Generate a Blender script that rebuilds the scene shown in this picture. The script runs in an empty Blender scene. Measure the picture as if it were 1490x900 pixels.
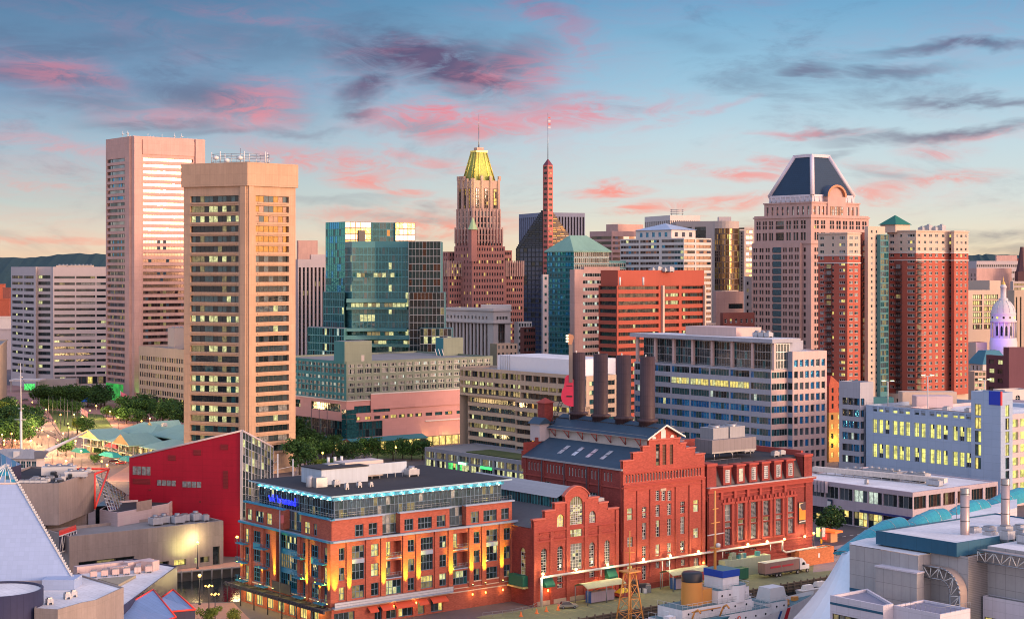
import bpy,math,random
from mathutils import Vector
R=math.radians
rnd=random.Random(7)
scene=bpy.context.scene
COL=scene.collection
# ---------------------------------------------------------------- camera
F=2450.0;H=80.0;CX=745.0;HY=392.0
cam_d=bpy.data.cameras.new("camera");cam=bpy.data.objects.new("camera",cam_d);COL.objects.link(cam)
cam.location=(0,0,H);cam.rotation_euler=(R(90),0,0)
cam_d.sensor_width=36;cam_d.lens=F/1490*36;cam_d.shift_y=-58/1490
cam_d.clip_end=40000;cam_d.clip_start=1
scene.camera=cam
# ---------------------------------------------------------------- sky
EXPOSURE=0.0
SUN_AZ=28.0
SUN_EL=7.0
scene.view_settings.view_transform='Standard';scene.view_settings.look='None'
scene.view_settings.exposure=EXPOSURE;scene.view_settings.gamma=1
world=bpy.data.worlds.new("World");scene.world=world;world.use_nodes=True
wt=world.node_tree;wn=wt.nodes;wl=wt.links;wn.clear()
def lin(c):
 return tuple(((v/255)/12.92 if v/255<=.04045 else ((v/255+.055)/1.055)**2.4) for v in c)
class NT:
 """tiny helper for node math"""
 def __init__(s,tree):s.t=tree
 def n(s,typ,**kw):
  nd=s.t.nodes.new(typ)
  for k,v in kw.items():setattr(nd,k,v)
  return nd
 def put(s,sock,v):
  if isinstance(v,bpy.types.NodeSocket):s.t.links.new(v,sock)
  else:sock.default_value=v
 def m(s,op,a,b=0.0,c=None,clamp=False):
  nd=s.n('ShaderNodeMath',operation=op);nd.use_clamp=clamp
  s.put(nd.inputs[0],a);s.put(nd.inputs[1],b)
  if c is not None:s.put(nd.inputs[2],c)
  return nd.outputs[0]
 def mr(s,v,a,b,c=0.0,d=1.0,smooth=True):
  nd=s.n('ShaderNodeMapRange');nd.interpolation_type='SMOOTHSTEP' if smooth else 'LINEAR'
  s.put(nd.inputs[0],v)
  for i,x in enumerate((a,b,c,d)):s.put(nd.inputs[i+1],x)
  return nd.outputs[0]
 def mix(s,f,a,b):
  nd=s.n('ShaderNodeMix',data_type='RGBA')
  s.put(nd.inputs[0],f);s.put(nd.inputs[6],a if isinstance(a,bpy.types.NodeSocket) else (*a[:3],1));s.put(nd.inputs[7],b if isinstance(b,bpy.types.NodeSocket) else (*b[:3],1))
  return nd.outputs[2]
 def mixop(s,op,f,a,b):
  nd=s.n('ShaderNodeMix',data_type='RGBA');nd.blend_type=op
  s.put(nd.inputs[0],f);s.put(nd.inputs[6],a if isinstance(a,bpy.types.NodeSocket) else (*a[:3],1));s.put(nd.inputs[7],b if isinstance(b,bpy.types.NodeSocket) else (*b[:3],1))
  return nd.outputs[2]
 def ramp(s,f,stops,interp='LINEAR'):
  nd=s.n('ShaderNodeValToRGB');nd.color_ramp.interpolation=interp
  el=nd.color_ramp.elements
  while len(el)<len(stops):el.new(0.5)
  for e,(p,c) in zip(el,stops):e.position=p;e.color=(*c[:3],1)
  s.put(nd.inputs[0],f);return nd.outputs[0]
 def noise(s,vec,scale,detail=4,rough=.5,dist=0.0,out=0):
  nd=s.n('ShaderNodeTexNoise');s.put(nd.inputs['Vector'],vec)
  nd.inputs['Scale'].default_value=scale;nd.inputs['Detail'].default_value=detail
  nd.inputs['Roughness'].default_value=rough;nd.inputs['Distortion'].default_value=dist
  return nd.outputs[out]
W=NT(wt)
geo=W.n('ShaderNodeTexCoord')
sep=W.n('ShaderNodeSeparateXYZ');W.put(sep.inputs[0],geo.outputs['Generated'])
dx,dy,dz=sep.outputs
az=W.m('MULTIPLY',W.m('ARCTAN2',dx,dy),57.2958)
el=W.m('MULTIPLY',W.m('ARCSINE',dz),57.2958)
elc=W.mr(el,0,30,0,1,False)
# front sky gradient by elevation: left side a little darker than the right side
gl=W.ramp(elc,[(0,lin((240,206,168))),(.03,lin((236,220,196))),(.075,lin((196,208,204))),(.14,lin((166,192,208))),(.20,lin((128,162,194))),(.31,lin((80,124,162))),(.6,lin((130,160,210))),(1,lin((185,205,250)))])
gr=W.ramp(elc,[(0,lin((248,218,170))),(.03,lin((240,228,200))),(.08,lin((216,224,220))),(.15,lin((194,218,228))),(.21,lin((158,200,224))),(.31,lin((108,166,206))),(.6,lin((140,175,222))),(1,lin((185,205,250)))])
side=W.mr(az,-14,8,0,1)
front=W.mix(side,gl,gr)
# clouds: streaks of noise laid out in azimuth / elevation
comb=W.n('ShaderNodeCombineXYZ');W.put(comb.inputs[0],W.m('MULTIPLY',az,.30));W.put(comb.inputs[1],el);W.put(comb.inputs[2],W.m('MULTIPLY',az,0.02))
cv=comb.outputs[0]
warp=W.noise(cv,.42,5,.62,.4,1)
wv=W.n('ShaderNodeVectorMath',operation='SUBTRACT');W.put(wv.inputs[0],warp);wv.inputs[1].default_value=(.5,.5,.5)
ws=W.n('ShaderNodeVectorMath',operation='SCALE');W.put(ws.inputs[0],wv.outputs[0]);ws.inputs[3].default_value=2.3
base=W.n('ShaderNodeCombineXYZ');W.put(base.inputs[0],az);W.put(base.inputs[1],el)
wb=W.n('ShaderNodeVectorMath',operation='ADD');W.put(wb.inputs[0],base.outputs[0]);W.put(wb.inputs[1],ws.outputs[0])
def A(px):return math.degrees(math.atan((px-CX)/F))
def E(py,px=745):return math.degrees(math.atan((HY-py)/F*math.cos(math.atan((px-CX)/F))))
def blob(cx,cy,rx,ry,rot,k):
 mp=W.n('ShaderNodeMapping',vector_type='TEXTURE')
 W.put(mp.inputs[0],wb.outputs[0])
 mp.inputs[1].default_value=(A(cx),E(cy,cx),0);mp.inputs[2].default_value=(0,0,R(rot));mp.inputs[3].default_value=(rx/43.,ry/43.,1)
 ln=W.n('ShaderNodeVectorMath',operation='LENGTH');W.put(ln.inputs[0],mp.outputs[0])
 return W.mr(ln.outputs[1],0.1,1.45,k*1.1,0)
def layer(lst):
 o=None
 for b in lst:
  v=blob(*b);o=v if o is None else W.m('MAXIMUM',o,v)
 return o
pink=layer([(80,105,100,34,-10,.7),(370,150,75,40,14,.95),(250,165,130,22,0,.45),(660,180,150,26,-3,1.0),(740,110,110,40,8,.9),(830,165,170,24,6,.75),(470,235,150,26,-6,.7),(520,262,90,18,-12,.8),(90,215,120,18,-8,.45),(590,290,40,12,0,.8),(640,330,140,22,0,.85),(560,318,120,12,0,.7),(885,285,62,11,3,.95),(880,270,26,8,0,.6),(930,308,55,7,0,.85),(1060,250,95,13,-4,.75),(1030,300,120,14,4,.8),(1110,245,60,12,-4,.7),(1250,285,60,10,-6,.7),(1345,270,105,15,5,.85),(1370,222,62,14,0,.55),(1450,200,120,14,2,.55),(790,20,110,26,-30,.5),(830,60,70,14,-40,.4),(560,60,90,18,10,.35),(1180,190,90,9,0,.6),(80,350,150,6,0,.55),(300,330,40,6,0,.3),(60,270,90,8,-5,.4),(1060,330,60,10,0,.8),(990,170,120,8,12,.35),(380,20,140,14,-8,.3),(620,230,120,14,-5,.55),(1290,250,80,10,-10,.5)])
dark=layer([(620,78,160,44,-8,1.1),(660,112,130,34,-14,1.1),(540,120,60,26,28,.8),(720,90,90,30,8,.75),(310,140,130,36,-5,.6),(60,110,150,28,-6,.55),(230,180,120,14,0,.6),(520,165,40,12,-20,.7),(640,190,110,12,0,.45),(1180,95,60,14,6,.7),(1200,102,40,8,0,.5),(1300,95,110,11,-3,.6),(1400,68,130,8,0,.75),(1420,140,150,10,-4,.75),(1390,190,170,13,3,.85),(1200,190,70,8,0,.6),(1270,200,90,12,0,.5),(1180,230,60,8,10,.5),(1290,258,60,13,-12,.45),(1450,340,110,12,5,.8),(1480,360,90,8,0,.5),(600,318,120,9,0,.5),(480,300,110,8,0,.35),(120,150,120,18,0,.4),(420,60,220,30,0,.25),(80,60,200,30,0,.35),(1010,55,80,12,0,.2),(1110,130,80,6,0,.3),(700,140,80,18,0,.6),(360,190,140,10,4,.5),(900,375,300,6,0,.25),(590,345,90,8,0,.35)])
fib=W.noise(cv,1.35,8,.68,1.6)
fib2=W.mr(fib,.36,.60,.22,1)
generic=W.m('MULTIPLY',W.mr(W.noise(cv,.30,6,.6,.8),.40,.68,0,.8),W.mr(el,8.5,12,.25,1))
pk=W.m('MULTIPLY',W.m('MAXIMUM',pink,generic),fib2,clamp=True)
fd=W.noise(cv,1.0,8,.66,1.2);dk=W.m('MULTIPLY',W.m('MAXIMUM',dark,W.mr(W.noise(cv,.5,6,.65,.6),.50,.72,0,.4)),W.mr(fd,.30,.54,.42,1),clamp=True)
pcol=W.ramp(elc,[(0,lin((250,168,140))),(.08,lin((252,160,146))),(.17,lin((236,146,158))),(.3,lin((186,118,152))),(1,lin((130,100,140)))])
dcol=W.ramp(elc,[(0,lin((128,128,132))),(.10,lin((136,128,146))),(.2,lin((88,76,112))),(.31,lin((70,72,112))),(1,lin((72,80,120)))])
s1=W.mix(W.m('MULTIPLY',dk,.88),front,dcol)
s2=W.mix(W.m('MULTIPLY',pk,W.m('SUBTRACT',1.0,W.m('MULTIPLY',dk,.45))),s1,pcol)
# the rest of the dome, behind the viewer: where the sun sets, low and to the right
sd=(math.cos(R(SUN_AZ))*math.cos(R(SUN_EL)),-math.sin(R(SUN_AZ))*math.cos(R(SUN_EL)),math.sin(R(SUN_EL)))
dot=W.n('ShaderNodeVectorMath',operation='DOT_PRODUCT');W.put(dot.inputs[0],geo.outputs['Generated']);dot.inputs[1].default_value=sd
glow=W.mr(dot.outputs[1],.35,1.0,0,1)
glow2=W.mr(dot.outputs[1],.94,1.0,0,1)
back=W.mr(dy,.70,-.5,0,1)
backc=W.ramp(elc,[(0,(.95,.74,.72)),(.35,(.76,.78,1.0)),(1,(.60,.74,1.08))])
sky_m=W.mix(back,s2,backc)
g1=W.mixop('ADD',W.m('MULTIPLY',glow,back),sky_m,(2.0,.95,.55))
g2=W.mixop('ADD',glow2,g1,(7.0,4.2,2.0))
# the physical sky adds its own dusk tint overhead
nish=W.n('ShaderNodeTexSky',sky_type='NISHITA');nish.sun_disc=False
nish.sun_elevation=R(SUN_EL);nish.sun_rotation=math.atan2(sd[0],sd[1]);nish.altitude=50
nmul=W.mixop('MULTIPLY',1.0,nish.outputs[0],(.05,.05,.05))
g3=W.mixop('ADD',W.m('MULTIPLY',back,.9),g2,nmul)
bg=W.n('ShaderNodeBackground');W.put(bg.inputs[0],g3);bg.inputs[1].default_value=1.0
wo=W.n('ShaderNodeOutputWorld');wl.new(bg.outputs[0],wo.inputs[0])
world.cycles.sampling_method='MANUAL';world.cycles.sample_map_resolution=512
sun_d=bpy.data.lights.new("sun",'SUN');sun=bpy.data.objects.new("sun",sun_d);COL.objects.link(sun)
sun_d.energy=2.3;sun_d.angle=R(12);sun_d.color=(1.0,.64,.46)
sun.rotation_euler=Vector(sd).to_track_quat('Z','Y').to_euler()
scene.cycles.max_bounces=5;scene.cycles.diffuse_bounces=2;scene.cycles.glossy_bounces=3
scene.cycles.use_light_tree=True;scene.cycles.sample_clamp_indirect=6;scene.cycles.sample_clamp_direct=0
scene.cycles.use_denoising=True;scene.cycles.filter_width=1.05
# ---------------------------------------------------------------- materials
MATS={}
def newmat(name):
 m=bpy.data.materials.new(name);m.use_nodes=True
 t=NT(m.node_tree);bs=m.node_tree.nodes['Principled BSDF']
 return m,t,bs
def wall(name,col,var=.16,rough=.85,joint=None,jd=.72,brick=False,streak=.12,spec=.3,bump=0):
 """painted, stone, concrete or brick wall; joint = (w, h) of its panels in metres"""
 if name in MATS:return MATS[name]
 m,t,bs=newmat(name)
 tc=t.n('ShaderNodeTexCoord');g=t.n('ShaderNodeNewGeometry')
 pos=g.outputs['Position']
 n1=t.noise(pos,.09,4,.6);n2=t.noise(pos,1.3,5,.65)
 f=t.m('ADD',t.m('MULTIPLY',t.m('SUBTRACT',n1,.5),2.2*var),t.m('MULTIPLY',t.m('SUBTRACT',n2,.5),1.4*var))
 if streak:
  mp=t.n('ShaderNodeMapping');t.put(mp.inputs[0],pos);mp.inputs[3].default_value=(1.1,1.1,.07)
  f=t.m('ADD',f,t.m('MULTIPLY',t.m('SUBTRACT',t.noise(mp.outputs[0],1.0,4,.6),.5),2*streak))
 f=t.m('ADD',f,1.0)
 c=(*col,1)
 if joint or brick:
  b=t.n('ShaderNodeTexBrick');t.put(b.inputs['Vector'],tc.outputs['UV'])
  if joint:
   b.offset=0;b.inputs['Scale'].default_value=1
   b.inputs['Brick Width'].default_value=joint[0];b.inputs['Row Height'].default_value=joint[1]
   b.inputs['Mortar Size'].default_value=.05 if joint[0]>1 else.02
   mo=jd;b.inputs['Color1'].default_value=c;b.inputs['Color2'].default_value=(*[v*.93 for v in col],1)
  else:
   b.inputs['Scale'].default_value=1;b.inputs['Brick Width'].default_value=.62;b.inputs['Row Height'].default_value=.2
   b.inputs['Mortar Size'].default_value=.018;mo=.9
   b.inputs['Color1'].default_value=(*[v*1.12 for v in col],1);b.inputs['Color2'].default_value=(*[v*.80 for v in col],1)
  b.inputs['Mortar'].default_value=(*[v*mo for v in col],1)
  b.inputs['Mortar Smooth'].default_value=.3
  c=b.outputs[0]
 vm=t.n('ShaderNodeVectorMath',operation='SCALE');t.put(vm.inputs[0],c if isinstance(c,bpy.types.NodeSocket) else c[:3]);t.put(vm.inputs[3],f)
 t.put(bs.inputs['Base Color'],vm.outputs[0])
 bs.inputs['Roughness'].default_value=rough;bs.inputs['Specular IOR Level'].default_value=spec
 if bump:
  bp=t.n('ShaderNodeBump');bp.inputs['Strength'].default_value=bump;t.put(bp.inputs['Height'],n2);t.put(bs.inputs['Normal'],bp.outputs[0])
 MATS[name]=m;return m
def plain(name,col,rough=.6,metal=0.0,spec=.5,var=.12):
 if name in MATS:return MATS[name]
 m,t,bs=newmat(name)
 g=t.n('ShaderNodeNewGeometry')
 f=t.m('ADD',1-var*.5,t.m('MULTIPLY',t.noise(g.outputs['Position'],.8,4,.6),var))
 vm=t.n('ShaderNodeVectorMath',operation='SCALE');vm.inputs[0].default_value=col;t.put(vm.inputs[3],f)
 t.put(bs.inputs['Base Color'],vm.outputs[0])
 bs.inputs['Roughness'].default_value=rough;bs.inputs['Metallic'].default_value=metal;bs.inputs['Specular IOR Level'].default_value=spec
 MATS[name]=m;return m
def glass(name,col,metal=.0,rough=.05,ior=1.6,wav=.03,coat=0):
 if name in MATS:return MATS[name]
 m,t,bs=newmat(name)
 g=t.n('ShaderNodeNewGeometry')
 n=t.noise(g.outputs['Position'],.5,3,.5)
 v=t.noise(g.outputs['Position'],1.1,4,.7)
 vm=t.n('ShaderNodeVectorMath',operation='SCALE');vm.inputs[0].default_value=col;t.put(vm.inputs[3],t.mr(v,.3,.7,.6 if metal<.5 else.85,1.4 if metal<.5 else 1.1))
 t.put(bs.inputs['Base Color'],vm.outputs[0])
 bs.inputs['Roughness'].default_value=rough;bs.inputs['Metallic'].default_value=metal;bs.inputs['IOR'].default_value=ior
 bp=t.n('ShaderNodeBump');bp.inputs['Strength'].default_value=wav;bp.inputs['Distance'].default_value=1.0;t.put(bp.inputs['Height'],n);t.put(bs.inputs['Normal'],bp.outputs[0])
 MATS[name]=m;return m
def lit(name,col,strength=1.0,detail=.9):
 """a lit room seen through its window: uneven furniture, people and blinds break it up"""
 if name in MATS:return MATS[name]
 m,t,bs=newmat(name)
 g=t.n('ShaderNodeNewGeometry');pos=g.outputs['Position']
 mp=t.n('ShaderNodeMapping');t.put(mp.inputs[0],pos);mp.inputs[3].default_value=(1,1,.55)
 vo=t.n('ShaderNodeTexVoronoi');t.put(vo.inputs['Vector'],mp.outputs[0]);vo.inputs['Scale'].default_value=detail
 f=t.m('MULTIPLY',t.mr(vo.outputs['Distance'],.1,.9,1.15,.65),t.mr(t.noise(pos,detail*1.1,3,.6),.34,.62,.55,1.15))
 bs.inputs['Base Color'].default_value=(.05,.05,.045,1);bs.inputs['Roughness'].default_value=.12
 bs.inputs['Emission Color'].default_value=(*col,1);t.put(bs.inputs['Emission Strength'],t.m('MULTIPLY',f,strength))
 MATS[name]=m;return m
def emit(name,col,s):
 if name in MATS:return MATS[name]
 m,t,bs=newmat(name);bs.inputs['Base Color'].default_value=(*[min(1,c) for c in col],1)
 bs.inputs['Emission Color'].default_value=(*col,1);bs.inputs['Emission Strength'].default_value=s
 MATS[name]=m;return m
 # glass kits: (material, weight)
g_dark=glass('glass dark',(.010,.020,.024),ior=1.5);g_mid=glass('glass grey',(.035,.055,.06),ior=1.5);g_blind=glass('glass with blinds',(.20,.215,.21),rough=.35,ior=1.45)
g_brown=glass('glass brown',(.035,.018,.014),ior=1.7);g_teal=glass('glass teal',(.012,.075,.085),ior=1.7)
g_refl=glass('mirror glass',(.42,.46,.50),metal=.9,wav=.02);g_reflt=glass('mirror glass teal',(.07,.35,.38),metal=.85,wav=.06);g_reflt2=glass('mirror glass dark teal',(.022,.105,.115),metal=.22,wav=.05,ior=1.5)
g_reflb=glass('mirror glass sky blue',(.06,.36,.70),metal=.85,wav=.08);g_gold=glass('mirror glass bronze and glow',(.40,.25,.09),metal=.9,wav=.06,rough=.16)  # blue stands in for reflected sky, bronze also for gold glow
g_warmr=glass('mirror glass rose glow',(.34,.23,.18),metal=.9,wav=.01,rough=.26);g_semi=glass('coated glass',(.10,.14,.16),metal=.5,wav=.05)  # rose tint puts the reflected sunset glow into the glass colour
l_y=lit('lit room yellow',(1.0,.80,.20),1.0);l_y2=lit('lit room pale',(.95,.95,.42),.8);l_o=lit('lit room orange',(1.0,.50,.10),.9)
l_w=lit('lit room white',(.80,.95,.80),.75);l_g=lit('lit room green',(.10,.9,.18),1.3);l_dim=lit('dim room',(.60,.48,.18),.38)
l_garage=lit('lit parking deck',(.98,.92,.22),1.25,.5);l_shop=lit('lit shop',(1.0,.72,.20),1.25,.6)
K_off=[(g_dark,10),(g_mid,3),(g_blind,1),(l_dim,1),(l_y2,.6)]
K_wtcl=[(g_dark,10),(g_mid,2),(g_teal,4),(l_dim,2.2),(l_y2,1.7),(l_y,.6)]
K_wtcr=[(g_semi,8),(g_mid,3),(g_dark,2),(g_blind,1.2),(l_y2,.25)]
K_apt=[(g_dark,5),(g_blind,4),(g_mid,3),(l_y,.35)]
K_teal=[(g_reflt2,20),(g_teal,5),(l_y2,.5)]
K_tealb=[(g_reflt,14),(g_reflt2,3),(g_reflb,4)]
K_blue=[(g_reflb,6),(g_semi,5),(g_dark,3),(g_teal,3),(l_y2,.6)]
K_tamr=[(g_warmr,12),(g_refl,2)];K_taml=[(g_refl,8),(g_semi,3),(g_reflb,2)]
K_lit=[(l_y,3),(l_y2,3),(g_dark,1),(l_dim,2)];K_dark=[(g_dark,10),(g_mid,2),(l_dim,.5)]
K_mix=[(g_dark,5),(g_mid,2),(l_dim,3),(l_y,1),(l_y2,1.5)]
K_red=[(g_brown,8),(g_dark,4),(g_mid,1),(l_y2,.45)]
K_gar=[(l_garage,9),(g_mid,.3)];K_gold=[(g_gold,8),(g_brown,3),(l_o,.3)]
K_hot=[(g_blind,6),(g_mid,2),(g_dark,2),(l_w,.8)]
K_shop=[(l_shop,5),(l_y2,3),(g_dark,2),(l_o,1)]
K_bluew=[(g_teal,2),(g_semi,3),(g_dark,3),(g_reflb,3)]
f_alu=plain('aluminium frame',(.36,.38,.40),.4,.6);f_dark=plain('dark frame',(.03,.035,.04),.5);f_white=plain('white frame',(.6,.6,.58),.5)
f_teal=plain('teal frame',(.05,.22,.26),.5);f_brz=plain('bronze frame',(.10,.06,.045),.5)
r_black=wall('roof bitumen',(.035,.036,.042),.35,.9,streak=0);r_grey=wall('roof gravel',(.22,.22,.22),.3,.95,streak=0)
r_white=wall('roof white membrane',(.66,.66,.68),.34,.8,streak=0,joint=(2.2,22),jd=.72);r_tan=wall('roof tan',(.36,.30,.26),.3,.9,streak=0)
m_unit=wall('unit metal',(.42,.43,.45),.15,.5,joint=(1.2,5),jd=.7,streak=.1);m_steel=plain('steel',(.30,.31,.33),.4,.7)
# ---------------------------------------------------------------- geometry helpers
def P(px,Y):return ((px-CX)/F*Y,Y)
def Z(py,Y):return H-(py-HY)/F*Y
def YG(py,z=0):return (H-z)*F/(py-HY)
def G(px,py,z=0):return P(px,YG(py,z))
GA=38.3
def dr(a):return (math.cos(R(a)),math.sin(R(a)))
def ext(p,d,px):
 X0=(px-CX)/F;t=(X0*p[1]-p[0])/(d[0]-X0*d[1]);return (p[0]+d[0]*t,p[1]+d[1]*t)
def add(p,d,t):return (p[0]+d[0]*t,p[1]+d[1]*t)
def dist(a,b):return math.hypot(a[0]-b[0],a[1]-b[1])
def lerp(a,b,t):return tuple(x+(y-x)*t for x,y in zip(a,b))
def rect(pl,pc,pr,Y,a=GA,al=None):
 """footprint from three pixel columns: left end, near corner, right end; the near corner stands at depth Y"""
 C=P(pc,Y);u=dr(a);v=dr((a if al is None else al)+90)
 L=ext(C,v,pl);Rr=ext(C,u,pr)
 return [L,C,Rr,(L[0]+Rr[0]-C[0],L[1]+Rr[1]-C[1])]
def inset(poly,d):
 n=len(poly);out=[]
 for i in range(n):
  p0,p1,p2=poly[i-1],poly[i],poly[(i+1)%n]
  a=Vector((p1[0]-p0[0],p1[1]-p0[1])).normalized();b=Vector((p2[0]-p1[0],p2[1]-p1[1])).normalized()
  na=Vector((-a.y,a.x));nb=Vector((-b.y,b.x));s=na+nb
  k=d/max(.25,(1+na.dot(nb))/1.0) if s.length>1e-6 else 0
  out.append((p1[0]+s.x*k,p1[1]+s.y*k))
 return out
WL={}
class MB:
 def __init__(s):s.v=[];s.f=[];s.m=[];s.sm=set()
 def face(s,pts,m):
  i=len(s.v);s.v+=[tuple(p) for p in pts];s.f.append(tuple(range(i,i+len(pts))));s.m.append(m)
 def box(s,o,ex,ey,ez,m,bottom=True):
  o=Vector(o);ex=Vector(ex);ey=Vector(ey);ez=Vector(ez)
  if ex.cross(ey).dot(ez)<0:ex,ey=ey,ex
  c=[o,o+ex,o+ex+ey,o+ey,o+ez,o+ex+ez,o+ex+ey+ez,o+ey+ez]
  for q in ((4,5,6,7),(0,1,5,4),(1,2,6,5),(2,3,7,6),(3,0,4,7))+(((3,2,1,0),) if bottom else ()):
   s.face([c[k] for k in q],m)
 def abox(s,cx,cy,z,w,d,h,m,a=0):
  """box centred on (cx, cy) standing at z; w along angle a"""
  u=dr(a);v=dr(a+90)
  o=(cx-u[0]*w/2-v[0]*d/2,cy-u[1]*w/2-v[1]*d/2,z)
  s.box(o,(u[0]*w,u[1]*w,0),(v[0]*d,v[1]*d,0),(0,0,h),m)
 def prism(s,poly,z0,z1,m,mt=None,bottom=False):
  n=len(poly)
  for i in range(n):
   a,b=poly[i],poly[(i+1)%n]
   s.face([(*a,z0),(*b,z0),(*b,z1),(*a,z1)],m)
  s.face([(*p,z1) for p in poly],mt or m)
  if bottom:s.face([(*p,z0) for p in reversed(poly)],m)
 def frustum(s,p0,z0,p1,z1,m,cap=True):
  n=len(p0)
  for i in range(n):
   j=(i+1)%n
   s.face([(*p0[i],z0),(*p0[j],z0),(*p1[j],z1),(*p1[i],z1)],m)
  if cap:s.face([(*p,z1) for p in p1],m)
 def tube(s,a,b,r,m,n=6,r2=None,cap=True):
  a=Vector(a);b=Vector(b);d=(b-a)
  if d.length<1e-6:return
  d.normalize();x=d.orthogonal().normalized();y=d.cross(x);r2=r if r2 is None else r2
  i=len(s.v)
  for k in range(n):
   t=2*math.pi*k/n;o=x*math.cos(t)+y*math.sin(t)
   s.v.append(tuple(a+o*r));s.v.append(tuple(b+o*r2))
  for k in range(n):
   j=(k+1)%n;s.f.append((i+2*k,i+2*j,i+2*j+1,i+2*k+1));s.m.append(m);s.sm.add(len(s.f)-1)
  if cap:
   s.f.append(tuple(i+2*k+1 for k in range(n)));s.m.append(m);s.f.append(tuple(i+2*k for k in reversed(range(n))));s.m.append(m)
 def lathe(s,c,prof,m,n=16,smooth=True):
  i=len(s.v);k=len(prof)
  for j in range(n):
   t=2*math.pi*j/n
   for r,z in prof:s.v.append((c[0]+r*math.cos(t),c[1]+r*math.sin(t),c[2]+z))
  for j in range(n):
   j2=(j+1)%n
   for q in range(k-1):
    s.f.append((i+j*k+q,i+j2*k+q,i+j2*k+q+1,i+j*k+q+1));s.m.append(m)
    if smooth:s.sm.add(len(s.f)-1)
 def path(s,pts,r,m,n=6):
  for a,b in zip(pts,pts[1:]):s.tube(a,b,r,m,n)
 def build(s,name,parent=None,loc=None,uv=True):
  if not s.f:return None
  off=Vector(WL.get(parent.name,(0,0,0))) if parent else Vector(loc or (0,0,0))
  me=bpy.data.meshes.new(name)
  me.from_pydata([tuple(Vector(v)-off) for v in s.v],[],s.f)
  idx={}
  for m in s.m:
   if m.name not in idx:idx[m.name]=len(idx);me.materials.append(m)
  me.polygons.foreach_set('material_index',[idx[m.name] for m in s.m])
  if s.sm:me.polygons.foreach_set('use_smooth',[i in s.sm for i in range(len(s.f))])
  if uv:
   ul=me.uv_layers.new(name='UVMap');buf=[0.0]*(2*len(me.loops))
   for p in me.polygons:
    nrm=p.normal
    if abs(nrm.z)<.8:
     tx,ty=-nrm.y,nrm.x;l=math.hypot(tx,ty) or 1;tx/=l;ty/=l
     for li in p.loop_indices:
      v=me.vertices[me.loops[li].vertex_index].co
      buf[2*li]=v.x*tx+v.y*ty;buf[2*li+1]=v.z
    else:
     ca,sa=dr(GA)
     for li in p.loop_indices:
      v=me.vertices[me.loops[li].vertex_index].co
      buf[2*li]=v.x*ca+v.y*sa;buf[2*li+1]=-v.x*sa+v.y*ca
   ul.data.foreach_set('uv',buf)
  o=bpy.data.objects.new(name,me);COL.objects.link(o)
  if parent:o.parent=parent
  else:o.location=off
  WL[o.name]=tuple(off)
  return o
def tag(o,label=None,cat=None,group=None,kind=None):
 if label:o['label']=label
 if cat:o['category']=cat
 if group:o['group']=group
 if kind:o['kind']=kind
 return o
def empty(name,loc,label,cat,group=None):
 o=bpy.data.objects.new(name,None);COL.objects.link(o);o.location=loc;o.empty_display_size=1
 WL[o.name]=tuple(loc);return tag(o,label,cat,group)
 # windows ------------------------------------------------------------
WCACHE={}
def pick(kit):
 tot=sum(w for _,w in kit);x=rnd.random()*tot
 for m,w in kit:
  x-=w
  if x<=0:return m
 return kit[0][0]
def win_geo(w,h,st):
 """local x along the wall, z up, -y outwards. st = (kit, frame, pane_pitch, rows, bar[, arch])"""
 kit,fr,pitch,nz,bar=st[:5];arch=len(st)>5 and st[5]
 nx=max(1,round(w/pitch)) if pitch else 1
 mb=MB();hh=h-(w/2 if arch else 0)
 base=pick(kit)
 for i in range(nx):
  for j in range(nz):
   m=pick(kit) if rnd.random()<.55 else base
   x0,x1=w*i/nx,w*(i+1)/nx;z0,z1=hh*j/nz,hh*(j+1)/nz
   mb.face([(x0,0,z0),(x1,0,z0),(x1,0,z1),(x0,0,z1)],m)
 if arch:
  mb.face([(w/2-w/2*math.cos(math.pi*k/8)*-1,0,hh+w/2*math.sin(math.pi*k/8)) for k in range(9)],base)
 if fr and bar:
  d=bar*.8
  for i in range(nx+1):
   x=min(max(w*i/nx-bar/2,0),w-bar)
   zt=hh if arch and i in (0,nx) else (h if not arch else hh+math.sqrt(max(0,(w/2)**2-(x+bar/2-w/2)**2))-.02)
   mb.face([(x,-d,0),(x+bar,-d,0),(x+bar,-d,zt),(x,-d,zt)],fr)
   mb.face([(x,0,0),(x,-d,0),(x,-d,zt),(x,0,zt)],fr);mb.face([(x+bar,-d,0),(x+bar,0,0),(x+bar,0,zt),(x+bar,-d,zt)],fr)
  for j in range(nz+1):
   z=min(max(hh*j/nz-bar/2,0),hh-bar);e=d+.012
   mb.face([(0,-e,z),(w,-e,z),(w,-e,z+bar),(0,-e,z+bar)],fr);mb.face([(0,-e,z+bar),(w,-e,z+bar),(w,0,z+bar),(0,0,z+bar)],fr)
 return mb
def win_mesh(w,h,st,nvar=7):
 key=(round(w,2),round(h,2),id(st[0]),st[1].name if st[1] else '',st[2:],rnd.randrange(nvar))
 if key not in WCACHE:
  mb=win_geo(w,h,st);me=bpy.data.meshes.new('window');me.from_pydata(mb.v,[],mb.f);idx={}
  for m in mb.m:
   if m.name not in idx:idx[m.name]=len(idx);me.materials.append(m)
  me.polygons.foreach_set('material_index',[idx[m.name] for m in mb.m])
  WCACHE[key]=(me,mb)
 return WCACHE[key]
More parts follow.
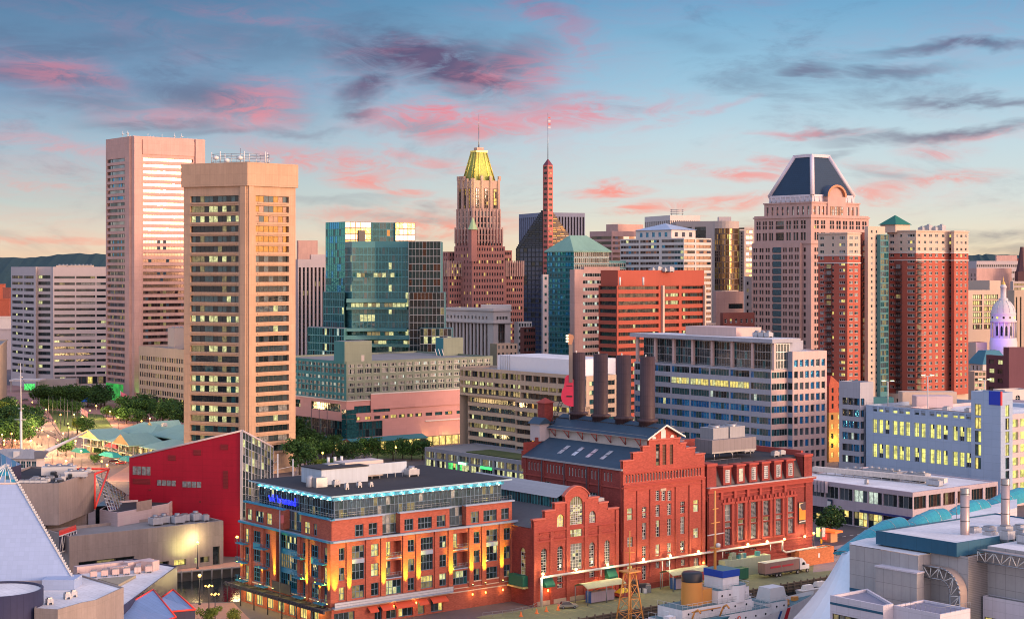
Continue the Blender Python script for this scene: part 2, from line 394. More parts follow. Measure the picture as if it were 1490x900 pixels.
class Bld:
 def __init__(s,name,label,C,wallm,cat='building',group=None,ymax=2000,xr=(-50,1540)):
  s.root=empty(name,(C[0],C[1],0),label,cat,group);s.mb=MB();s.wm=wallm;s.wins=[];s.ymax=ymax;s.xr=xr;s.rf=MB()
 def face(s,A,B,z0,z1,rows=(),m=None,rev=.3):
  m=m or s.wm;L=dist(A,B);d=((B[0]-A[0])/L,(B[1]-A[1])/L);n=(d[1],-d[0])
  def pt(u,z,k=0):return (A[0]+d[0]*u-n[0]*k,A[1]+d[1]*u-n[1]*k,z)
  def q(u0,u1,a,b,mm=m):
   if u1-u0>.01 and b-a>.01:s.mb.face([pt(u0,a),pt(u1,a),pt(u1,b),pt(u0,b)],mm)
  zc=z0;ang=math.atan2(d[1],d[0])
  for (za,zb,cs,st) in sorted(rows,key=lambda r:r[0]):
   if za<zc-1e-4 or zb>z1+1e-4:continue
   q(0,L,zc,za);uc=0
   for (ua,ub) in sorted(cs):
    ua=max(ua,0);ub=min(ub,L)
    if ua<uc-1e-4 or ub<=ua:continue
    q(uc,ua,za,zb);uc=ub
    arch=len(st)>5 and st[5]
    if rev>0 and not arch:
     s.mb.face([pt(ua,za),pt(ub,za),pt(ub,za,rev),pt(ua,za,rev)],m);s.mb.face([pt(ua,zb,rev),pt(ub,zb,rev),pt(ub,zb),pt(ua,zb)],m)
     s.mb.face([pt(ua,za,rev),pt(ua,zb,rev),pt(ua,zb),pt(ua,za)],m);s.mb.face([pt(ub,za),pt(ub,zb),pt(ub,zb,rev),pt(ub,za,rev)],m)
    if arch:
     r_=(ub-ua)/2;zs=zb-r_;N=8
     arc=[(ua+r_-r_*math.cos(math.pi*k/N),zs+r_*math.sin(math.pi*k/N)) for k in range(N+1)]
     for k in range(N):
      (a0,b0),(a1,b1)=arc[k],arc[k+1]
      s.mb.face([pt(a0,b0),pt(a1,b1),pt(a1,zb),pt(a0,zb)],m)
      s.mb.face([pt(a0,b0,rev),pt(a1,b1,rev),pt(a1,b1),pt(a0,b0)],m)
     s.mb.face([pt(ua,za),pt(ub,za),pt(ub,za,rev),pt(ua,za,rev)],m)
     s.mb.face([pt(ua,za,rev),pt(ua,zs,rev),pt(ua,zs),pt(ua,za)],m);s.mb.face([pt(ub,za),pt(ub,zs),pt(ub,zs,rev),pt(ub,za,rev)],m)
    p=pt(ua,za,rev);s.wins.append((p,ang,ub-ua,zb-za,st))
   q(uc,L,za,zb);zc=zb
  q(0,L,zc,z1)
 def block(s,poly,z0,z1,faces={},m=None,rev=.3,par=.9,th=.4,roofm=None,parm=None):
  n=len(poly)
  for i in range(n):s.face(poly[i],poly[(i+1)%n],z0,z1,faces.get(i,()),m,rev)
  s.roof(poly,z1,par,th,roofm or r_grey,parm or m or s.wm)
 def roof(s,poly,z,par,th,rm,pm):
  if par<=0:s.rf.face([(*p,z) for p in poly],rm);return
  ins=inset(poly,th);n=len(poly)
  for i in range(n):
   j=(i+1)%n
   s.mb.face([(*poly[i],z),(*poly[j],z),(*ins[j],z),(*ins[i],z)],pm)
   s.mb.face([(*ins[i],z),(*ins[j],z),(*ins[j],z-par),(*ins[i],z-par)],pm)
  s.rf.face([(*p,z-par) for p in ins],rm)
 def part(s,mb,name):return mb.build(name,s.root)
 def done(s,wallname='wall'):
  s.mb.build(wallname,s.root);s.rf.build('roof',s.root)
  def vis(w):
   (x,y,z),ang,ww,hh,st=w
   px=CX+x/y*F;py=HY+(H-z-hh/2)/y*F
   pen=1 if (py<min(s.ymax,905) and s.xr[0]<px<s.xr[1] and -10<px<1500) else.001
   return -ww*hh/y/y*pen
  s.wins.sort(key=vis)
  rest=MB()
  for k,(p,ang,ww,hh,st) in enumerate(s.wins):
   me,g=win_mesh(ww,hh,st)
   if k<98:
    o=bpy.data.objects.new('window',me);COL.objects.link(o);o.parent=s.root
    w=WL[s.root.name];o.location=(p[0]-w[0],p[1]-w[1],p[2]-w[2]);o.rotation_euler=(0,0,ang)
   else:
    c,sn=math.cos(ang),math.sin(ang);i=len(rest.v)
    rest.v+=[(p[0]+x*c-y*sn,p[1]+x*sn+y*c,p[2]+z) for x,y,z in g.v]
    rest.f+=[tuple(i+a for a in f) for f in g.f];rest.m+=g.m
  o=rest.build('window',s.root,uv=False)
  if o:o['kind']='stuff'
  return s.root
def cols(W,n,w,m0=0,m1=None):
 m1=m0 if m1 is None else m1;p=(W-m0-m1)/n
 return [(m0+p*(i+.5)-w/2,m0+p*(i+.5)+w/2) for i in range(n)]
def cf(W,*fr):return [(W*a,W*b) for a,b in fr]
def rows(z0,z1,n,h,cs,st,sill=None):
 p=(z1-z0)/n;o=(p-h)/2 if sill is None else sill
 return [(z0+p*i+o,z0+p*i+o+h,cs,st) for i in range(n)]
def unit(root,cx,cy,z,w,d,h,a=GA,name='roof_unit',mat=None,legs=True):
 mb=MB();m=mat or m_unit
 mb.abox(cx,cy,z+.4,w,d,h,m,a);mb.abox(cx,cy,z+.4+h,w*.7,d*.7,.25,m_steel,a)
 u=dr(a);v=dr(a+90)
 if legs:
  for sx in (-.4,.4):
   mb.abox(cx+u[0]*w*sx,cy+u[1]*w*sx,z,.3,d*.9,.4,m_steel,a)
 if min(w,d)>2:
  for k in range(max(1,int(w//2.5))):
   t=(k+.5)/max(1,int(w//2.5))-.5
   mb.lathe((cx+u[0]*w*t,cy+u[1]*w*t,z+.4+h+.25),[(.0,.5),(.75,.5),(.8,0)],m_steel,10)
 return mb.build(name,root)
def scatter_units(root,poly,z,n,smax=3.0,a=GA,seed=1):
 r=random.Random(seed);p0,p1,p2,p3=poly[:4]
 for i in range(n):
  s,t=.12+.76*r.random(),.12+.76*r.random()
  x=lerp(lerp(p1,p2,s),lerp(p0,p3,s),t)
  unit(root,x[0],x[1],z,1+r.random()*smax,1+r.random()*smax*.7,.8+r.random()*1.6,a)
  # ================================================================ ground, water, hills
U=dr(GA);V=dr(GA+90);N_=(U[1],-U[0])
O=P(776,400)
def fp(a,b):return (O[0]+U[0]*a+N_[0]*b,O[1]+U[1]*a+N_[1]*b)
m_ground=wall('city ground',(.13,.10,.105),.3,.9,streak=0)
m_apron=wall('pier concrete',(.22,.23,.12),.5,.9,streak=0,joint=(6,6),jd=.8)
m_asph=wall('asphalt',(.085,.075,.085),.3,.85,streak=0);m_pave=wall('brick paving',(.38,.20,.17),.28,.85,streak=0,joint=(4,4),jd=.85)
m_side=wall('pavement concrete',(.34,.27,.26),.25,.85,streak=0,joint=(2,2),jd=.85);m_quay=wall('quay wall',(.11,.10,.085),.3)
m_mark=plain('road paint',(.7,.68,.62),.6);m_lawn=wall('lawn',(.07,.11,.03),.4,.95,streak=0)
NLp,NRp=(-98.8,437.8),(-34.0,473.0);L0=(-66.2,406.2);BR2=(-42.0,425.5);BL=(-98.0,402.0)
K1,K2=fp(-60,17.4),fp(104,17.4);K3=fp(104,58)
def slab(name,poly,z0,z1,mt,ms):
 mb=MB();mb.prism(poly,z0,z1,ms,mt);return tag(mb.build(name),kind='structure')
slab('ground',[(-6000,432.8),NLp,NRp,K2,K3,(6000,K3[1]),(14000,30000),(-14000,30000)],-4,0,m_ground,m_quay)
slab('pier_ground',[(-6000,432.8),(-6000,300),(-60,300),K1,K2,NRp,BR2,L0,BL,NLp],-4,0,m_ground,m_quay)
slab('eastern_pier_ground',[K3,fp(-120,58),(700,250),(700,K3[1])],-4,0,m_ground,m_quay)
mw,t_,bs_=newmat('harbour water')
bs_.inputs['Base Color'].default_value=(.012,.020,.022,1);bs_.inputs['Roughness'].default_value=.07;bs_.inputs['IOR'].default_value=1.33
tg=t_.n('ShaderNodeNewGeometry');bp_=t_.n('ShaderNodeBump');bp_.inputs['Strength'].default_value=.14;bp_.inputs['Distance'].default_value=.4
t_.put(bp_.inputs['Height'],t_.noise(tg.outputs['Position'],.7,5,.6));t_.put(bs_.inputs['Normal'],bp_.outputs[0])
wmb=MB();wmb.face([(-900,100,-2.2),(900,100,-2.2),(900,900,-2.2),(-900,900,-2.2)],mw);tag(wmb.build('water'),kind='structure')
def sheet(name,pts,m,z=.004):
 mb=MB();mb.face([(*p,z) for p in pts],m);return tag(mb.build(name),kind='structure')
sheet('pier_apron',[fp(-18,17.2),fp(103.5,17.2),fp(103.5,1.0),fp(-18,1.0)],m_apron)
# plazas and roads, laid out on the ground
sheet('brick_plaza',[G(-60,700),G(300,700),G(270,560),G(-60,560)],m_pave)
sheet('promenade',[(-98,438.8),(-36,472.5),(-40,481),(-104,446)],m_pave,.008)
sheet('waterside_plaza',[(-97,401),(-67,405),(-55,372),(-97,372)],m_pave,.008)
sheet('promenade_road',[G(150,700,0),G(215,660),G(-60,560.0),G(-60,580)],wall('rosy asphalt',(.19,.13,.13),.25,.85,streak=0),.008)
sheet('waterfront_street',[G(420,640),G(420,690),G(760,690),G(760,655)],m_asph,.008)
sheet('street_pavement',[G(430,672),G(425,700),G(560,712),G(620,680)],m_side,.012)
sheet('lawn',[G(545,652),G(620,655),G(625,668),G(540,666)],m_lawn,.012)
sheet('plaza_lawn',[G(70,596),G(150,603),G(165,622),G(88,628)],m_lawn,.012)
sheet('pratt_street',[G(1186,770),G(1186,812),G(1300,800),G(1300,745)],m_asph,.008)
sheet('corner_pavement',[G(1186,800),G(1183,832),G(1240,826),G(1235,790)],m_side,.012)
mk=MB()
for k in range(14):
 a=lerp(G(-20,578),G(180,682),k/14);b=lerp(G(-20,578),G(180,682),(k+.45)/14)
 mk.face([(a[0],a[1],.016),(b[0],b[1],.016),(b[0]+.3,b[1]+.1,.016),(a[0]+.3,a[1]+.1,.016)],m_mark)
for k in range(9):
 a=lerp(G(1192,786),G(1290,770),k/9);b=lerp(G(1192,786),G(1290,770),(k+.5)/9)
 mk.face([(a[0],a[1],.016),(b[0],b[1],.016),(b[0],b[1]+.4,.016),(a[0],a[1]+.4,.016)],m_mark)
for k in range(7):
 c=G(1200+6*k,808,0);mk.face([(c[0],c[1],.02),(c[0]+.6,c[1],.02),(c[0]+1.6,c[1]+3,.02),(c[0]+1,c[1]+3,.02)],m_mark)
for k in range(10):
 c=fp(-4+2.7*k,6);d=fp(-4+2.7*k,11);mk.face([(*c,.012),(c[0]+.15,c[1],.012),(d[0]+.15,d[1],.012),(*d,.012)],plain('faded yellow paint',(.5,.38,.08),.7))
tag(mk.build('road_markings'),kind='structure')
# hills on the skyline
m_hill=wall('wooded hills',(.020,.055,.060),.5,1,streak=0)
def hill(name,x0,x1,Y,prof):
 mb=MB();n=90;r=random.Random(3);prev=None
 for i in range(n+1):
  px=x0+(x1-x0)*i/n
  for (a,ya),(b,yb) in zip(prof,prof[1:]):
   if a<=px<=b:py=ya+(yb-ya)*(px-a)/(b-a)
  x=(px-CX)/F*Y;z=Z(py,Y)+r.random()*6
  cur=[(x*.9,Y*.86,0),(x*.95,Y*.93,z*.55+r.random()*5),(x,Y,z),(x*1.1,Y*1.15,0)]
  if prev:
   for k in range(3):mb.face([prev[k],cur[k],cur[k+1],prev[k+1]],m_hill)
  prev=cur
 return tag(mb.build(name),kind='structure')
hill('hills',-300,420,6500,[(-300,384),(0,376),(40,376),(80,372),(110,370),(155,371),(260,376),(420,384)])
hill('wooded_hills',1330,1800,6500,[(1330,378),(1400,373),(1440,371),(1500,374),(1650,380),(1800,384)])
# ================================================================ far and middle towers
m_conc_p=wall('pink concrete',(.53,.34,.30),.14,.8,joint=(3,3.88),jd=.76,streak=.14)
m_conc_o=wall('tan concrete',(.50,.33,.22),.14,.85,joint=(2.2,3.9),jd=.76,streak=.16)
m_beige=wall('beige concrete',(.42,.36,.33),.12,streak=.06);m_tan=wall('tan stone',(.46,.36,.27),.12)
m_lilac=wall('lilac stone',(.48,.42,.42),.1,streak=.05);m_rose=wall('rose granite',(.52,.33,.28),.1,joint=(3,3.9),jd=.88)
m_bricko=wall('orange red brick',(.42,.105,.06),.12,brick=True,streak=.05);m_brickd=wall('dark red brick',(.22,.075,.06),.15,brick=True)
m_brick_apt=wall('apartment brick',(.40,.105,.07),.10,streak=.04);m_cream=wall('cream trim',(.55,.43,.34),.08,streak=.04)
m_white=wall('white stone',(.62,.56,.52),.1,streak=.08);m_dkgl=wall('dark spandrel',(.05,.05,.06),.2,.4);m_navy=wall('slate blue roof',(.018,.045,.085),.15,.55,joint=(1.6,1.2),jd=.6,streak=.05)
m_copper=wall('green copper roof',(.20,.36,.28),.15,.6,joint=(2,40),jd=.8);m_tealsp=wall('teal spandrel',(.06,.20,.22),.1,.4,streak=.02)
def st(kit,fr=f_dark,pitch=1.5,nz=1,bar=.12):return (kit,fr,pitch,nz,bar)
# --- wide low office at the far left
def wide_office():
 Y=1130;a=P(16,Y+40);b=P(52,Y+6);c=P(54,Y+9);d=P(75,Y+6);e=P(77,Y);f=P(176,Y+12);g=(f[0]+5,f[1]+60);h=(a[0]+5,a[1]+60)
 z1=Z(388,Y);B=Bld('office_building','wide low pale concrete office with dark ribbon windows left of the tallest tower',e,m_lilac,ymax=560,xr=(0,156))
 s=st(K_off,f_dark,3,1,.15);z0=Z(545,Y);zt=Z(396,Y)
 W=dist(a,b);rw=[(z0-2+(zt-z0)/16*i+2,z0-2+(zt-z0)/16*i+3.9,cf(W,(.05,.48),(.52,.92)),s) for i in range(16)]
 W2=dist(c,d);rc=[(z0+(zt-z0)/16*i,z0+(zt-z0)/16*i+2.3,cf(W2,(.08,.92)),s) for i in range(16)]
 W3=dist(e,f);rr=[(z0+(zt-z0)/16*i,z0+(zt-z0)/16*i+1.7,cf(W3,(.02,.32),(.34,.62),(.64,.83),(.85,.99)),s) for i in range(16)]
 gd=[(3,8,cols(W3,6,W3/6.6,1),st(K_mix,f_brz,4,1,.3))]
 poly=[a,b,c,d,e,f,g,h]
 B.block(poly,0,z1,{0:rw,2:rc,4:gd+rr},par=1.5)
 for px,w in ((92,8),(118,16)):unit(B.root,*P(px,Y+30),z1-1.5,w,8,2.2,3,mat=m_cream)
 mb=MB();q=P(84,Y-8);mb.abox(q[0],q[1],0,26,8,7.5,m_beige,3);B.part(mb,'entrance_block')
 mb=MB();q=P(40,Y-22)
 mb.abox(q[0],q[1],7,20,14,1,m_white,0)
 for k in (-9,9):mb.abox(q[0]+k,q[1]-6,0,.8,.8,7,m_beige)
 B.part(mb,'entrance_canopy')
 mb=MB();q=P(42,Y-24);mb.box((q[0]-3,q[1],1),(7,0,0),(0,.3,0),(0,0,4),l_g);B.part(mb,'lit_entrance')
 B.done()
wide_office()
# --- tallest pink tower
def pink_tower():
 fpz=rect(154,194,297,1000);L,C,Rr,Bk=fpz;z1=Z(197.5,1000)
 B=Bld('office_tower','tallest pink concrete tower with glowing ribbon windows on its right face',C,m_conc_p,ymax=570,xr=(0,263))
 zt=Z(226,1000);z0=Z(560,1000);n=36
 WLf=dist(L,C);WR=dist(C,Rr)
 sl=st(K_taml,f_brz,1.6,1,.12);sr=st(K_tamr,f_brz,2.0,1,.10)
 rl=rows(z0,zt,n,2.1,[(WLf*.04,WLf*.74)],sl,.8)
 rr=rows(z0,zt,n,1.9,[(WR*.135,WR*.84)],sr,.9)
 # lower third: darker glass mix stands in for the mirrored city
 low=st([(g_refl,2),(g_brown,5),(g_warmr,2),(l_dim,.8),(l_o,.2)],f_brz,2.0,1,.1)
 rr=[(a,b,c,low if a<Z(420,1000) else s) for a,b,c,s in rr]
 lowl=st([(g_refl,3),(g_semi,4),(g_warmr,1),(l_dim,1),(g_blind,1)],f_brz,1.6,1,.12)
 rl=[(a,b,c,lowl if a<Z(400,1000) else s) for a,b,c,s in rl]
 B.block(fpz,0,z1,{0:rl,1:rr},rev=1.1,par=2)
 # corner piers, proud of both faces, with the dark slot between them
 mb=MB();v=V;u=U
 for A0,d,a,b in ((L,(-V[0],-V[1]),WLf*.765,WLf*.93),(C,U,WR*.0,WR*.10),(C,U,WR*.865,WR*1.0)):
  n_=(d[1],-d[0]);o=add(A0,d,a);mb.box((o[0]+n_[0]*1.3,o[1]+n_[1]*1.3,0),(d[0]*(b-a),d[1]*(b-a),0),(-n_[0]*1.29,-n_[1]*1.29,0),(0,0,z1-.3),m_conc_p)
 o=add(add(C,U,WR*.125),N_,.5);mb.box((*o,zt+1),(U[0]*WR*.73,U[1]*WR*.73,0),(-N_[0]*.5,-N_[1]*.5,0),(0,0,z1-zt-3),m_conc_p)
 B.part(mb,'corner_pier')
 r=random.Random(5)
 for k in range(16):
  q=lerp(lerp(L,C,r.random()),lerp(Bk,Rr,r.random()),r.random());mb=MB();mb.tube((*q,z1-2),(*q,z1+1.5+r.random()*2.5),.18,f_white,4)
  if k%3==0:mb.lathe((q[0],q[1],z1+1.5),[(0,0),(.9,.2),(.9,.5),(0,.3)],f_white,8)
  B.part(mb,'antenna')
 mb=MB();o=add(L,(-V[0],-V[1]),.8);mb.box((*add(o,(V[1]*-1,V[0]),.0),1),(-V[0]*WLf*.62,-V[1]*WLf*.62,0),(-U[0]*.3,-U[1]*.3,0),(0,0,10),lit('green lobby',(.04,.8,.10),.5,.3));B.part(mb,'green_lit_lobby')
 mb=MB();o=add(add(C,U,WR*.105),N_,.1)
 mb.box((*o,.5),(U[0]*1.2,U[1]*1.2,0),(N_[0]*.3,N_[1]*.3,0),(0,0,1),emit('green light',(.04,.9,.10),.9));B.part(mb,'green_uplight')
 l=bpy.data.lights.new('green_spot','SPOT');lo=bpy.data.objects.new('green_spot',l);COL.objects.link(lo);lo.parent=B.root
 q=add(add(C,U,WR*.06),N_,4.5);w=WL[B.root.name];lo.location=(q[0]-w[0],q[1]-w[1],1);l.energy=9000;l.color=(.2,1,.1);l.spot_size=R(50);l.shadow_soft_size=.5
 lo.rotation_euler=Vector((N_[0]*.06,N_[1]*.06,-1)).to_track_quat('Z','Y').to_euler()
 B.done()
pink_tower()
# --- five-sided tower
def five_sided():
 C=P(360,650);ul=dr(180-25);ur=dr(47);L=ext(C,ul,263.5);Rr=ext(C,ur,434)
 s=dist(L,C);R2=add(Rr,dr(47+72),s*.96);L2=add(L,dr(47+36+0),s*.96)
 cap=[L,C,Rr,R2,L2];shaft=inset(cap,.9);zc=Z(270,650);z1=Z(235.5,650)
 B=Bld('office_tower','five sided tan concrete tower with an overhanging plain crown and wide glass bands',C,m_conc_o,ymax=690,xr=(262,440))
 zt=Z(281,650);zb=zt-14.7/F*650*27
 Wl,Wr=dist(shaft[0],shaft[1]),dist(shaft[1],shaft[2])
 sl=st(K_wtcl,f_dark,2.1,1,.1);sr=st(K_wtcr,f_brz,2.4,1,.1)
 srg=st([(g_warmr,3),(g_gold,6),(g_semi,2),(l_y2,.6)],f_brz,2.4,1,.1)  # upper right windows: gold reflection painted as tinted panes
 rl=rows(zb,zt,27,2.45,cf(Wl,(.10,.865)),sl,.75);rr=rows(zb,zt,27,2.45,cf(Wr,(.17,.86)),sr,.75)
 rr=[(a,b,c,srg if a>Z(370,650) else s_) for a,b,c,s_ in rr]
 rr=[x for x in rr if x[0]>8]
 n=5
 for i in range(n):B.face(shaft[i],shaft[(i+1)%n],0,zc,{0:rl,1:rr}.get(i,()),None,1.0)
 for i in range(n):B.face(cap[i],cap[(i+1)%n],zc,z1)
 B.roof(cap,z1,1.6,.6,r_tan,m_conc_o);B.mb.face([(*p,zc) for p in reversed(cap)],m_conc_o)
 led=MB();pier=MB()
 for A0,B0,W,f0,f1,RW in ((shaft[0],shaft[1],Wl,.12,.84,rl),(shaft[1],shaft[2],Wr,.20,.83,rr)):
  d=((B0[0]-A0[0])/W,(B0[1]-A0[1])/W);nn=(d[1],-d[0])
  for (za,zb_,_,_) in RW:
   o=add(A0,d,W*f0);led.box((o[0]+nn[0]*.35,o[1]+nn[1]*.35,za-.75),(d[0]*W*(f1-f0),d[1]*W*(f1-f0),0),(-nn[0]*.35,-nn[1]*.35,0),(0,0,.32),m_conc_o)
  a,b=(W*.90,W*.985) if f0==.12 else (W*.015,W*.11)
  o=add(A0,d,a);pier.box((o[0]+nn[0]*.7,o[1]+nn[1]*.7,0),(d[0]*(b-a),d[1]*(b-a),0),(-nn[0]*.69,-nn[1]*.69,0),(0,0,zc-.02),m_conc_o)
 B.part(led,'window_ledge');B.part(pier,'corner_pier')
 # antenna frame
 rk=MB();cx=(L[0]+C[0]+Rr[0]+R2[0]+L2[0])/5;cy=(L[1]+C[1]+Rr[1]+R2[1]+L2[1])/5
 ring=[(cx+11.5*math.cos(t),cy+7*math.sin(t)) for t in [2*math.pi*k/14 for k in range(14)]]
 for k,p in enumerate(ring):
  q=ring[(k+1)%14];rk.tube((*p,z1-1),(*p,z1+4.4),.14,m_steel,4)
  for h in (1.2,3.2,4.3):rk.tube((*p,z1+h),(*q,z1+h),.10,m_steel,4)
  if k%2:rk.tube((p[0],p[1],z1+1),(p[0],p[1],z1+5.4),.22,f_white,5)
 rk.tube((cx,cy,z1),(cx,cy,z1+7),.15,m_steel,4)
 B.part(rk,'antenna_frame')
 for k,(ox,oz) in enumerate(((-8.5,2.6),(-4.2,1.6),(1,2.6))):
  dm=MB();dm.lathe((cx+ox,cy-7.4,z1+oz),[(0,-.9),(.9,-.6),(1.2,0),(.9,.6),(0,.9)],f_white,10);B.part(dm,'satellite_dish')
 B.done()
five_sided()
# --- low beige building between the two
def low_beige():
 L=P(202,985);C=ext(L,(-V[0],-V[1]),292);Rr=add(C,U,30);Bk=add(L,U,30);z1=Z(503,985)
 B=Bld('office_building','low beige concrete office with seven rows of small square windows between the two tall towers',C,m_tan,ymax=600,xr=(200,266))
 W=dist(L,C);s=st(K_mix,f_brz,0,1,.1)
 rw=rows(Z(585,985),Z(514,985),6,2.6,cols(W,26,W/26*.66,.6),s);rw.insert(0,(4.2,7.2,cols(W,9,W/9*.86),st(K_mix,f_brz,2,1,.2)))
 B.block([L,C,Rr,Bk],4,z1,{0:rw});mb=MB()
 for k in range(10):q=lerp(L,C,(k+.5)/10);q=add(q,U,2.5);mb.abox(q[0],q[1],0,1.2,1.2,4,m_tan)
 B.part(mb,'column');unit(B.root,*P(258,960),z1-.9,8,8,12,mat=m_beige)
 B.done()
low_beige()
# --- pinstriped tower behind
def pinstripe():
 f=rect(425,433.5,473.5,1040,12);L,C,Rr,Bk=f;z1=Z(377,1040);W=dist(C,Rr)
 B=Bld('office_tower','narrow pinstriped office with white ribs and dark strips right of the five sided tower',C,m_lilac,ymax=505)
 n=7;B.block(f,0,z1,{1:[(12,z1-5,cols(W,n,W/n*.55),st([(g_brown,4),(g_dark,4),(l_dim,.4)],f_brz,0,24,.25))]},rev=.8)
 mb=MB();q=P(447,1052);mb.abox(q[0],q[1],z1-1,12,12,Z(350,1052)-z1+1,m_rose,12);mb.abox(q[0]+8,q[1],z1-1,12,10,4,m_lilac,12);B.part(mb,'roof_plant_room')
 B.done()
pinstripe()
# --- mirrored glass complex
def glass_complex():
 B=Bld('glass_tower','stepped mirror glass tower block with teal bands and a golden reflection at its top',P(502,880),m_tealsp,ymax=505)
 def curtain(A0,B0,z0,z1,kit,fh=3.8,pitch=1.9,fr=f_teal,bar=.22):
  W=dist(A0,B0);n=max(1,round((z1-z0)/fh));h=(z1-z0)/n
  B.face(A0,B0,z0,z1,[(z0+h*i+.001,z0+h*(i+1)-.001,[(.001,W-.001)],st(kit,fr,pitch,1,bar)) for i in range(n)],None,0)
 Y=900;z1=Z(322.5,Y)
 L=P(474,Y+15);C=P(502,Y);p1=ext(C,dr(30),540);p2=add(p1,dr(90),7);p3=ext(p2,dr(12),573);p4=ext(p3,dr(-40),575);p5=ext(p4,dr(30),604);bk=(p5[0]-8,p5[1]+34);b0=(L[0]+10,L[1]+40)
 K_top=[(g_warmr,8),(g_refl,4),(g_gold,4)]  # rose and gold panes carry the reflected glow in their colour
 curtain(L,C,0,z1,K_tealb,bar=.15);curtain(C,p1,Z(350,Y)-6,z1,K_top,pitch=3,fh=3.3,fr=f_brz);curtain(C,p1,0,Z(350,Y)-6,K_teal)  # left face: reflected sky put into the blue panes
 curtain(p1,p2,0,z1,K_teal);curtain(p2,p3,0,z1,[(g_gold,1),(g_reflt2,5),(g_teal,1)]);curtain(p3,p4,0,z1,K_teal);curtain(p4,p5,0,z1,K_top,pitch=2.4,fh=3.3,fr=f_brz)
 B.face(p5,bk,0,z1);B.face(bk,b0,0,z1);B.face(b0,L,0,z1);B.roof([L,C,p1,p2,p3,p4,p5,bk,b0],z1,.8,.3,r_grey,f_alu)
 mb=MB();q=add(lerp(C,p1,.48),dr(-60),.3);mb.box((*q,z1-13.5),(U[0]*4.2,U[1]*4.2*.7,0),(.5,-.3,0),(0,0,9),m_dkgl);B.part(mb,'louvre_panel')
 # front block, folded face
 Y=860;zt=Z(351,Y);a=P(502,Y+10);b=P(512,Y);c=P(546,Y+3);d=P(585,Y-1);e=P(595,Y-2);g=P(595,Y+30);h=P(502,Y+30)
 segs=[(a,b),(b,c),(c,d),(d,e)]
 for s0,s1 in segs:curtain(s0,s1,0,zt-3,K_teal);B.face(s0,s1,zt-3,zt,(),m_tealsp)
 B.face(e,g,0,zt);B.face(h,a,0,zt);B.roof([a,b,c,d,e,g,h],zt,.8,.3,r_grey,m_tealsp)
 zr=Z(351,Y-8);r0=P(594.5,Y-6);r1=P(641,Y-8);r2=(r1[0],r1[1]+28);r3=(r0[0],r0[1]+28)
 g_dt=glass('dark tinted glass',(.012,.035,.04),.0,ior=1.5);K_r=[(g_dt,12),(g_teal,2),(g_brown,2),(l_y2,.25)]
 curtain(r0,r1,0,zr,K_r,fr=f_alu,bar=.16);B.face(r1,r2,0,zr);B.face(r3,r0,0,zr);B.roof([r0,r1,r2,r3],zr,.8,.3,r_grey,m_tealsp)
 zl=Z(425,850);w0=P(596,Y-12);w1=P(646.5,Y-14);K_r2=[(g_brown,4),(g_dark,8),(g_dt,4),(l_y2,.5),(l_dim,.6)]
 curtain(w0,w1,0,zl,K_r2,fr=f_alu,bar=.16);B.face(w1,(w1[0],w1[1]+20),0,zl);B.face((w0[0],w0[1]+20),w0,0,zl);B.roof([w0,w1,(w1[0],w1[1]+12),(w0[0],w0[1]+12)],zl,0,.3,m_tealsp,m_tealsp)
 zl=Z(477.5,840);w0=P(611,Y-20);w1=P(657,Y-22);curtain(w0,w1,0,zl,K_r2,fr=f_alu,bar=.16);B.face(w1,(w1[0],w1[1]+20),0,zl);B.face((w0[0],w0[1]+12),w0,0,zl);B.roof([w0,w1,(w1[0],w1[1]+12),(w0[0],w0[1]+12)],zl,0,.3,m_tealsp,m_tealsp)
 # bands that stand out further down
 mb=MB()
 def band(px0,px1,y0,y1,YY,fold=True):
  p=[P(px0,YY),P((px0+px1)/2,YY+6) if fold else None,P(px1,YY)];p=[q for q in p if q]
  for q0,q1 in zip(p,p[1:]):
   za,zb=Z(y1,YY),Z(y0,YY)
   mb.box((*q0,za),(q1[0]-q0[0],q1[1]-q0[1],0),(0,14,0),(0,0,zb-za),m_tealsp)
 band(514,588,403.5,408.5,Y-1);band(504,592,434.5,440,Y-5);band(504,592,446,450.5,Y-5)
 band(504,592,477.5,482,Y-6);band(501,598,488,494,Y-9);band(515,605,500,505,Y-12)
 B.part(mb,'teal_spandrel_band')
 for i,(x0,x1,y0,y1) in enumerate(((520,575,397,403),(506,590,440.5,446),(535,580,482,487),(545,600,494,499))):
  p=[P(x0,Y-2.5-2*i),P(x1,Y-2.5-2*i)];mb=MB();za,zb=Z(y1,Y-2.5),Z(y0,Y-2.5)
  W=p[1][0]-p[0][0];n=int(W/2)
  for k in range(n):
   m=rnd.choice([l_y2,l_y2,g_teal,l_dim]) if i<2 else rnd.choice([g_teal,g_teal,l_dim,l_y2])
   mb.face([(p[0][0]+W*k/n,p[0][1]-3,za),(p[0][0]+W*(k+.9)/n,p[0][1]-3,za),(p[0][0]+W*(k+.9)/n,p[0][1]-3,zb),(p[0][0]+W*k/n,p[0][1]-3,zb)],m)
  B.part(mb,'lit_floor')
  # lower left wings
 a=P(471,Y+15);b=P(501,Y+2);zl=Z(425,Y);curtain(a,b,0,zl,[(g_reflt2,5),(g_teal,4),(g_semi,2),(l_y2,.4)]);B.face((a[0],a[1]+18),a,0,zl);B.face(b,(b[0],b[1]+10),0,zl);B.roof([a,b,(b[0],b[1]+10),(a[0],a[1]+18)],zl,0,.3,m_tealsp,m_tealsp)
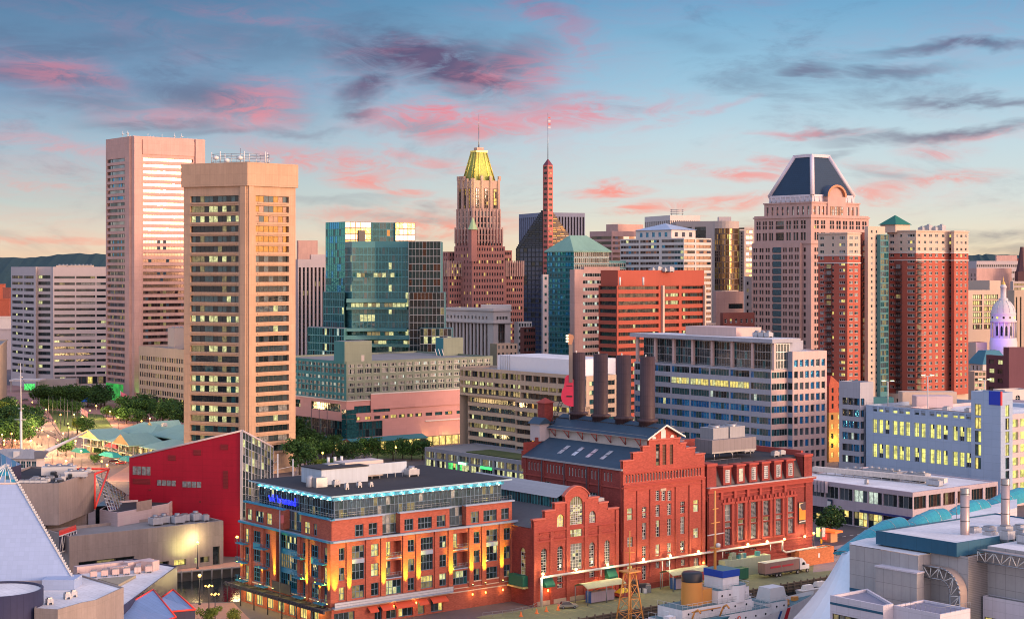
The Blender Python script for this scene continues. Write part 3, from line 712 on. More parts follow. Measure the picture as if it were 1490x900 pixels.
 a=P(448,Y+5);b=P(501,Y-15);zl=Z(477,Y-8);curtain(a,b,0,zl,[(g_reflt2,5),(g_dark,4),(l_w,1),(l_y2,.5)]);B.face((a[0],a[1]+20),a,0,zl);B.face(b,(b[0],b[1]+30),0,zl);B.roof([a,b,(b[0],b[1]+14),(a[0],a[1]+14)],zl,0,.3,r_grey,m_tealsp)
 B.done()
glass_complex()
# --- classical white bank
def white_bank():
 f=rect(646,718,743,985);L,C,Rr,Bk=f;z1=Z(449,985);WLf,WR=dist(L,C),dist(C,Rr)
 B=Bld('stone_building','pale classical stone building with tall dark window bays below the gold crowned tower',C,m_white,ymax=512)
 B.block(f,0,z1,{0:[(20,z1-9,cols(WLf,12,WLf/12*.5,2,5),st(K_apt,f_brz,1.5,8,.4)),(z1-6.5,z1-4.6,cols(WLf,12,1.6,2,5),st(K_dark,None,0,1,0))],1:[(20,z1-9,cf(WR,(.28,.68)),st(K_apt,f_brz,1.5,6,.5)),(z1-6.5,z1-4.6,cols(WR,4,1.6,2),st(K_dark,None,0,1,0))]},rev=1)
 mb=MB();mb.prism(inset(f,-.9),z1-8.6,z1-7.8,m_white,bottom=True);mb.prism(inset(f,-.6),z1-1.5,z1-.7,m_white,bottom=True);B.part(mb,'cornice')
 mb=MB();q=P(722,1000);mb.abox(q[0],q[1],z1-1,18,10,3,m_white);B.part(mb,'roof_plant_room');B.done()
white_bank()
# --- gold crowned tower
m_bt=wall('brown red masonry',(.36,.17,.145),.14,joint=(1.2,3.7),jd=.9);m_terra=wall('terracotta trim',(.46,.31,.26),.2)
def crowned_tower():
 Y=1080;a=30;B=Bld('crowned_tower','stepped brick and terracotta skyscraper with a floodlit golden crown and spire',P(688,Y),m_bt,ymax=470)
 s=st([(g_blind,3),(g_dark,5),(g_mid,4),(l_y,.25)],None,0,1,0)
 def tier(pl,pc,pr,Yc,py0,py1,nl,nr,m=None,ww=.95,wh=2.0,parm=None):
  f=rect(pl,pc,pr,Yc,a,a+6);z0=max(0,Z(py0,Yc));z1=Z(py1,Yc);Wl,Wr=dist(f[0],f[1]),dist(f[1],f[2]);n=max(1,round((z1-z0)/3.9))
  B.block(f,z0,z1,{0:rows(z0,z1,n,wh,cols(Wl,nl,ww,.8),s) if nl else (),1:rows(z0,z1,n,wh,cols(Wr,nr,ww,.8),s) if nr else ()},m,.35,.8,.5,r_tan,parm or m or m_bt)
  return f,z0,z1
 def fins(f,z0,z1,n0,n1,m,out=.7,w=.8,name='terracotta_rib'):
  mb=MB()
  for (A0,B0,n) in ((f[0],f[1],n0),(f[1],f[2],n1)):
   W=dist(A0,B0);d=((B0[0]-A0[0])/W,(B0[1]-A0[1])/W);nn=(d[1],-d[0])
   for k in range(n+1):
    o=add(A0,d,min(max(W*k/n-w/2,0),W-w));mb.box((o[0]+nn[0]*out,o[1]+nn[1]*out,z0),(d[0]*w,d[1]*w,0),(-nn[0]*out,-nn[1]*out,0),(0,0,z1-z0+1.2),m)
  B.part(mb,name)
  # wings
 f,z0,z1=tier(641,652,690,1075,540,382,3,10);fins(f,Z(402,1075),z1,3,10,m_terra)
 tier(644,652,684,1090,400,366,2,7);
 f,z0,z1=tier(728,735,762,1095,540,382,1,8);fins(f,Z(402,1095),z1,1,8,m_terra)
 tier(726,733,745,1110,400,364,1,4)
 # shaft
 f,z0,z1=tier(661,687,735,1070,540,358,6,12);
 f,z0,z1=tier(662.5,687,731.5,1074,358,333,5,10,None,1.2,2.8);fins(f,z0+2,z1,5,10,m_terra)
 f,z0,z1=tier(665,688,728,1078,333,306,4,8,m_terra,1.3,3.0);fins(f,z0,z1,4,8,m_terra)
 # lit belfry storey
 f,z0,z1=tier(667,688,726.5,1081,306,262,0,0,m_terra)
 Wl,Wr=dist(f[0],f[1]),dist(f[1],f[2]);Wm=MB()
 lb=lit('floodlit bay',(1.0,.60,.10),1.9,.6)
 for A0,B0,n in ((f[0],f[1],3),(f[1],f[2],3)):
  W=dist(A0,B0);d=((B0[0]-A0[0])/W,(B0[1]-A0[1])/W)
  for k in range(n):
   B.wins.append(((*add(add(A0,d,W*(k+.5)/n-W/n*.2),(d[1],-d[0]),.12),z0+1.5),math.atan2(d[1],d[0]),W/n*.4,(z1-z0)*.66,st([(lb,3),(g_dark,2),(g_brown,2)],f_brz,1.1,6,.35)))
 fins(f,z0,z1,3,3,m_terra,1.0,1.3)
 for k in range(6):
  mb=MB();q=lerp(f[0],f[1],k/5) if k<3 else lerp(f[1],f[2],(k-2)/3);mb.abox(q[0],q[1],z1,1.6,1.6,3,m_terra,a);B.part(mb,'parapet_block')
  # crown
 g=inset(f,2.0);top=[lerp(p,((g[0][0]+g[2][0])/2,(g[0][1]+g[2][1])/2),.52) for p in g];zt=Z(221,1085)
 mgold=wall('golden crown',(.26,.30,.07),.15,.45,joint=(2.2,3),jd=.7);mgold.node_tree.nodes['Principled BSDF'].inputs['Metallic'].default_value=.2
 mb=MB();mb.frustum(g,z1,top,zt,mgold);B.part(mb,'crown_roof');mb=MB()
 mrib=plain('gilded rib',(.75,.62,.16),.4,.4)
 for i in range(4):
  for k in range(5):
   p0=lerp(g[i],g[(i+1)%4],k/4);p1=lerp(top[i],top[(i+1)%4],k/4)
   if k in (0,1,3,4):mb.tube((*p0,z1),(*p1,zt),.6,mrib,4)
 mb.prism(inset(top,-.4),zt,zt+1.2,mrib);mb.prism(inset(top,1.2),zt+1.2,zt+3.2,m_terra);B.part(mb,'crown_rib')
 c=((top[0][0]+top[2][0])/2,(top[0][1]+top[2][1])/2);mb=MB();zz=Z(165,1090)
 mb.tube((*c,zt),(*c,zt+14),.45,m_steel,6,.3);mb.tube((*c,zt+14),(*c,zz),.22,m_steel,5,.1);B.part(mb,'spire')
 # little copper turret
 q=P(688,1066);mb=MB();zq=Z(334,1066);mb.abox(q[0],q[1],Z(380,1066),4.2,4.2,zq-Z(380,1066),m_bt,a)
 mb.lathe((q[0],q[1],zq),[(3.2,0),(2.0,3),(0,8)],plain('green copper',(.35,.50,.25),.5),8,False);B.part(mb,'corner_turret')
 for (px,Yl,zz,e,tgt) in ((672,1062,z1-2,16000,(0,8,14)),(700,1060,z1-2,26000,(0,10,14)),(716,1066,z1-2,24000,(-2,10,14)),(690,1060,z0-8,25000,(0,7,20)),(712,1064,z0-8,25000,(0,8,20))):
  l=bpy.data.lights.new('floodlight','SPOT');lo=bpy.data.objects.new('floodlight',l);COL.objects.link(lo);lo.parent=B.root;w=WL[B.root.name]
  q=P(px,Yl);lo.location=(q[0]-w[0],q[1]-w[1],zz);l.energy=e;l.color=(1,.85,.25);l.spot_size=R(100);l.spot_blend=1;l.shadow_soft_size=1
  lo.rotation_euler=(-Vector(tgt)).to_track_quat('Z','Y').to_euler()
 B.done()
crowned_tower()
# --- pyramid glass building with slender red shaft
def shaft_tower():
 B=Bld('striped_tower','dark stepped glass pyramid pierced by a slender red and pink striped shaft with flagpole',P(790,1150),m_dkgl,ymax=460)
 Y=1150
 m_sh=wall('pink red stripe',(.52,.16,.13),.1)
 C=P(790,Y);L=ext(C,V,751);Rr=ext(C,U,842);Bk=(L[0]+Rr[0]-C[0],L[1]+Rr[1]-C[1]);z1=Z(360,Y)
 Wl,Wr=dist(L,C),dist(C,Rr)
 g_nv=glass('navy glass',(.03,.055,.12),.35);kb=[(g_nv,9),(g_dark,3)];kr=[(g_brown,8),(g_gold,2)]
 n=30
 B.block([L,C,Rr,Bk],0,z1,{0:rows(0,z1,n*1,(z1/n)*.97,[(0.01,Wl-.01)],st(kb,f_dark,4,1,.3)),1:rows(0,z1,n,(z1/n)*.97,[(0.01,Wr-.01)],st(kr,f_brz,4,1,.3))},rev=0,par=0)
 # stepped pyramid top
 cur=[L,C,Rr,Bk];za=z1;N=20;zt=Z(306,Y)
 for k in range(N):
  zz=z1+(zt-z1)*(k+1)/N;t=(k+.5)/N
  q=[lerp(L,C,t*.95),C,lerp(Rr,C,t*.75),Bk];q[3]=(q[0][0]+q[2][0]-C[0],q[0][1]+q[2][1]-C[1])
  wl_,wr_=dist(q[0],C),dist(C,q[2]);h=(zz-za)
  B.block(q,za,zz,{0:[(za+.1,zz-.1,[(.2,wl_-.1)],st(kb,f_dark,4,1,.3))],1:[(za+.1,zz-.1,[(.1,wr_-.2)],st([(g_gold,4),(g_brown,5),(g_warmr,1)],f_brz,4,1,.3))]},rev=0,par=0,roofm=m_dkgl);za=zz  # right steps: gold glow painted with bronze and rose panes
  # shaft
 a=rect(790,797,804.5,Y-6,GA);zs=Z(240,Y-6);ws=dist(a[0],a[1]);wr=dist(a[1],a[2]);sk=st([(g_brown,4),(g_dark,4),(l_y,.15),(g_warmr,1)],f_brz,1.2,1,.2)
 nfl=42
 for i in range(4):B.face(a[i],a[(i+1)%4],0,zs,rows(0,zs,nfl,1.7,[(.7,dist(a[i],a[(i+1)%4])-.7)],sk) if i<2 else (),m_sh,.3)
 mb=MB();c=((a[0][0]+a[2][0])/2,(a[0][1]+a[2][1])/2)
 for i in range(4):p,q=a[i],a[(i+1)%4];mb.face([(*p,zs),(*q,zs),(*c,Z(231,Y))],plain('maroon cap',(.16,.03,.05),.5))
 B.part(mb,'cap');mb=MB();mb.tube((*c,Z(232,Y)),(*c,Z(180,Y)),.28,m_steel,5,.18);mb.tube((*c,Z(180,Y)),(*c,Z(165,Y)),.15,m_steel,5);B.part(mb,'flagpole')
 mb=MB();fw=plain('flag red and white',(.6,.15,.15),.7)
 for k in range(4):mb.box((c[0]+.2,c[1],Z(168,Y)-9+k*2.2),(1.6,0.1,0),(0,.08,0),(0,0,1.1),fw if k%2 else f_white)
 B.part(mb,'flag');B.done()
 # pinstriped slab behind it
 f=rect(755,790,851,1240,22);z1=Z(309,1240);Wl,Wr=dist(f[0],f[1]),dist(f[1],f[2])
 B=Bld('office_tower','blue grey finned office slab standing behind the slender striped shaft',f[1],wall('blue grey fins',(.20,.22,.30),.1),ymax=400)
 B.block(f,0,z1,{0:[(10,z1-3,cols(Wl,12,Wl/12*.6),st([(g_refl,3),(g_semi,4)],f_alu,0,10,.3))],1:[(10,Z(343,1240),cols(Wr,14,Wr/14*.6),st(K_tamr,f_brz,0,10,.3)),(Z(342,1240),z1-3,cols(Wr,14,Wr/14*.6),st(K_dark,f_brz,0,3,.3))]},rev=1.5)
 B.done()
shaft_tower()
# --- teal glass building with green hipped roof, and its pink neighbour
def green_roof():
 f=rect(796,835,886,930);L,C,Rr,Bk=f;Y=930;z1=Z(365,Y);Wl,Wr=dist(L,C),dist(C,Rr)
 B=Bld('glass_tower','teal glass office with a pale green hipped copper roof',C,m_tealsp,ymax=520)
 n=21
 kt=[(g_reflt,6),(g_reflt2,4),(g_reflb,2),(l_w,.5),(l_y2,.2)];kd=[(g_dark,6),(g_teal,3),(g_semi,1)]
 B.block(f,0,z1,{0:rows(0,z1,30,z1/30*.8,[(.1,Wl-.1)],st(kt,f_teal,2.2,1,.3)),1:rows(Z(420,Y),z1,6,2.9,[(.1,Wr-.1)],st(kd,f_alu,1.5,1,.25))},rev=0,par=0)
 mb=MB();e=inset(f,-1.2);a=lerp(lerp(e[0],e[1],.5),lerp(e[3],e[2],.5),.28);b=lerp(lerp(e[0],e[1],.5),lerp(e[3],e[2],.5),.72);zt=Z(342,Y+10)
 mb.face([(*e[0],z1),(*e[1],z1),(*a,zt)],m_copper);mb.face([(*e[1],z1),(*e[2],z1),(*b,zt),(*a,zt)],m_copper);mb.face([(*e[2],z1),(*e[3],z1),(*b,zt)],m_copper);mb.face([(*e[3],z1),(*e[0],z1),(*a,zt),(*b,zt)],m_copper)
 mb.prism(e,z1-.6,z1-.01,m_copper,bottom=True);B.part(mb,'hipped_roof')
 g=rect(836,840,911,945);zz=Z(379,945);W=dist(g[1],g[2]);B.block(g,0,zz,{1:rows(zz-20,zz-1,6,2.4,[(.5,W-.5)],st(kd,f_alu,1.5,1,.25))},rev=0,par=.6)
 B.done()
 f=rect(829,836,877,900);L,C,Rr,Bk=f;z1=Z(392,900);W=dist(C,Rr)
 B=Bld('office_building','pink stone office with pale lit strip windows beside the teal glass tower',C,m_conc_p,ymax=520)
 B.block(f,0,z1,{1:rows(2,z1-1,20,1.9,[(W*.3,W*.97)],st([(l_w,3),(g_mid,3),(g_dark,2),(l_y2,.6)],f_alu,1.6,1,.15))},par=.8)
 g=rect(845,850,902,915);B.block(g,z1-8,Z(388,915),{},par=.5,m=m_rose);B.done()
 f=rect(788,790,798,905,20);W=dist(f[1],f[2]);z1=Z(399,905)
 B=Bld('office_building','slim lilac stone slab at the left edge of the teal glass tower',f[1],m_lilac,ymax=520)
 B.block(f,0,z1,{1:rows(0,z1,18,1.6,[(W*.3,W*.7)],st([(g_teal,3),(g_dark,1)],None,0,1,0))},par=.5);B.done()
green_roof()
def far_pink():
 f=rect(858,890,929,1300);z1=Z(336,1300);Wl,Wr=dist(f[0],f[1]),dist(f[1],f[2])
 B=Bld('office_building','distant rose coloured office with a plain plant room behind the green hipped roof',f[1],m_conc_p,ymax=390)
 B.block(f,0,z1,{0:rows(z1-40,z1-3,9,2.2,[(2,Wl-.5)],st(K_red,None,6,1,0)),1:rows(z1-40,z1-3,9,2,[(1,Wr-1)],st(K_tamr,None,3,1,0))})
 g=rect(882,899,936,1320);B.block(g,z1-2,Z(326,1320),{},m=m_rose);B.done()
far_pink()
def hip_roof_striped():
 f=rect(902.5,995,1035,950);L,C,Rr,Bk=f;z1=Z(346,950);Wl,Wr=dist(L,C),dist(C,Rr)
 B=Bld('office_building','white and grey striped office with a low pale blue hipped roof',C,m_white,ymax=400)
 B.block(f,0,z1,{0:rows(2,z1-.5,30,1.75,[(.3,Wl*.30),(Wl*.32,Wl*.62),(Wl*.66,Wl-.3)],st([(g_semi,5),(g_dark,3),(g_reflb,2),(l_y2,.5),(g_warmr,1.5)],f_alu,2.4,1,.15),1.2),1:rows(2,z1-.5,30,1.7,[(.3,Wr*.4),(Wr*.45,Wr-.3)],st([(g_warmr,6),(g_refl,3),(g_dark,1)],f_brz,2.6,1,.15),1.2)})
 g=rect(925,977,1012,965);zz=Z(334,965);wl_=dist(g[0],g[1]);wr_=dist(g[1],g[2])
 B.block(g,z1-1,zz,{0:[(zz-4,zz-1.4,cols(wl_,5,2.4,2),st([(g_reflb,1)],None,0,1,0))],1:[(zz-4,zz-1.4,cols(wr_,3,2.6,1),st([(g_refl,1)],None,0,1,0))]},par=0)
 e=inset(g,-.8);c=((e[0][0]+e[2][0])/2,(e[0][1]+e[2][1])/2);zt=Z(324.5,975);mr=wall('pale blue metal roof',(.38,.46,.58),.1,.5,joint=(1.5,60),jd=.85);mb=MB()
 for i in range(4):mb.face([(*e[i],zz),(*e[(i+1)%4],zz),(*c,zt)],mr)
 B.part(mb,'hipped_roof');B.done()
hip_roof_striped()
def red_office():
 f=rect(871,898,1025,820);L,C,Rr,Bk=f;z1=Z(415,820);Wl,Wr=dist(L,C),dist(C,Rr)
 mr=wall('red brown panels',(.38,.085,.055),.08,.75,joint=(5,20),jd=.85,streak=.03)
 B=Bld('office_building','wide rust red office with dark ribbon windows in front of the striped building',C,mr,ymax=520)
 zt=Z(413,820);zb=zt-3.78*20
 s=st(K_red,f_brz,1.7,1,.1)
 B.block(f,0,z1,{0:rows(zb,zt,20,1.95,[(.3,Wl)],st([(g_dark,6),(g_teal,1),(l_y2,.4)],f_dark,1.7,1,.1)),1:rows(zb,zt,20,1.85,[(.01,Wr*.02),(Wr*.02+.001,Wr*.465),(Wr*.53,Wr*.70),(Wr*.73,Wr*.985)],s)},rev=.9,par=.6)
 g=rect(874,899,1024.5,826);zz=Z(393,826);B.block(g,z1-1,zz,{},par=1)
 mb=MB()
 for a,b,m in ((.495,.515,m_cream),(.985,1.0,m_cream)):
  o=add(add(C,U,Wr*a),N_,1.2);mb.box((*o,0),(U[0]*Wr*(b-a),U[1]*Wr*(b-a),0),(-N_[0]*1.19,-N_[1]*1.19,0),(0,0,z1-.2),m)
 B.part(mb,'vertical_fin')
 for px in (902,936):q=P(px,822);mb=MB();mb.tube((*q,z1),(*q,z1+4),.5,f_white,6);B.part(mb,'vent_pipe')
 for k,px in enumerate((950,958,968,975)):unit(B.root,*P(px,845),zz-1,3,3,1.5+.5*(k%2))
 B.done()
red_office()
def back_row():
 f=rect(938,975,1019,1250,20);z1=Z(313,1250);Wl=dist(f[0],f[1]);Wr=dist(f[1],f[2])
 B=Bld('office_tower','far off white office with a dark finned top storey and a rooftop mast frame',f[1],m_white,ymax=330)
 B.block(f,0,z1,{0:[(z1-12,z1-4,cols(Wl,12,Wl/12*.6),st(K_dark,None,0,1,0))],1:[(z1-12,z1-4,cols(Wr,14,Wr/14*.6),st([(g_brown,1)],None,0,1,0))]},rev=1)
 mb=MB();q=P(985,1265)
 for ox in (-4,0,4):mb.tube((q[0]+ox,q[1],z1-1),(q[0]+ox,q[1],z1+5),.25,m_steel,4)
 for h in (1.5,3,4.6):mb.tube((q[0]-5,q[1],z1+h),(q[0]+5,q[1],z1+h),.25,m_steel,4)
 B.part(mb,'mast_frame');B.done()
 Y=1060;a=P(984,Y+12);b=P(1038,Y);c=P(1076,Y+6);z1=Z(321.5,Y)
 B=Bld('office_tower','grey concrete tower with a bowed bronze glass bay',b,m_beige,ymax=450)
 W=dist(a,b);zg=Z(332,Y);zb=Z(422,Y)
 B.face(a,b,0,z1,rows(zb-20,zg+1,26,2.3,[(W*.12,W*.42),(W*.5,W*.8)],st(K_dark,None,4,1,0)))
 # bowed bay
 d0=P(1040,Y-1);d1=P(1075.5,Y+5);N=8;pts=[]
 for k in range(N+1):
  t=k/N;p=lerp(d0,d1,t);bow=5.0*math.sin(math.pi*t);pts.append((p[0]+bow*.1,p[1]-bow))
 for p,q in zip(pts,pts[1:]):
  w=dist(p,q);B.face(p,q,zb,zg,rows(zb,zg,11,(zg-zb)/11*.97,[(.01,w-.01)],st(K_gold+[(l_y,.5),(g_warmr,1)],f_brz,1.1,1,.25)),None,0)
  B.face(p,q,zg,z1);B.face(p,q,zb-3,zb)
 B.face(b,pts[0],0,z1);pe=P(1083,Y+2);B.face(pts[-1],pe,0,Z(335,Y),rows(zb-20,Z(337,Y),28,1.6,cols(dist(pts[-1],pe),1,1.2),st(K_dark,None,0,1,0)))
 ex_=ext(pe,dr(25),1098);we=dist(pe,ex_);B.face(pe,ex_,0,Z(331,Y),rows(zb,Z(333,Y),11,2.2,cf(we,(.15,.85)),st([(g_warmr,4),(g_gold,3),(g_brown,2)],f_brz,3,1,.2)))
 bk0=(ex_[0],ex_[1]+40);bk1=(a[0],a[1]+40);B.face(ex_,bk0,0,z1-8);B.face(bk1,a,0,z1);B.roof([a,b]+pts+[(pts[-1][0],bk0[1]),bk1],z1,1,.4,r_grey,m_beige)
 B.roof([pts[-1],pe,ex_,bk0,(pts[-1][0],bk0[1])],Z(331,Y),0,.4,r_grey,m_beige)
 mb=MB();q=P(1054,Y+14);mb.abox(q[0],q[1],z1-1,8,6,4,m_lilac);B.part(mb,'roof_plant_room')
 f=rect(1038,1042,1085,1030,20);W=dist(f[1],f[2]);zp=Z(424,1030)
 B.block(f,0,zp,{1:[(zp-10.5,zp-7.5,cf(W,(.42,.9)),st(K_dark,None,3,1,0))]},m=m_conc_p,par=.5)
 B.done()
 f=rect(1048,1052,1098,900,24);W=dist(f[1],f[2]);z1=Z(455,900)
 B=Bld('brick_building','small dark brick block tucked left of the tower with the mansard top',f[1],m_brickd,ymax=485)
 B.block(f,0,z1,{1:rows(z1-16,z1-2,3,2.2,cols(W,6,1.3),st(K_apt,f_white,0,2,.1))});B.done()
 f=rect(1082,1084,1100,1010,20);W=dist(f[1],f[2]);z1=Z(402,1010)
 B=Bld('stone_building','narrow white building with dark windows in the gap left of the mansard tower',f[1],m_white,ymax=455)
 B.block(f,0,z1,{1:rows(z1-40,z1-2,9,2,cols(W,2,1.3),st(K_dark,None,0,1,0))});B.done()
 # infill streets of old brick and stone between the towers
 rr=random.Random(11)
 for i,(px,w,top,Y,m,lb) in enumerate(((761,26,468,1000,m_white,'small stone building in the gap right of the gold crowned tower'),(768,22,476,960,m_brickd,'small brown building at the foot of the slender striped shaft'),(733,40,500,880,m_tan,'low tan building behind the white rooftop screen'),(1030,24,470,880,m_beige,'low grey building right of the rust red office'))):
  f=rect(px-w/2,px-w/4,px+w/2,Y,30);z1=Z(top,Y);B=Bld('low_building',lb,f[1],m,ymax=520);W=dist(f[1],f[2])
  B.block(f,0,z1,{1:rows(0,z1,max(2,int(z1/3.6)),1.8,cols(W,5,1.1),st(K_apt,None,0,1,0))});B.done()
back_row()
# --- tower with mansard top
m_cp=wall('rose stone',(.50,.33,.29),.08,joint=(2.7,4),jd=.9)
def mansard_tower():
 Y=950;f=rect(1097.5,1180,1264,Y);L,C,Rr,Bk=f;z1=Z(312,Y);Wl,Wr=dist(L,C),dist(C,Rr)
 B=Bld('office_tower','rose stone tower with a tall slate blue mansard top and an arched copper dormer',C,m_cp,ymax=530)
 zf=Z(353,Y);s=st([(g_dark,5),(g_semi,4),(g_mid,2),(l_y,.35)],f_brz,0,1,.12);fh=4.05;n=int(zf/fh)
 def pairs(W,k,g=(0,1)):return [(W*(g[0]+(g[1]-g[0])*(i+a)/k),W*(g[0]+(g[1]-g[0])*(i+a+.30)/k)) for i in range(k) for a in (.16,.54)]
 cl=pairs(Wl,3,(.02,.36))+[(Wl*.385,Wl*.53)]+pairs(Wl,3,(.55,.93));cr=pairs(Wr,2,(.04,.26))+pairs(Wr,6,(.3,.98))
 RL=[(i*fh+.9,i*fh+3.3,cl,s) for i in range(n)]+[(zf+1.5,zf+6,cl,s),(zf+8,zf+10,cl,s),(z1-5.5,z1-3.2,cl,s)]
 RR=[(i*fh+.9,i*fh+3.3,cr,s) for i in range(n)]+[(zf+1.5,zf+6,cr,s),(zf+8,zf+10,cr,s),(z1-5.5,z1-3.2,cr,s)]
 B.block(f,0,z1,{0:RL,1:RR},rev=.6,par=1)
 # lower volume stepping forward on the left face
 d=(-V[0],-V[1]);q0=add(L,(-U[0],-U[1]),2.2);a1=add(q0,d,Wl*.86);b1=add(a1,U,2.2)
 wl_=dist(q0,a1);cl2=pairs(wl_,3,(.01,.40))+[(wl_*.43,wl_*.60)]+pairs(wl_,3,(.63,.99))
 B.face(q0,a1,0,zf,[(i*fh+.9,i*fh+3.3,cl2,s) for i in range(n)],None,.6);B.face(a1,b1,0,zf);B.rf.face([(*q0,zf),(*a1,zf),(*b1,zf),(*L,zf)],r_tan)
 mb=MB();mb.prism(inset(f,-.6),z1-1.6,z1-.8,m_cp,bottom=True);mb.prism(inset(f,-.5),zf-.6,zf+.3,m_cp,bottom=True);B.part(mb,'cornice')
 mb=MB();o=add(add(L,d,Wl*.385),(-U[0],-U[1]),2.45)
 for k in range(n):mb.box((*o,k*fh+.5),(d[0]*wl_*.17,d[1]*wl_*.17,0),(U[0]*.2,U[1]*.2,0),(0,0,fh-.9),glass('bay glass',(.03,.10,.14),.3))
 B.part(mb,'glass_bay')
 # drum storey
 g=rect(1112,1181,1250.5,Y+7);z2=Z(293,Y+7);wl_,wr_=dist(g[0],g[1]),dist(g[1],g[2])
 B.block(g,z1-1,z2,{0:[(z1,z2-2.5,cols(wl_,9,1.5,.6),st([(g_refl,3),(g_semi,3)],f_brz,0,3,.1))],1:[(z1,z2-2.5,cols(wr_,11,1.9,.6),st([(g_warmr,4),(g_refl,3)],f_brz,0,3,.1))]},rev=.5,par=0)
 e=inset(g,-.5);mb=MB();mb.prism(e,z2-.8,z2,m_cp,bottom=True);B.part(mb,'drum_cornice')
 h=rect(1119,1182,1243,Y+11);z3=Z(284,Y+11);m_rw=wall('white roof trim',(.62,.56,.60),.1)
 B.block(h,z2,z3,{},m=m_rw,par=0)
 c=((h[0][0]+h[2][0])/2,(h[0][1]+h[2][1])/2);tp=[lerp(p,c,.60) for p in h];z4=Z(226,Y+20);mb=MB();mb.frustum(h,z3,tp,z4,m_navy);B.part(mb,'mansard_roof')
 mb=MB()
 for p,q in zip(h,tp):mb.tube((*p,z3),(*q,z4),1.5,m_rw,4)
 mb.prism(inset(tp,-.7),z4-.6,z4+1.1,m_rw,bottom=True);mb.prism(inset(h,-.3),z3-.7,z3+.6,m_rw,bottom=True)
 for A0,B0 in ((h[0],h[1]),(h[1],h[2])):
  for k in range(9):q=lerp(A0,B0,(k+.5)/9);mb.tube((*q,z2),(*q,z3-.3),.5,m_rw,4)
 B.part(mb,'roof_rib')
 # arched dormer on the right face
 c0=lerp(g[1],g[2],.50);wd=15.5;dd=MB();mcop=plain('copper arch',(.45,.19,.10),.45,.2)
 o=add(add(c0,U,-wd/2),N_,.7);dd.box((*o,z1-9),(U[0]*wd,U[1]*wd,0),(-N_[0]*8,-N_[1]*8,0),(0,0,z2-z1+9),m_cp)
 dd.box((*o,z2),(U[0]*wd,U[1]*wd,0),(-N_[0]*13,-N_[1]*13,0),(0,0,3.2),m_cp);B.part(dd,'dormer_bay')
 ar=MB();zc=z2+3.2;N=14;r0=wd/2+.6
 pf=lambda t,r,b:(c0[0]+U[0]*math.cos(t)*r*-1+N_[0]*b,c0[1]+U[1]*math.cos(t)*r*-1+N_[1]*b,zc+math.sin(t)*r*.82)
 for k in range(N):
  t0,t1=math.pi*k/N,math.pi*(k+1)/N
  ar.face([pf(t0,r0,1.2),pf(t1,r0,1.2),pf(t1,r0,-14),pf(t0,r0,-14)],plain('dark copper vault',(.05,.08,.13),.5))
  ar.face([pf(t0,r0-1.4,1.2),pf(t1,r0-1.4,1.2),pf(t1,r0,1.2),pf(t0,r0,1.2)],mcop)
  ar.face([pf(t0,r0-1.4,1.2),pf(t0,r0-1.4,-.6),pf(t1,r0-1.4,-.6),pf(t1,r0-1.4,1.2)],mcop)
 ar.face([pf(math.pi*k/N,r0-1.4,-.5) for k in range(N+1)][::-1],m_cp);B.part(ar,'arched_dormer')
 for k in range(3):B.wins.append(((*add(add(c0,U,-5.6+3.9*k),N_,.78),z1-2),R(GA),3.2,z2-z1-.5,st([(g_warmr,3),(g_refl,1)],f_brz,1.6,4,.15)))
 B.done()
mansard_tower()
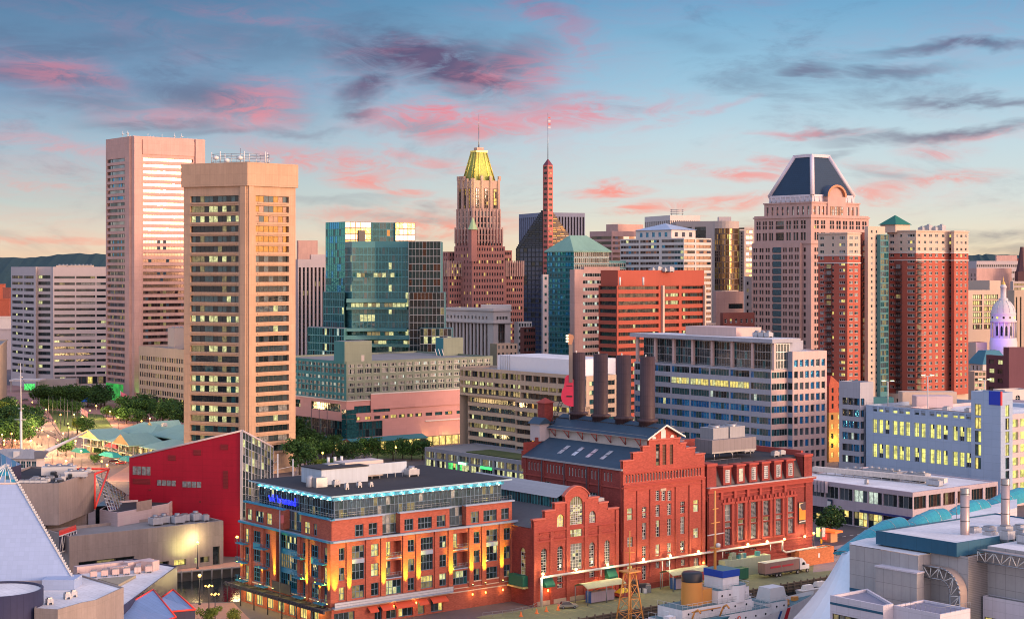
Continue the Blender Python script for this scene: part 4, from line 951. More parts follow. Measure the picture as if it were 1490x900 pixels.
# ================================================================ apartment towers and the far right
def rail(mb,a,b,z,h=1.0,m=None,n=None):
 m=m or m_steel;mb.tube((*a,z+h),(*b,z+h),.05,m,4);n=n or max(1,int(dist(a,b)/2.5))
 for k in range(n+1):q=lerp(a,b,k/n);mb.tube((*q,z),(*q,z+h),.04,m,3)
def apartments():
 B=Bld('apartment_tower','tall twin apartment block of orange brick under beige upper floors with balcony stacks',P(1333,850),m_brick_apt,ymax=560)
 Y=850;fh=3.05;s=st(K_apt,f_white,1.4,1,.12)
 def slab_(pl,pc,pr,Yc,top,cl,cr,z0=16,gaps=(),beige=True):
  f=rect(pl,pc,pr,Yc);z1=Z(top,Yc);wl_,wr_=dist(f[0],f[1]),dist(f[1],f[2]);zb=z1-11.2;n=int((zb-z0)/fh)
  for i,(w,c) in enumerate(((wl_,cl),(wr_,cr))):
   cs=[(w*a,w*b) for a,b in c];rw=[(zb-fh*(k+1)+.8,zb-fh*(k+1)+2.35,cs,s) for k in range(n)]
   B.face(f[i],f[i+1],z0,zb,rw if cs else (),m_brick_apt if beige else m_cream,.25)
   B.face(f[i],f[i+1],zb,z1,[(zb+.9+3.4*k,zb+2.5+3.4*k,cs,s) for k in range(3)] if cs else (),m_cream,.25)
  for i in (2,3):B.face(f[i],f[(i+1)%4],z0,z1)
  B.roof(f,z1,.8,.4,r_tan,m_cream)
  if beige:
   mb=MB();e=inset(f,-.25)
   for za in (zb-.4,zb-4.2):mb.prism(e,za,za+.5,m_white,bottom=True)
   mb.prism(inset(f,-.4),z1-.7,z1-.15,m_cream,bottom=True);B.part(mb,'trim_course')
  return f,z1,zb
 def balcs(A0,B0,fr,z0,z1,w):
  """stack of balconies over a flat dark panel on wall A0-B0"""
  W=dist(A0,B0);d=((B0[0]-A0[0])/W,(B0[1]-A0[1])/W);nn=(d[1],-d[0]);o=add(A0,d,W*fr)
  sh=MB();sh.box((o[0]+nn[0]*.03,o[1]+nn[1]*.03,z0),(d[0]*w,d[1]*w,0),(nn[0]*.04,nn[1]*.04,0),(0,0,z1-z0),m_brickd);B.part(sh,'balcony_shade_panel')  # flat panel on the wall; its darker colour stands in for recess shade
  for k in range(int((z1-z0)/fh)):
   mb=MB();za=z0+fh*k+.2;p=add(o,nn,.08);mb.box((*p,za),(d[0]*w,d[1]*w,0),(nn[0]*1.5,nn[1]*1.5,0),(0,0,.25),m_dkgl)
   a=add(p,nn,1.45);b=add(a,d,w)
   mb.box((*a,za+.25),(d[0]*w,d[1]*w,0),(nn[0]*.05,nn[1]*.05,0),(0,0,.15),m_steel);mb.box((*a,za+1.15),(d[0]*w,d[1]*w,0),(nn[0]*.06,nn[1]*.06,0),(0,0,.1),m_steel)
   for j in range(5):q=lerp(a,b,j/4);mb.box((*q,za+.3),(.06,0,0),(0,.06,0),(0,0,.9),m_steel)
   dk=add(o,nn,.1);mb.box((dk[0]+d[0]*w*.2,dk[1]+d[1]*w*.2,za+.3),(d[0]*w*.6,d[1]*w*.6,0),(nn[0]*.02,nn[1]*.02,0),(0,0,2),rnd.choice([g_dark,g_dark,g_mid,g_blind,l_dim]))
   B.part(mb,'balcony')
   # left block
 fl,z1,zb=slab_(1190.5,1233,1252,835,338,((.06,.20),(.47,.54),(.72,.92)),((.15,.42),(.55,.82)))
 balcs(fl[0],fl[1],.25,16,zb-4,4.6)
 # dark joint and the beige spine
 fj=rect(1246,1253,1268,860);B.block(fj,16,Z(338,860),{},m=m_brickd)
 balcs(fj[1],fj[2],.05,16,Z(345,860),5.5)
 fs,_,_=slab_(1258,1263,1288,846,329,(),((.16,.27),(.45,.54)),beige=False)
 g=rect(1276,1281,1293,848);z=Z(341,848);w=dist(g[1],g[2]);B.block(g,16,z,{1:rows(18,z,26,2.6,[(.2,w-.2)],st([(g_semi,4),(g_teal,3),(l_dim,2),(l_y2,.6)],f_teal,1.6,1,.15))},m=m_tealsp,par=.3)
 # green pyramid on its turret
 t=rect(1281,1303,1324,858);zt0,zt1=Z(338,858),Z(326.5,858);B.block(t,zt0,zt1,{},m=m_cream,par=0);e=inset(t,-.8);c=((e[0][0]+e[2][0])/2,(e[0][1]+e[2][1])/2);mb=MB();mg=wall('dark green metal roof',(.015,.14,.10),.12,.5)
 for i in range(4):mb.face([(*e[i],zt1),(*e[(i+1)%4],zt1),(*c,Z(313,868))],mg)
 B.part(mb,'pyramid_roof')
 # right block
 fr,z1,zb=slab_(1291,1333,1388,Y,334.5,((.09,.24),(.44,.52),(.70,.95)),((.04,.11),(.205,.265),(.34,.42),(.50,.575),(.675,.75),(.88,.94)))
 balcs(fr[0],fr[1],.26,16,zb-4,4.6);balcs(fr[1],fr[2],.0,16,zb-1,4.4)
 f2,_,_=slab_(1384,1388.5,1409,862,335.5,(),((.14,.27),(.43,.58),(.74,.88)))
 q=P(1350,875)
 for k in range(4):unit(B.root,q[0]-3+3.4*k,q[1],z1-.5,3,3,2+k%2)
 # podium
 pd=[fl[0],P(1233,833),fr[0],fr[1],f2[2],(f2[2][0]-20,f2[2][1]+50),(fl[0][0],fl[0][1]+50)]
 pc=rect(1287,1333,1409,846);z0,z1p=0,Z(531,846)
 wl_,wr_=dist(pc[0],pc[1]),dist(pc[1],pc[2])
 B.block(pc,z0,17,{0:[(10,14.5,cf(wl_,(.1,.24),(.38,.52),(.66,.8)),st(K_mix,f_brz,2,2,.2))],1:[(10,14.5,cf(wr_,(.55,.68)),st(K_lit,f_brz,2,2,.2))]},m=m_cream,par=.2)
 pl=rect(1187,1233,1300,828);wl2,wr2=dist(pl[0],pl[1]),dist(pl[1],pl[2])
 B.block(pl,0,11,{0:[(6,9.5,cols(wl2,5,2.4,1),st(K_mix,f_brz,0,1,.2))]},m=m_cream,par=1)
 pg=rect(1255,1333,1448,820);wl3,wr3=dist(pg[0],pg[1]),dist(pg[1],pg[2])
 B.block(pg,0,9.5,{0:[(5.2,6.6,cols(wl3,14,wl3/14*.5),st([(g_dark,3),(l_garage,1)],None,0,1,0))],1:[(4.6,6.0,cols(wr3,20,wr3/20*.5),st([(g_dark,3),(l_garage,1)],None,0,1,0)),(7.6,8.4,cf(wr3,(.05,.45),(.5,.75)),st([(g_dark,1),(l_garage,1)],None,0,1,0))]},m=m_cream,par=.8)
 mb=MB();q=P(1275,833);mb.abox(q[0],q[1],11,16,6,6,m_tealsp);B.part(mb,'terrace_pavilion')
 mb=MB();rail(mb,add(pl[1],U,1),add(pl[2],U,-1),11,1.2);B.part(mb,'terrace_railing')
 B.done()
apartments()
def far_right():
 Y=2200;f=rect(1400,1421,1492,Y,10);z1=Z(379.5,Y);w=dist(f[1],f[2])
 B=Bld('office_building','distant long mauve office on the wooded horizon at the right edge',f[1],m_lilac,ymax=405)
 B.block(f,0,z1,{1:rows(20,z1-2,8,3,cols(w,26,1.9),st(K_dark,None,0,1,0))});g=rect(1448,1450,1480,Y+10,10);B.block(g,z1-1,Z(371.5,Y),{},par=0,m=m_conc_p);B.done()
 Y=1500;f=rect(1402,1421,1472,Y,20);z1=Z(390,Y);w=dist(f[0],f[1])
 B=Bld('office_building','plain peach coloured windowless slab behind the white dome',f[1],m_conc_p,ymax=420)
 B.block(f,0,z1,{0:rows(z1-30,z1-4,6,2.5,cols(w,4,1.5),st(K_dark,None,0,1,0))});B.done()
 Y=1300;f=rect(1400,1408.5,1457,Y,25);z1=Z(422,Y);w=dist(f[1],f[2])
 B=Bld('office_building','pale concrete building with an open stair of yellow lights left of the dome',f[1],m_cream,ymax=495)
 z0=Z(480,Y);B.block(f,0,z1,{1:rows(z0,z1-3,6,3.8,cf(w,(.14,.42),(.48,.9)),st([(l_y,4),(l_y2,3),(g_brown,2),(g_dark,1)],f_brz,1.8,1,.4))},rev=1)
 g=rect(1402,1440,1456,Y+14,25);B.block(g,z1-1,Z(408,Y+14),{},par=.4);B.done()
 f=rect(1466,1476,1530,1250,20);z1=Z(422,1250);w=dist(f[1],f[2])
 B=Bld('office_building','beige ribbed office cut off by the right edge behind the dome',f[1],m_tan,ymax=505)
 B.block(f,0,z1,{1:[(10,z1-5,cols(w,9,w/9*.4),st(K_dark,None,0,12,.2))]},rev=.8);B.done()
 f=rect(1470,1474,1530,1480,20);z1=Z(409,1480);w=dist(f[1],f[2])
 B=Bld('office_building','grey slatted building beneath the dark church steeple at the right edge',f[1],m_beige,ymax=420)
 B.block(f,0,z1,{1:rows(z1-20,z1-1,5,2.2,[(1,w-1)],st(K_off,f_dark,4,1,.2))});B.done()
 # steeple
 q=P(1487,1500);mb=MB();ms=plain('dark spire slate',(.09,.035,.04),.7);mb.lathe((q[0],q[1],Z(395,1500)),[(5.5,0),(3.6,8),(1.6,22),(.1,Z(363,1500)-Z(395,1500))],ms,8,False)
 root=empty('church_steeple',(*q,0),'dark pointed church steeple at the right edge of the skyline','steeple');mb.build('spire',root)
 mb=MB();mb.abox(q[0],q[1],0,10,10,Z(395,1500),ms);mb.build('tower',root)
 # city dome
 Y=1150;q=P(1460,Y);k=Y/F;zb=Z(516,Y);m_dome=wall('white painted iron',(.58,.55,.55),.06,.6,streak=.03)
 root=empty('domed_building',(*q,0),'white city hall dome with arcaded drum washed in violet and pink light','dome')
 zz=lambda py:Z(py,Y)-zb
 mb=MB();mb.lathe((*q,zb),[(17*k,-60),(19.5*k,-58),(19.5*k,zz(497)),(18.6*k,zz(494)),(18.6*k,zz(491)),(16.8*k,zz(491))],m_dome,28);mb.build('drum_base',root)
 mb=MB();mb.lathe((*q,zb),[(15.2*k,zz(491)),(15.2*k,zz(467))],m_dome,28)
 mb.build('drum_wall',root)
 for j in range(14):
  t=2*math.pi*j/14;mb=MB();p=(q[0]+17.6*k*math.cos(t),q[1]+17.6*k*math.sin(t));mb.tube((*p,zb+zz(491)),(*p,zb+zz(468.5)),.9*k,m_dome,8);mb.build('column',root)
  t+=math.pi/14;p=(q[0]+15.25*k*math.cos(t),q[1]+15.25*k*math.sin(t));mb=MB();wv=(-math.sin(t),math.cos(t))
  mb.face([(p[0]+wv[0]*s*1.6*k,p[1]+wv[1]*s*1.6*k,zb+zz(y)) for s,y in ((-1,488),(1,488),(1,476),(.5,473.5),(-.5,473.5),(-1,476))],g_dark);mb.build('window',root)
 mb=MB();mb.lathe((*q,zb),[(15*k,zz(468.5)),(18.8*k,zz(468.5)),(19.2*k,zz(466.5)),(17.8*k,zz(466)),(17.8*k,zz(457)),(18.3*k,zz(456)),(16.8*k,zz(454)),(16.2*k,zz(450)),(14.2*k,zz(445)),(11*k,zz(440.5)),(7.5*k,zz(437.5)),(6.3*k,zz(436.5))],m_dome,32);mb.build('dome',root)
 for j in range(12):
  t=2*math.pi*(j+.5)/12;mb=MB();c=Vector((q[0]+17.9*k*math.cos(t),q[1]+17.9*k*math.sin(t),zb+zz(461.5)));wv=Vector((-math.sin(t),math.cos(t),0));up=Vector((0,0,1))
  m=[g_brown,emit('yellow round light',(.8,.8,.1),.8),g_brown][j%3]
  mb.face([tuple(c+(wv*math.cos(a)+up*math.sin(a))*1.7*k) for a in [2*math.pi*i/10 for i in range(10)]],m);mb.build('round_window',root)
  mb=MB()
  for (r0,y0),(r1,y1) in zip(((16.9,454),(16.3,450),(14.3,445),(11.1,440.5)),((16.3,450),(14.3,445),(11.1,440.5),(7.5,437))):
   mb.tube((q[0]+r0*k*math.cos(t),q[1]+r0*k*math.sin(t),zb+zz(y0)),(q[0]+r1*k*math.cos(t),q[1]+r1*k*math.sin(t),zb+zz(y1)),.45*k,m_dome,4)
  mb.build('dome_rib',root)
 mb=MB();mb.lathe((*q,zb),[(7*k,zz(437)),(7*k,zz(434)),(4.2*k,zz(433)),(4.2*k,zz(419)),(5.2*k,zz(418)),(4.4*k,zz(416)),(3.2*k,zz(414))],m_dome,12);mb.build('lantern',root)
 mb=MB();mb.lathe((*q,zb),[(3.2*k,zz(414)),(2.6*k,zz(411)),(1*k,zz(409)),(.3*k,zz(404)),(0,zz(402))],plain('gilt finial',(.7,.42,.12),.4,.5),10);mb.build('finial',root)
 for (dxp,zp,col,e,tx) in ((-24,488,(.30,.16,1),13000,14),(-8,492,(.35,.12,1),8000,4),(12,470,(1,.2,.7),4000,-6)):
  l=bpy.data.lights.new('violet_floodlight','SPOT');lo=bpy.data.objects.new('violet_floodlight',l);COL.objects.link(lo);lo.parent=root;p=P(1460+dxp,Y-24)
  lo.location=(p[0]-q[0],p[1]-q[1],Z(zp,Y));l.energy=e;l.color=col;l.spot_size=R(110);l.spot_blend=1;l.shadow_soft_size=1
  lo.rotation_euler=(-Vector((tx,20,3))).to_track_quat('Z','Y').to_euler()
  # foreground of the dome
 m_pl=wall('plum brick',(.17,.075,.09),.12)
 f=rect(1435,1463,1468,900,20);z1=Z(518,900);w=dist(f[0],f[1])
 B=Bld('brick_building','plum brick block with two columns of windows under the dome',f[1],m_pl,ymax=575)
 B.block(f,0,z1,{0:rows(8,z1-1,5,2.4,cf(w,(.15,.42),(.6,.85)),st(K_mix,f_dark,0,1,.1))});B.done()
 f=rect(1460,1468,1540,880,8);B=Bld('brick_building','windowless plum brick slab at the right edge below the dome',f[1],m_pl);B.block(f,0,Z(505.5,880),{});B.done()
 f=rect(1408,1430,1470,1000,20);z1=Z(513,1000)
 B=Bld('stone_building','stone hall with a teal roof at the foot of the white dome',f[1],m_white,ymax=560)
 w=dist(f[0],f[1]);B.block(f,0,Z(530,1000),{0:rows(8,Z(531,1000),4,2.6,cols(w,4,1.4),st(K_dark,None,0,1,0))},par=0)
 mt=wall('teal metal roof',(.04,.17,.24),.1,.5);mb=MB();e=inset(f,-.5);c=[lerp(p,((f[0][0]+f[2][0])/2,(f[0][1]+f[2][1])/2),.55) for p in e];mb.frustum(e,Z(530,1000),c,z1+1,mt);B.part(mb,'roof_slope');B.done()
 f=rect(1409,1418,1440,960,20);z1=Z(540,960);w=dist(f[1],f[2])
 B=Bld('office_building','cream building with window strips between the apartments and the plum brick',f[1],m_cream,ymax=560)
 B.block(f,0,z1,{1:rows(0,z1,7,1.8,cols(w,4,2),st(K_mix,None,0,1,0))});B.done()
 f=rect(1445,1462,1500,760,20);z1=Z(567,760);w=dist(f[0],f[1]);w2=dist(f[1],f[2])
 B=Bld('low_building','small white building with arched dark windows beside the parking deck',f[1],m_white)
 B.block(f,0,z1,{0:[(z1-7,z1-2.5,cols(w,2,2.6),st(K_dark,f_white,1.2,3,.1)+(True,))],1:[(z1-7,z1-2.5,cols(w2,3,2.6),st(K_dark,f_white,1.2,3,.1)+(True,))]});B.done()
 f=rect(1408,1420,1436,1150,25);B=Bld('low_building','low dull red roofed building below the stair lights',f[1],m_cream);B.block(f,0,Z(498,1150),{},par=0,roofm=wall('dull red roof',(.30,.08,.08),.1));B.done()
 # far left old town
 for (px0,px1,top,Y,m,lb) in ((-20,8,413,1900,m_bricko,'distant orange brick house at the left edge'),(4,16,418,1850,m_brickd,'distant dark brick house beside the wide office'),(-20,15,434,1600,m_bricko,'larger brick house at the left edge beneath the hills'),(-30,17,460,1450,m_white,'white low building at the left edge below the brick houses'),(-30,20,478,1350,m_lilac,'grey low building at the left edge below the white one')):
  f=rect(px0,px0+2,px1,Y,8);z1=Z(top,Y);w=dist(f[1],f[2]);B=Bld('town_house',lb,f[1],m,ymax=500,xr=(0,20))
  B.block(f,0,z1,{1:rows(4,z1-1,max(2,int(z1/6)),2.6,cols(w,7,1.8),st(K_dark,None,0,1,0))});B.done()
 f=rect(-60,-40,10,1020,14);z1=Z(494,1020);w=dist(f[1],f[2]);B=Bld('office_building','tan framed building cut off by the left edge above the plaza trees',f[1],m_tan,ymax=590)
 B.block(f,0,z1,{1:rows(2,z1-1,9,3,cols(w,10,3),st(K_mix,f_brz,0,1,.1))},rev=1);B.done()
 # infill roofs near the horizon, right
 for (a,b,top,Y,m,lb) in ((1410,1436,380,3000,m_beige,'faint grey building on the horizon right of the apartments'),(1412,1424,384,2600,m_cream,'faint cream building on the horizon right of the apartments'),(1462,1500,376,3400,m_brickd,'faint brick building on the horizon behind the steeple')):
  f=rect(a,a+2,b,Y,8);z1=Z(top,Y);w=dist(f[1],f[2]);B=Bld('town_building',lb,f[1],m);B.block(f,0,z1,{1:rows(4,z1-1,6,4,cols(w,8,2),st(K_dark,None,0,1,0))});B.done()
far_right()
# ================================================================ middle ground
m_pinkp=wall('pink stone podium',(.58,.30,.27),.06,joint=(4,1.8),jd=.93,streak=.03);m_olive=wall('olive concrete',(.20,.24,.19),.08,joint=(3.5,3.6),jd=.8);m_tealw=wall('teal wall',(.05,.21,.24),.08,joint=(3.5,3.6),jd=.8)
def hotel():
 Y=735;C=P(504,Y);L=ext(C,V,400);Rr=ext(C,U,717);Bk=(L[0]+Rr[0]-C[0],L[1]+Rr[1]-C[1]);z1=Z(526,Y);zm=Z(584,Y);Wl,Wr=dist(L,C),dist(C,Rr)
 B=Bld('hotel','broad olive and teal hotel over a pink stone podium with a green glass corner',C,m_olive,ymax=640,xr=(432,670))
 n=6;fh=(z1-.8-zm)/n;s=st(K_hot,f_alu,.9,1,.12);sd=st([(g_dark,5),(g_blind,3),(g_mid,2)],f_alu,.9,1,.12)
 def rr(W,pitch,m0):
  out=[]
  cs=[(m0+pitch*i+pitch*.1,m0+pitch*i+pitch*.86) for i in range(int((W-m0)/pitch))]
  for i in range(n):out.append((zm+fh*i+.9,zm+fh*i+.9+(2.1 if i in (1,4) else 1.4),cs,sd if i in (1,4) else s))
  return out
 B.face(L,C,zm,z1,rr(Wl,3.3,.5),m_tealw,.35);B.face(C,Rr,zm,z1,rr(Wr,4.4,.6),m_olive,.35)
 B.face(Rr,Bk,0,z1);B.face(Bk,L,0,z1);B.roof([L,C,Rr,Bk],z1,.8,.4,r_grey,m_olive)
 # pink podium, left face
 sg=st([(g_teal,4),(g_dark,3),(l_y2,.6),(g_mid,1)],f_dark,1.8,2,.15)
 B.face(L,C,0,zm,[(.01,4.5,cf(Wl,(.55,.98)),st(K_shop,f_dark,3,1,.3)),(6.3,13.6,cf(Wl,(.30,.985)),sg),(17.5,21,cf(Wl,(.20,.37),(.52,.92)),sg)],m_pinkp,.5)
 # right face in three steps: pink, raised further on
 B.face(C,Rr,0,zm,[(.01,4.7,cf(Wr,(.0,.80)),st(K_shop,f_brz,3.5,1,.4)),(6.3,13.2,cf(Wr,(.0,.235)),sg),(13.9,15.4,cf(Wr,(.05,.09),(.12,.16),(.18,.22),(.235,.275),(.29,.33),(.345,.385),(.40,.44),(.455,.50),(.525,.57),(.59,.64),(.66,.71),(.74,.79),(.82,.88),(.90,.98)),st([(l_o,3),(l_y,3),(g_mid,3),(g_teal,2)],f_dark,2,1,.12)),(17.0,20.2,cf(Wr,(.05,.16),(.175,.285)),st([(g_teal,2),(l_y2,1),(l_dim,1)],f_dark,2,1,.15))],m_pinkp,.5)
 f0,f1=.155,1.0;o=add(add(C,U,Wr*f0),N_,.6);zz=Z(573,745);mb=MB()
 mb.box((*o,zm-4),(U[0]*Wr*(f1-f0),U[1]*Wr*(f1-f0),0),(-N_[0]*.59,-N_[1]*.59,0),(0,0,zz-zm+4),m_pinkp)
 mb.box((*add(o,N_,.15),zz),(U[0]*Wr*(f1-f0),U[1]*Wr*(f1-f0),0),(-N_[0]*.8,-N_[1]*.8,0),(0,0,.5),m_white)
 o2=add(C,N_,.3);mb.box((*o2,zm),(U[0]*Wr*f0,U[1]*Wr*f0,0),(-N_[0]*.29,-N_[1]*.29,0),(0,0,.45),m_white)
 o3=add(L,(-U[0],-U[1]),.3);mb.box((*o3,zm),(-V[0]*(Wl-.2),-V[1]*(Wl-.2),0),(U[0]*.29,U[1]*.29,0),(0,0,.45),m_white)
 o4=add(add(C,U,Wr*.52),N_,.5);mb.box((*o4,11.4),(U[0]*Wr*.48,U[1]*Wr*.48,0),(-N_[0]*.49,-N_[1]*.49,0),(0,0,.5),m_white);B.part(mb,'podium_band')
 # corner glass bay and teal canopy
 mb=MB();o=add(add(C,(-V[0]*-1,-V[1]*-1),3.4),(-U[0],-U[1]),.25)
 for k in range(6):mb.box((*o,6.3+2.1*k),(-V[0]*3.4-0,-V[1]*3.4,0),(U[0]*.2,U[1]*.2,0),(0,0,1.95),g_teal);q=add(C,N_,.25);mb.box((*q,6.3+2.1*k),(U[0]*5,U[1]*5,0),(-N_[0]*.2,-N_[1]*.2,0),(0,0,1.95),g_reflt2)
 B.part(mb,'corner_glazing');mb=MB()
 for A0,d,nn,ln in ((add(C,V,22),(-V[0],-V[1]),(-U[0],-U[1]),22),(C,U,N_,Wr*.5)):
  a=add(A0,nn,.05);e=add(A0,d,ln);b=add(e,nn,.05);a2,b2=add(a,nn,4.5),add(b,nn,4.5)
  mb.face([(*a2,4.9),(*b2,4.9),(*b,6.2),(*a,6.2)],m_copper if 0 else m_tealw);mb.face([(*a2,4.5),(*b2,4.5),(*b2,4.9),(*a2,4.9)],m_tealw);mb.face([(*a,4.4),(*b,4.4),(*b2,4.4),(*a2,4.4)],m_white)
 B.part(mb,'entrance_canopy')
 for px,pr,YY,py in ((486,541,735,496.5),(634,674,800,491.5)):
  f=rect(px,px+(pr-px)*.28,pr,YY);w=dist(f[1],f[2]);zt=Z(py,YY);mb=MB()
  for i in range(4):mb.face([(*f[i],z1-1),(*f[(i+1)%4],z1-1),(*f[(i+1)%4],zt),(*f[i],zt)],m_tealw if i==0 else m_olive)
  mb.face([(*p,zt) for p in f],r_grey);B.part(mb,'roof_plant_room')
 for px in (512,528):q=P(px,741);mb=MB();mb.abox(q[0],q[1],z1,1.2,1.2,2.6,m_white);B.part(mb,'vent_box')
 for px in (636,641,646):q=P(px,800);mb=MB();mb.tube((*q,z1-1),(q[0]-1,q[1],z1+2.5),.25,f_white,4);B.part(mb,'antenna')
 # shop light
 for k in range(6):
  l=bpy.data.lights.new('canopy_light','POINT');lo=bpy.data.objects.new('canopy_light',l);COL.objects.link(lo);lo.parent=B.root;q=add(add(C,U,Wr*(.06+.15*k)),N_,3.2);w=WL[B.root.name]
  lo.location=(q[0]-w[0],q[1]-w[1],3.8);l.energy=700;l.color=(1,.75,.25);l.shadow_soft_size=.6
 B.done()
hotel()
def strip_office():
 L=P(669,702);C=ext(L,(-V[0],-V[1]),853);z1=Z(533,702);d=(-V[0],-V[1]);W=dist(L,C);Rr=ext(C,U,899);Bk=(L[0]+Rr[0]-C[0],L[1]+Rr[1]-C[1]);nn=(-U[0],-U[1])
 B=Bld('office_building','beige stepped office with lit ribbon windows and a white rooftop screen behind the chimneys',C,m_tan,ymax=690)
 K=[(g_mid,4),(g_dark,5),(g_teal,2),(l_dim,4),(l_y,.5),(l_y2,.8),(l_o,.15)];s=st(K,f_brz,1.5,1,.12);so=st([(g_dark,3),(g_mid,3),(l_dim,3),(l_y2,1)],f_brz,1.6,1,.15)
 fh=(z1-1.2)/11;WR=dist(C,Rr)
 top=z1-1.2-3*fh
 # upper three floors overhang the lower ones; the lower floors step forward in two places
 B.face(L,C,top,z1,[(top+fh*i+.9,top+fh*i+fh-.2 if i!=1 else top+fh*i+2.6,[(.3,W*.5),(W*.505,W-.3)],so) for i in range(3)],None,1.6)
 B.face(C,Rr,0,z1,rows(top-7*fh,top+3*fh,10,1.9,cf(WR,(.1,.38),(.5,.9)),st([(g_teal,3),(g_dark,3),(l_y2,.6)],f_brz,1.5,1,.12)));B.face(Rr,Bk,0,z1);B.face(Bk,L,0,z1)
 B.roof([L,C,Rr,Bk],z1,1,.5,r_grey,m_tan)
 a0=add(add(L,d,4),nn,-1.2);a1=add(a0,d,W*.42);b0=add(a1,nn,1.6);b1=add(b0,d,W*.27);c0=add(b1,nn,1.4);c1=add(c0,d,W*.31-4)
 def strip(A0,B0):
  w=dist(A0,B0);B.face(A0,B0,0,top,rows(top-7*fh,top,7,1.95,[(.2,w-.2)],s)+[(1,3.5,[(1,w-1)],st(K_lit,f_brz,1.6,1,.2))] if top-7*fh>3.6 else rows(top-7*fh,top,7,1.95,[(.2,w-.2)],s),None,.9)
 strip(a0,a1);B.face(a1,b0,0,top);strip(b0,b1);B.face(b1,c0,0,top);strip(c0,c1);B.face(c1,add(C,U,2),0,top);B.face(add(a0,U,12),a0,0,top)
 B.mb.face([(*add(L,nn,0),top),(*add(a0,nn,0),top),(*c1,top),(*C,top)],m_tan)
 B.mb.face([(*p,top+.01) for p in (a0,a1,b0,b1,c0,c1,add(C,U,4),add(L,U,4))],m_tan)
 mb=MB()
 for zz in (top+fh*2+.1,top+fh-.3):
  for k in range(16):
   q=add(add(L,d,W*(k+.5)/16),nn,.05);mb=MB();mb.box((*q,zz),(d[0]*.5,d[1]*.5,0),(U[0]*.6,U[1]*.6,0),(0,0,fh-.4),m_tan);B.part(mb,'facade_column')
 ws=rect(718,823,850,672);zs=Z(514,700);mb=MB();mw_=plain('white roof screen',(.70,.72,.78),.6)
 e=[add(add(L,d,W*.27),U,3),add(add(L,d,W*.86),U,3)];bb=[add(e[1],U,22),add(e[0],U,22)];mb.prism(e+bb,z1-1,z1+5.6,mw_,r_white);B.part(mb,'rooftop_screen')
 mb=MB()
 for k in range(5):q=add(add(L,d,W*(.30+.018*k)),U,2.8);mb.tube((*q,z1-1),(*q,z1+6.2),.08,m_steel,4)
 B.part(mb,'roof_pipe');B.done()
 # glass street pavilion in front
 L=G(618,681);C=ext(L,d,790);W=dist(L,C);z=Z(650,L[1]);Rr=add(C,U,26);Bk=add(L,U,26)
 B=Bld('shop_pavilion','long low glass shop pavilion with grey piers and a green planted roof',C,wall('grey metal cladding',(.22,.24,.28),.1),ymax=700)
 cs=[(W*i/10+.5,W*(i+1)/10-.5) for i in range(10)]
 B.block([L,C,Rr,Bk],0,z,{0:[(.3,3.9,cs,st([(l_y2,4),(l_w,2),(g_dark,3),(l_y,2),(l_g,.5)],f_alu,1.6,1,.12)),(4.6,z-1.5,cs,st([(l_dim,4),(l_y2,2),(g_mid,3),(l_w,1)],f_alu,1.0,1,.1))]},rev=.5,par=.5)
 mb=MB();gr=wall('green roof planting',(.06,.085,.03),.5,1,streak=0);q=[add(add(L,d,W*.3),U,4),add(add(L,d,W-2),U,4)];mb.prism([q[0],q[1],add(q[1],U,12),add(q[0],U,12)],z-.5,z-.1,gr);B.part(mb,'roof_planting')
 mb=MB();q=add(add(L,d,W*.31),nn,.3);mb.box((*q,3.9),(d[0]*5,d[1]*5,0),(nn[0]*.2,nn[1]*.2,0),(0,0,.9),emit('pale green sign',(.45,1,.65),2.2));B.part(mb,'lit_sign')
 mb=MB();q=add(add(L,d,W*.50),nn,.3);mb.box((*q,3.5),(d[0]*7,d[1]*7,0),(nn[0]*.2,nn[1]*.2,0),(0,0,.9),emit('green sign',(.05,1,.15),2.0));B.part(mb,'lit_sign')
 B.done()
strip_office()
m_bg=wall('blue grey panels',(.36,.37,.42),.06,.6,joint=(1.45,4.1),jd=.8,streak=.03);m_pk=wall('sunlit pink panels',(.58,.42,.38),.05,.6,joint=(1.45,4.1),jd=.85,streak=.03)  # pink copy for right faces: warm light put into the panel colour
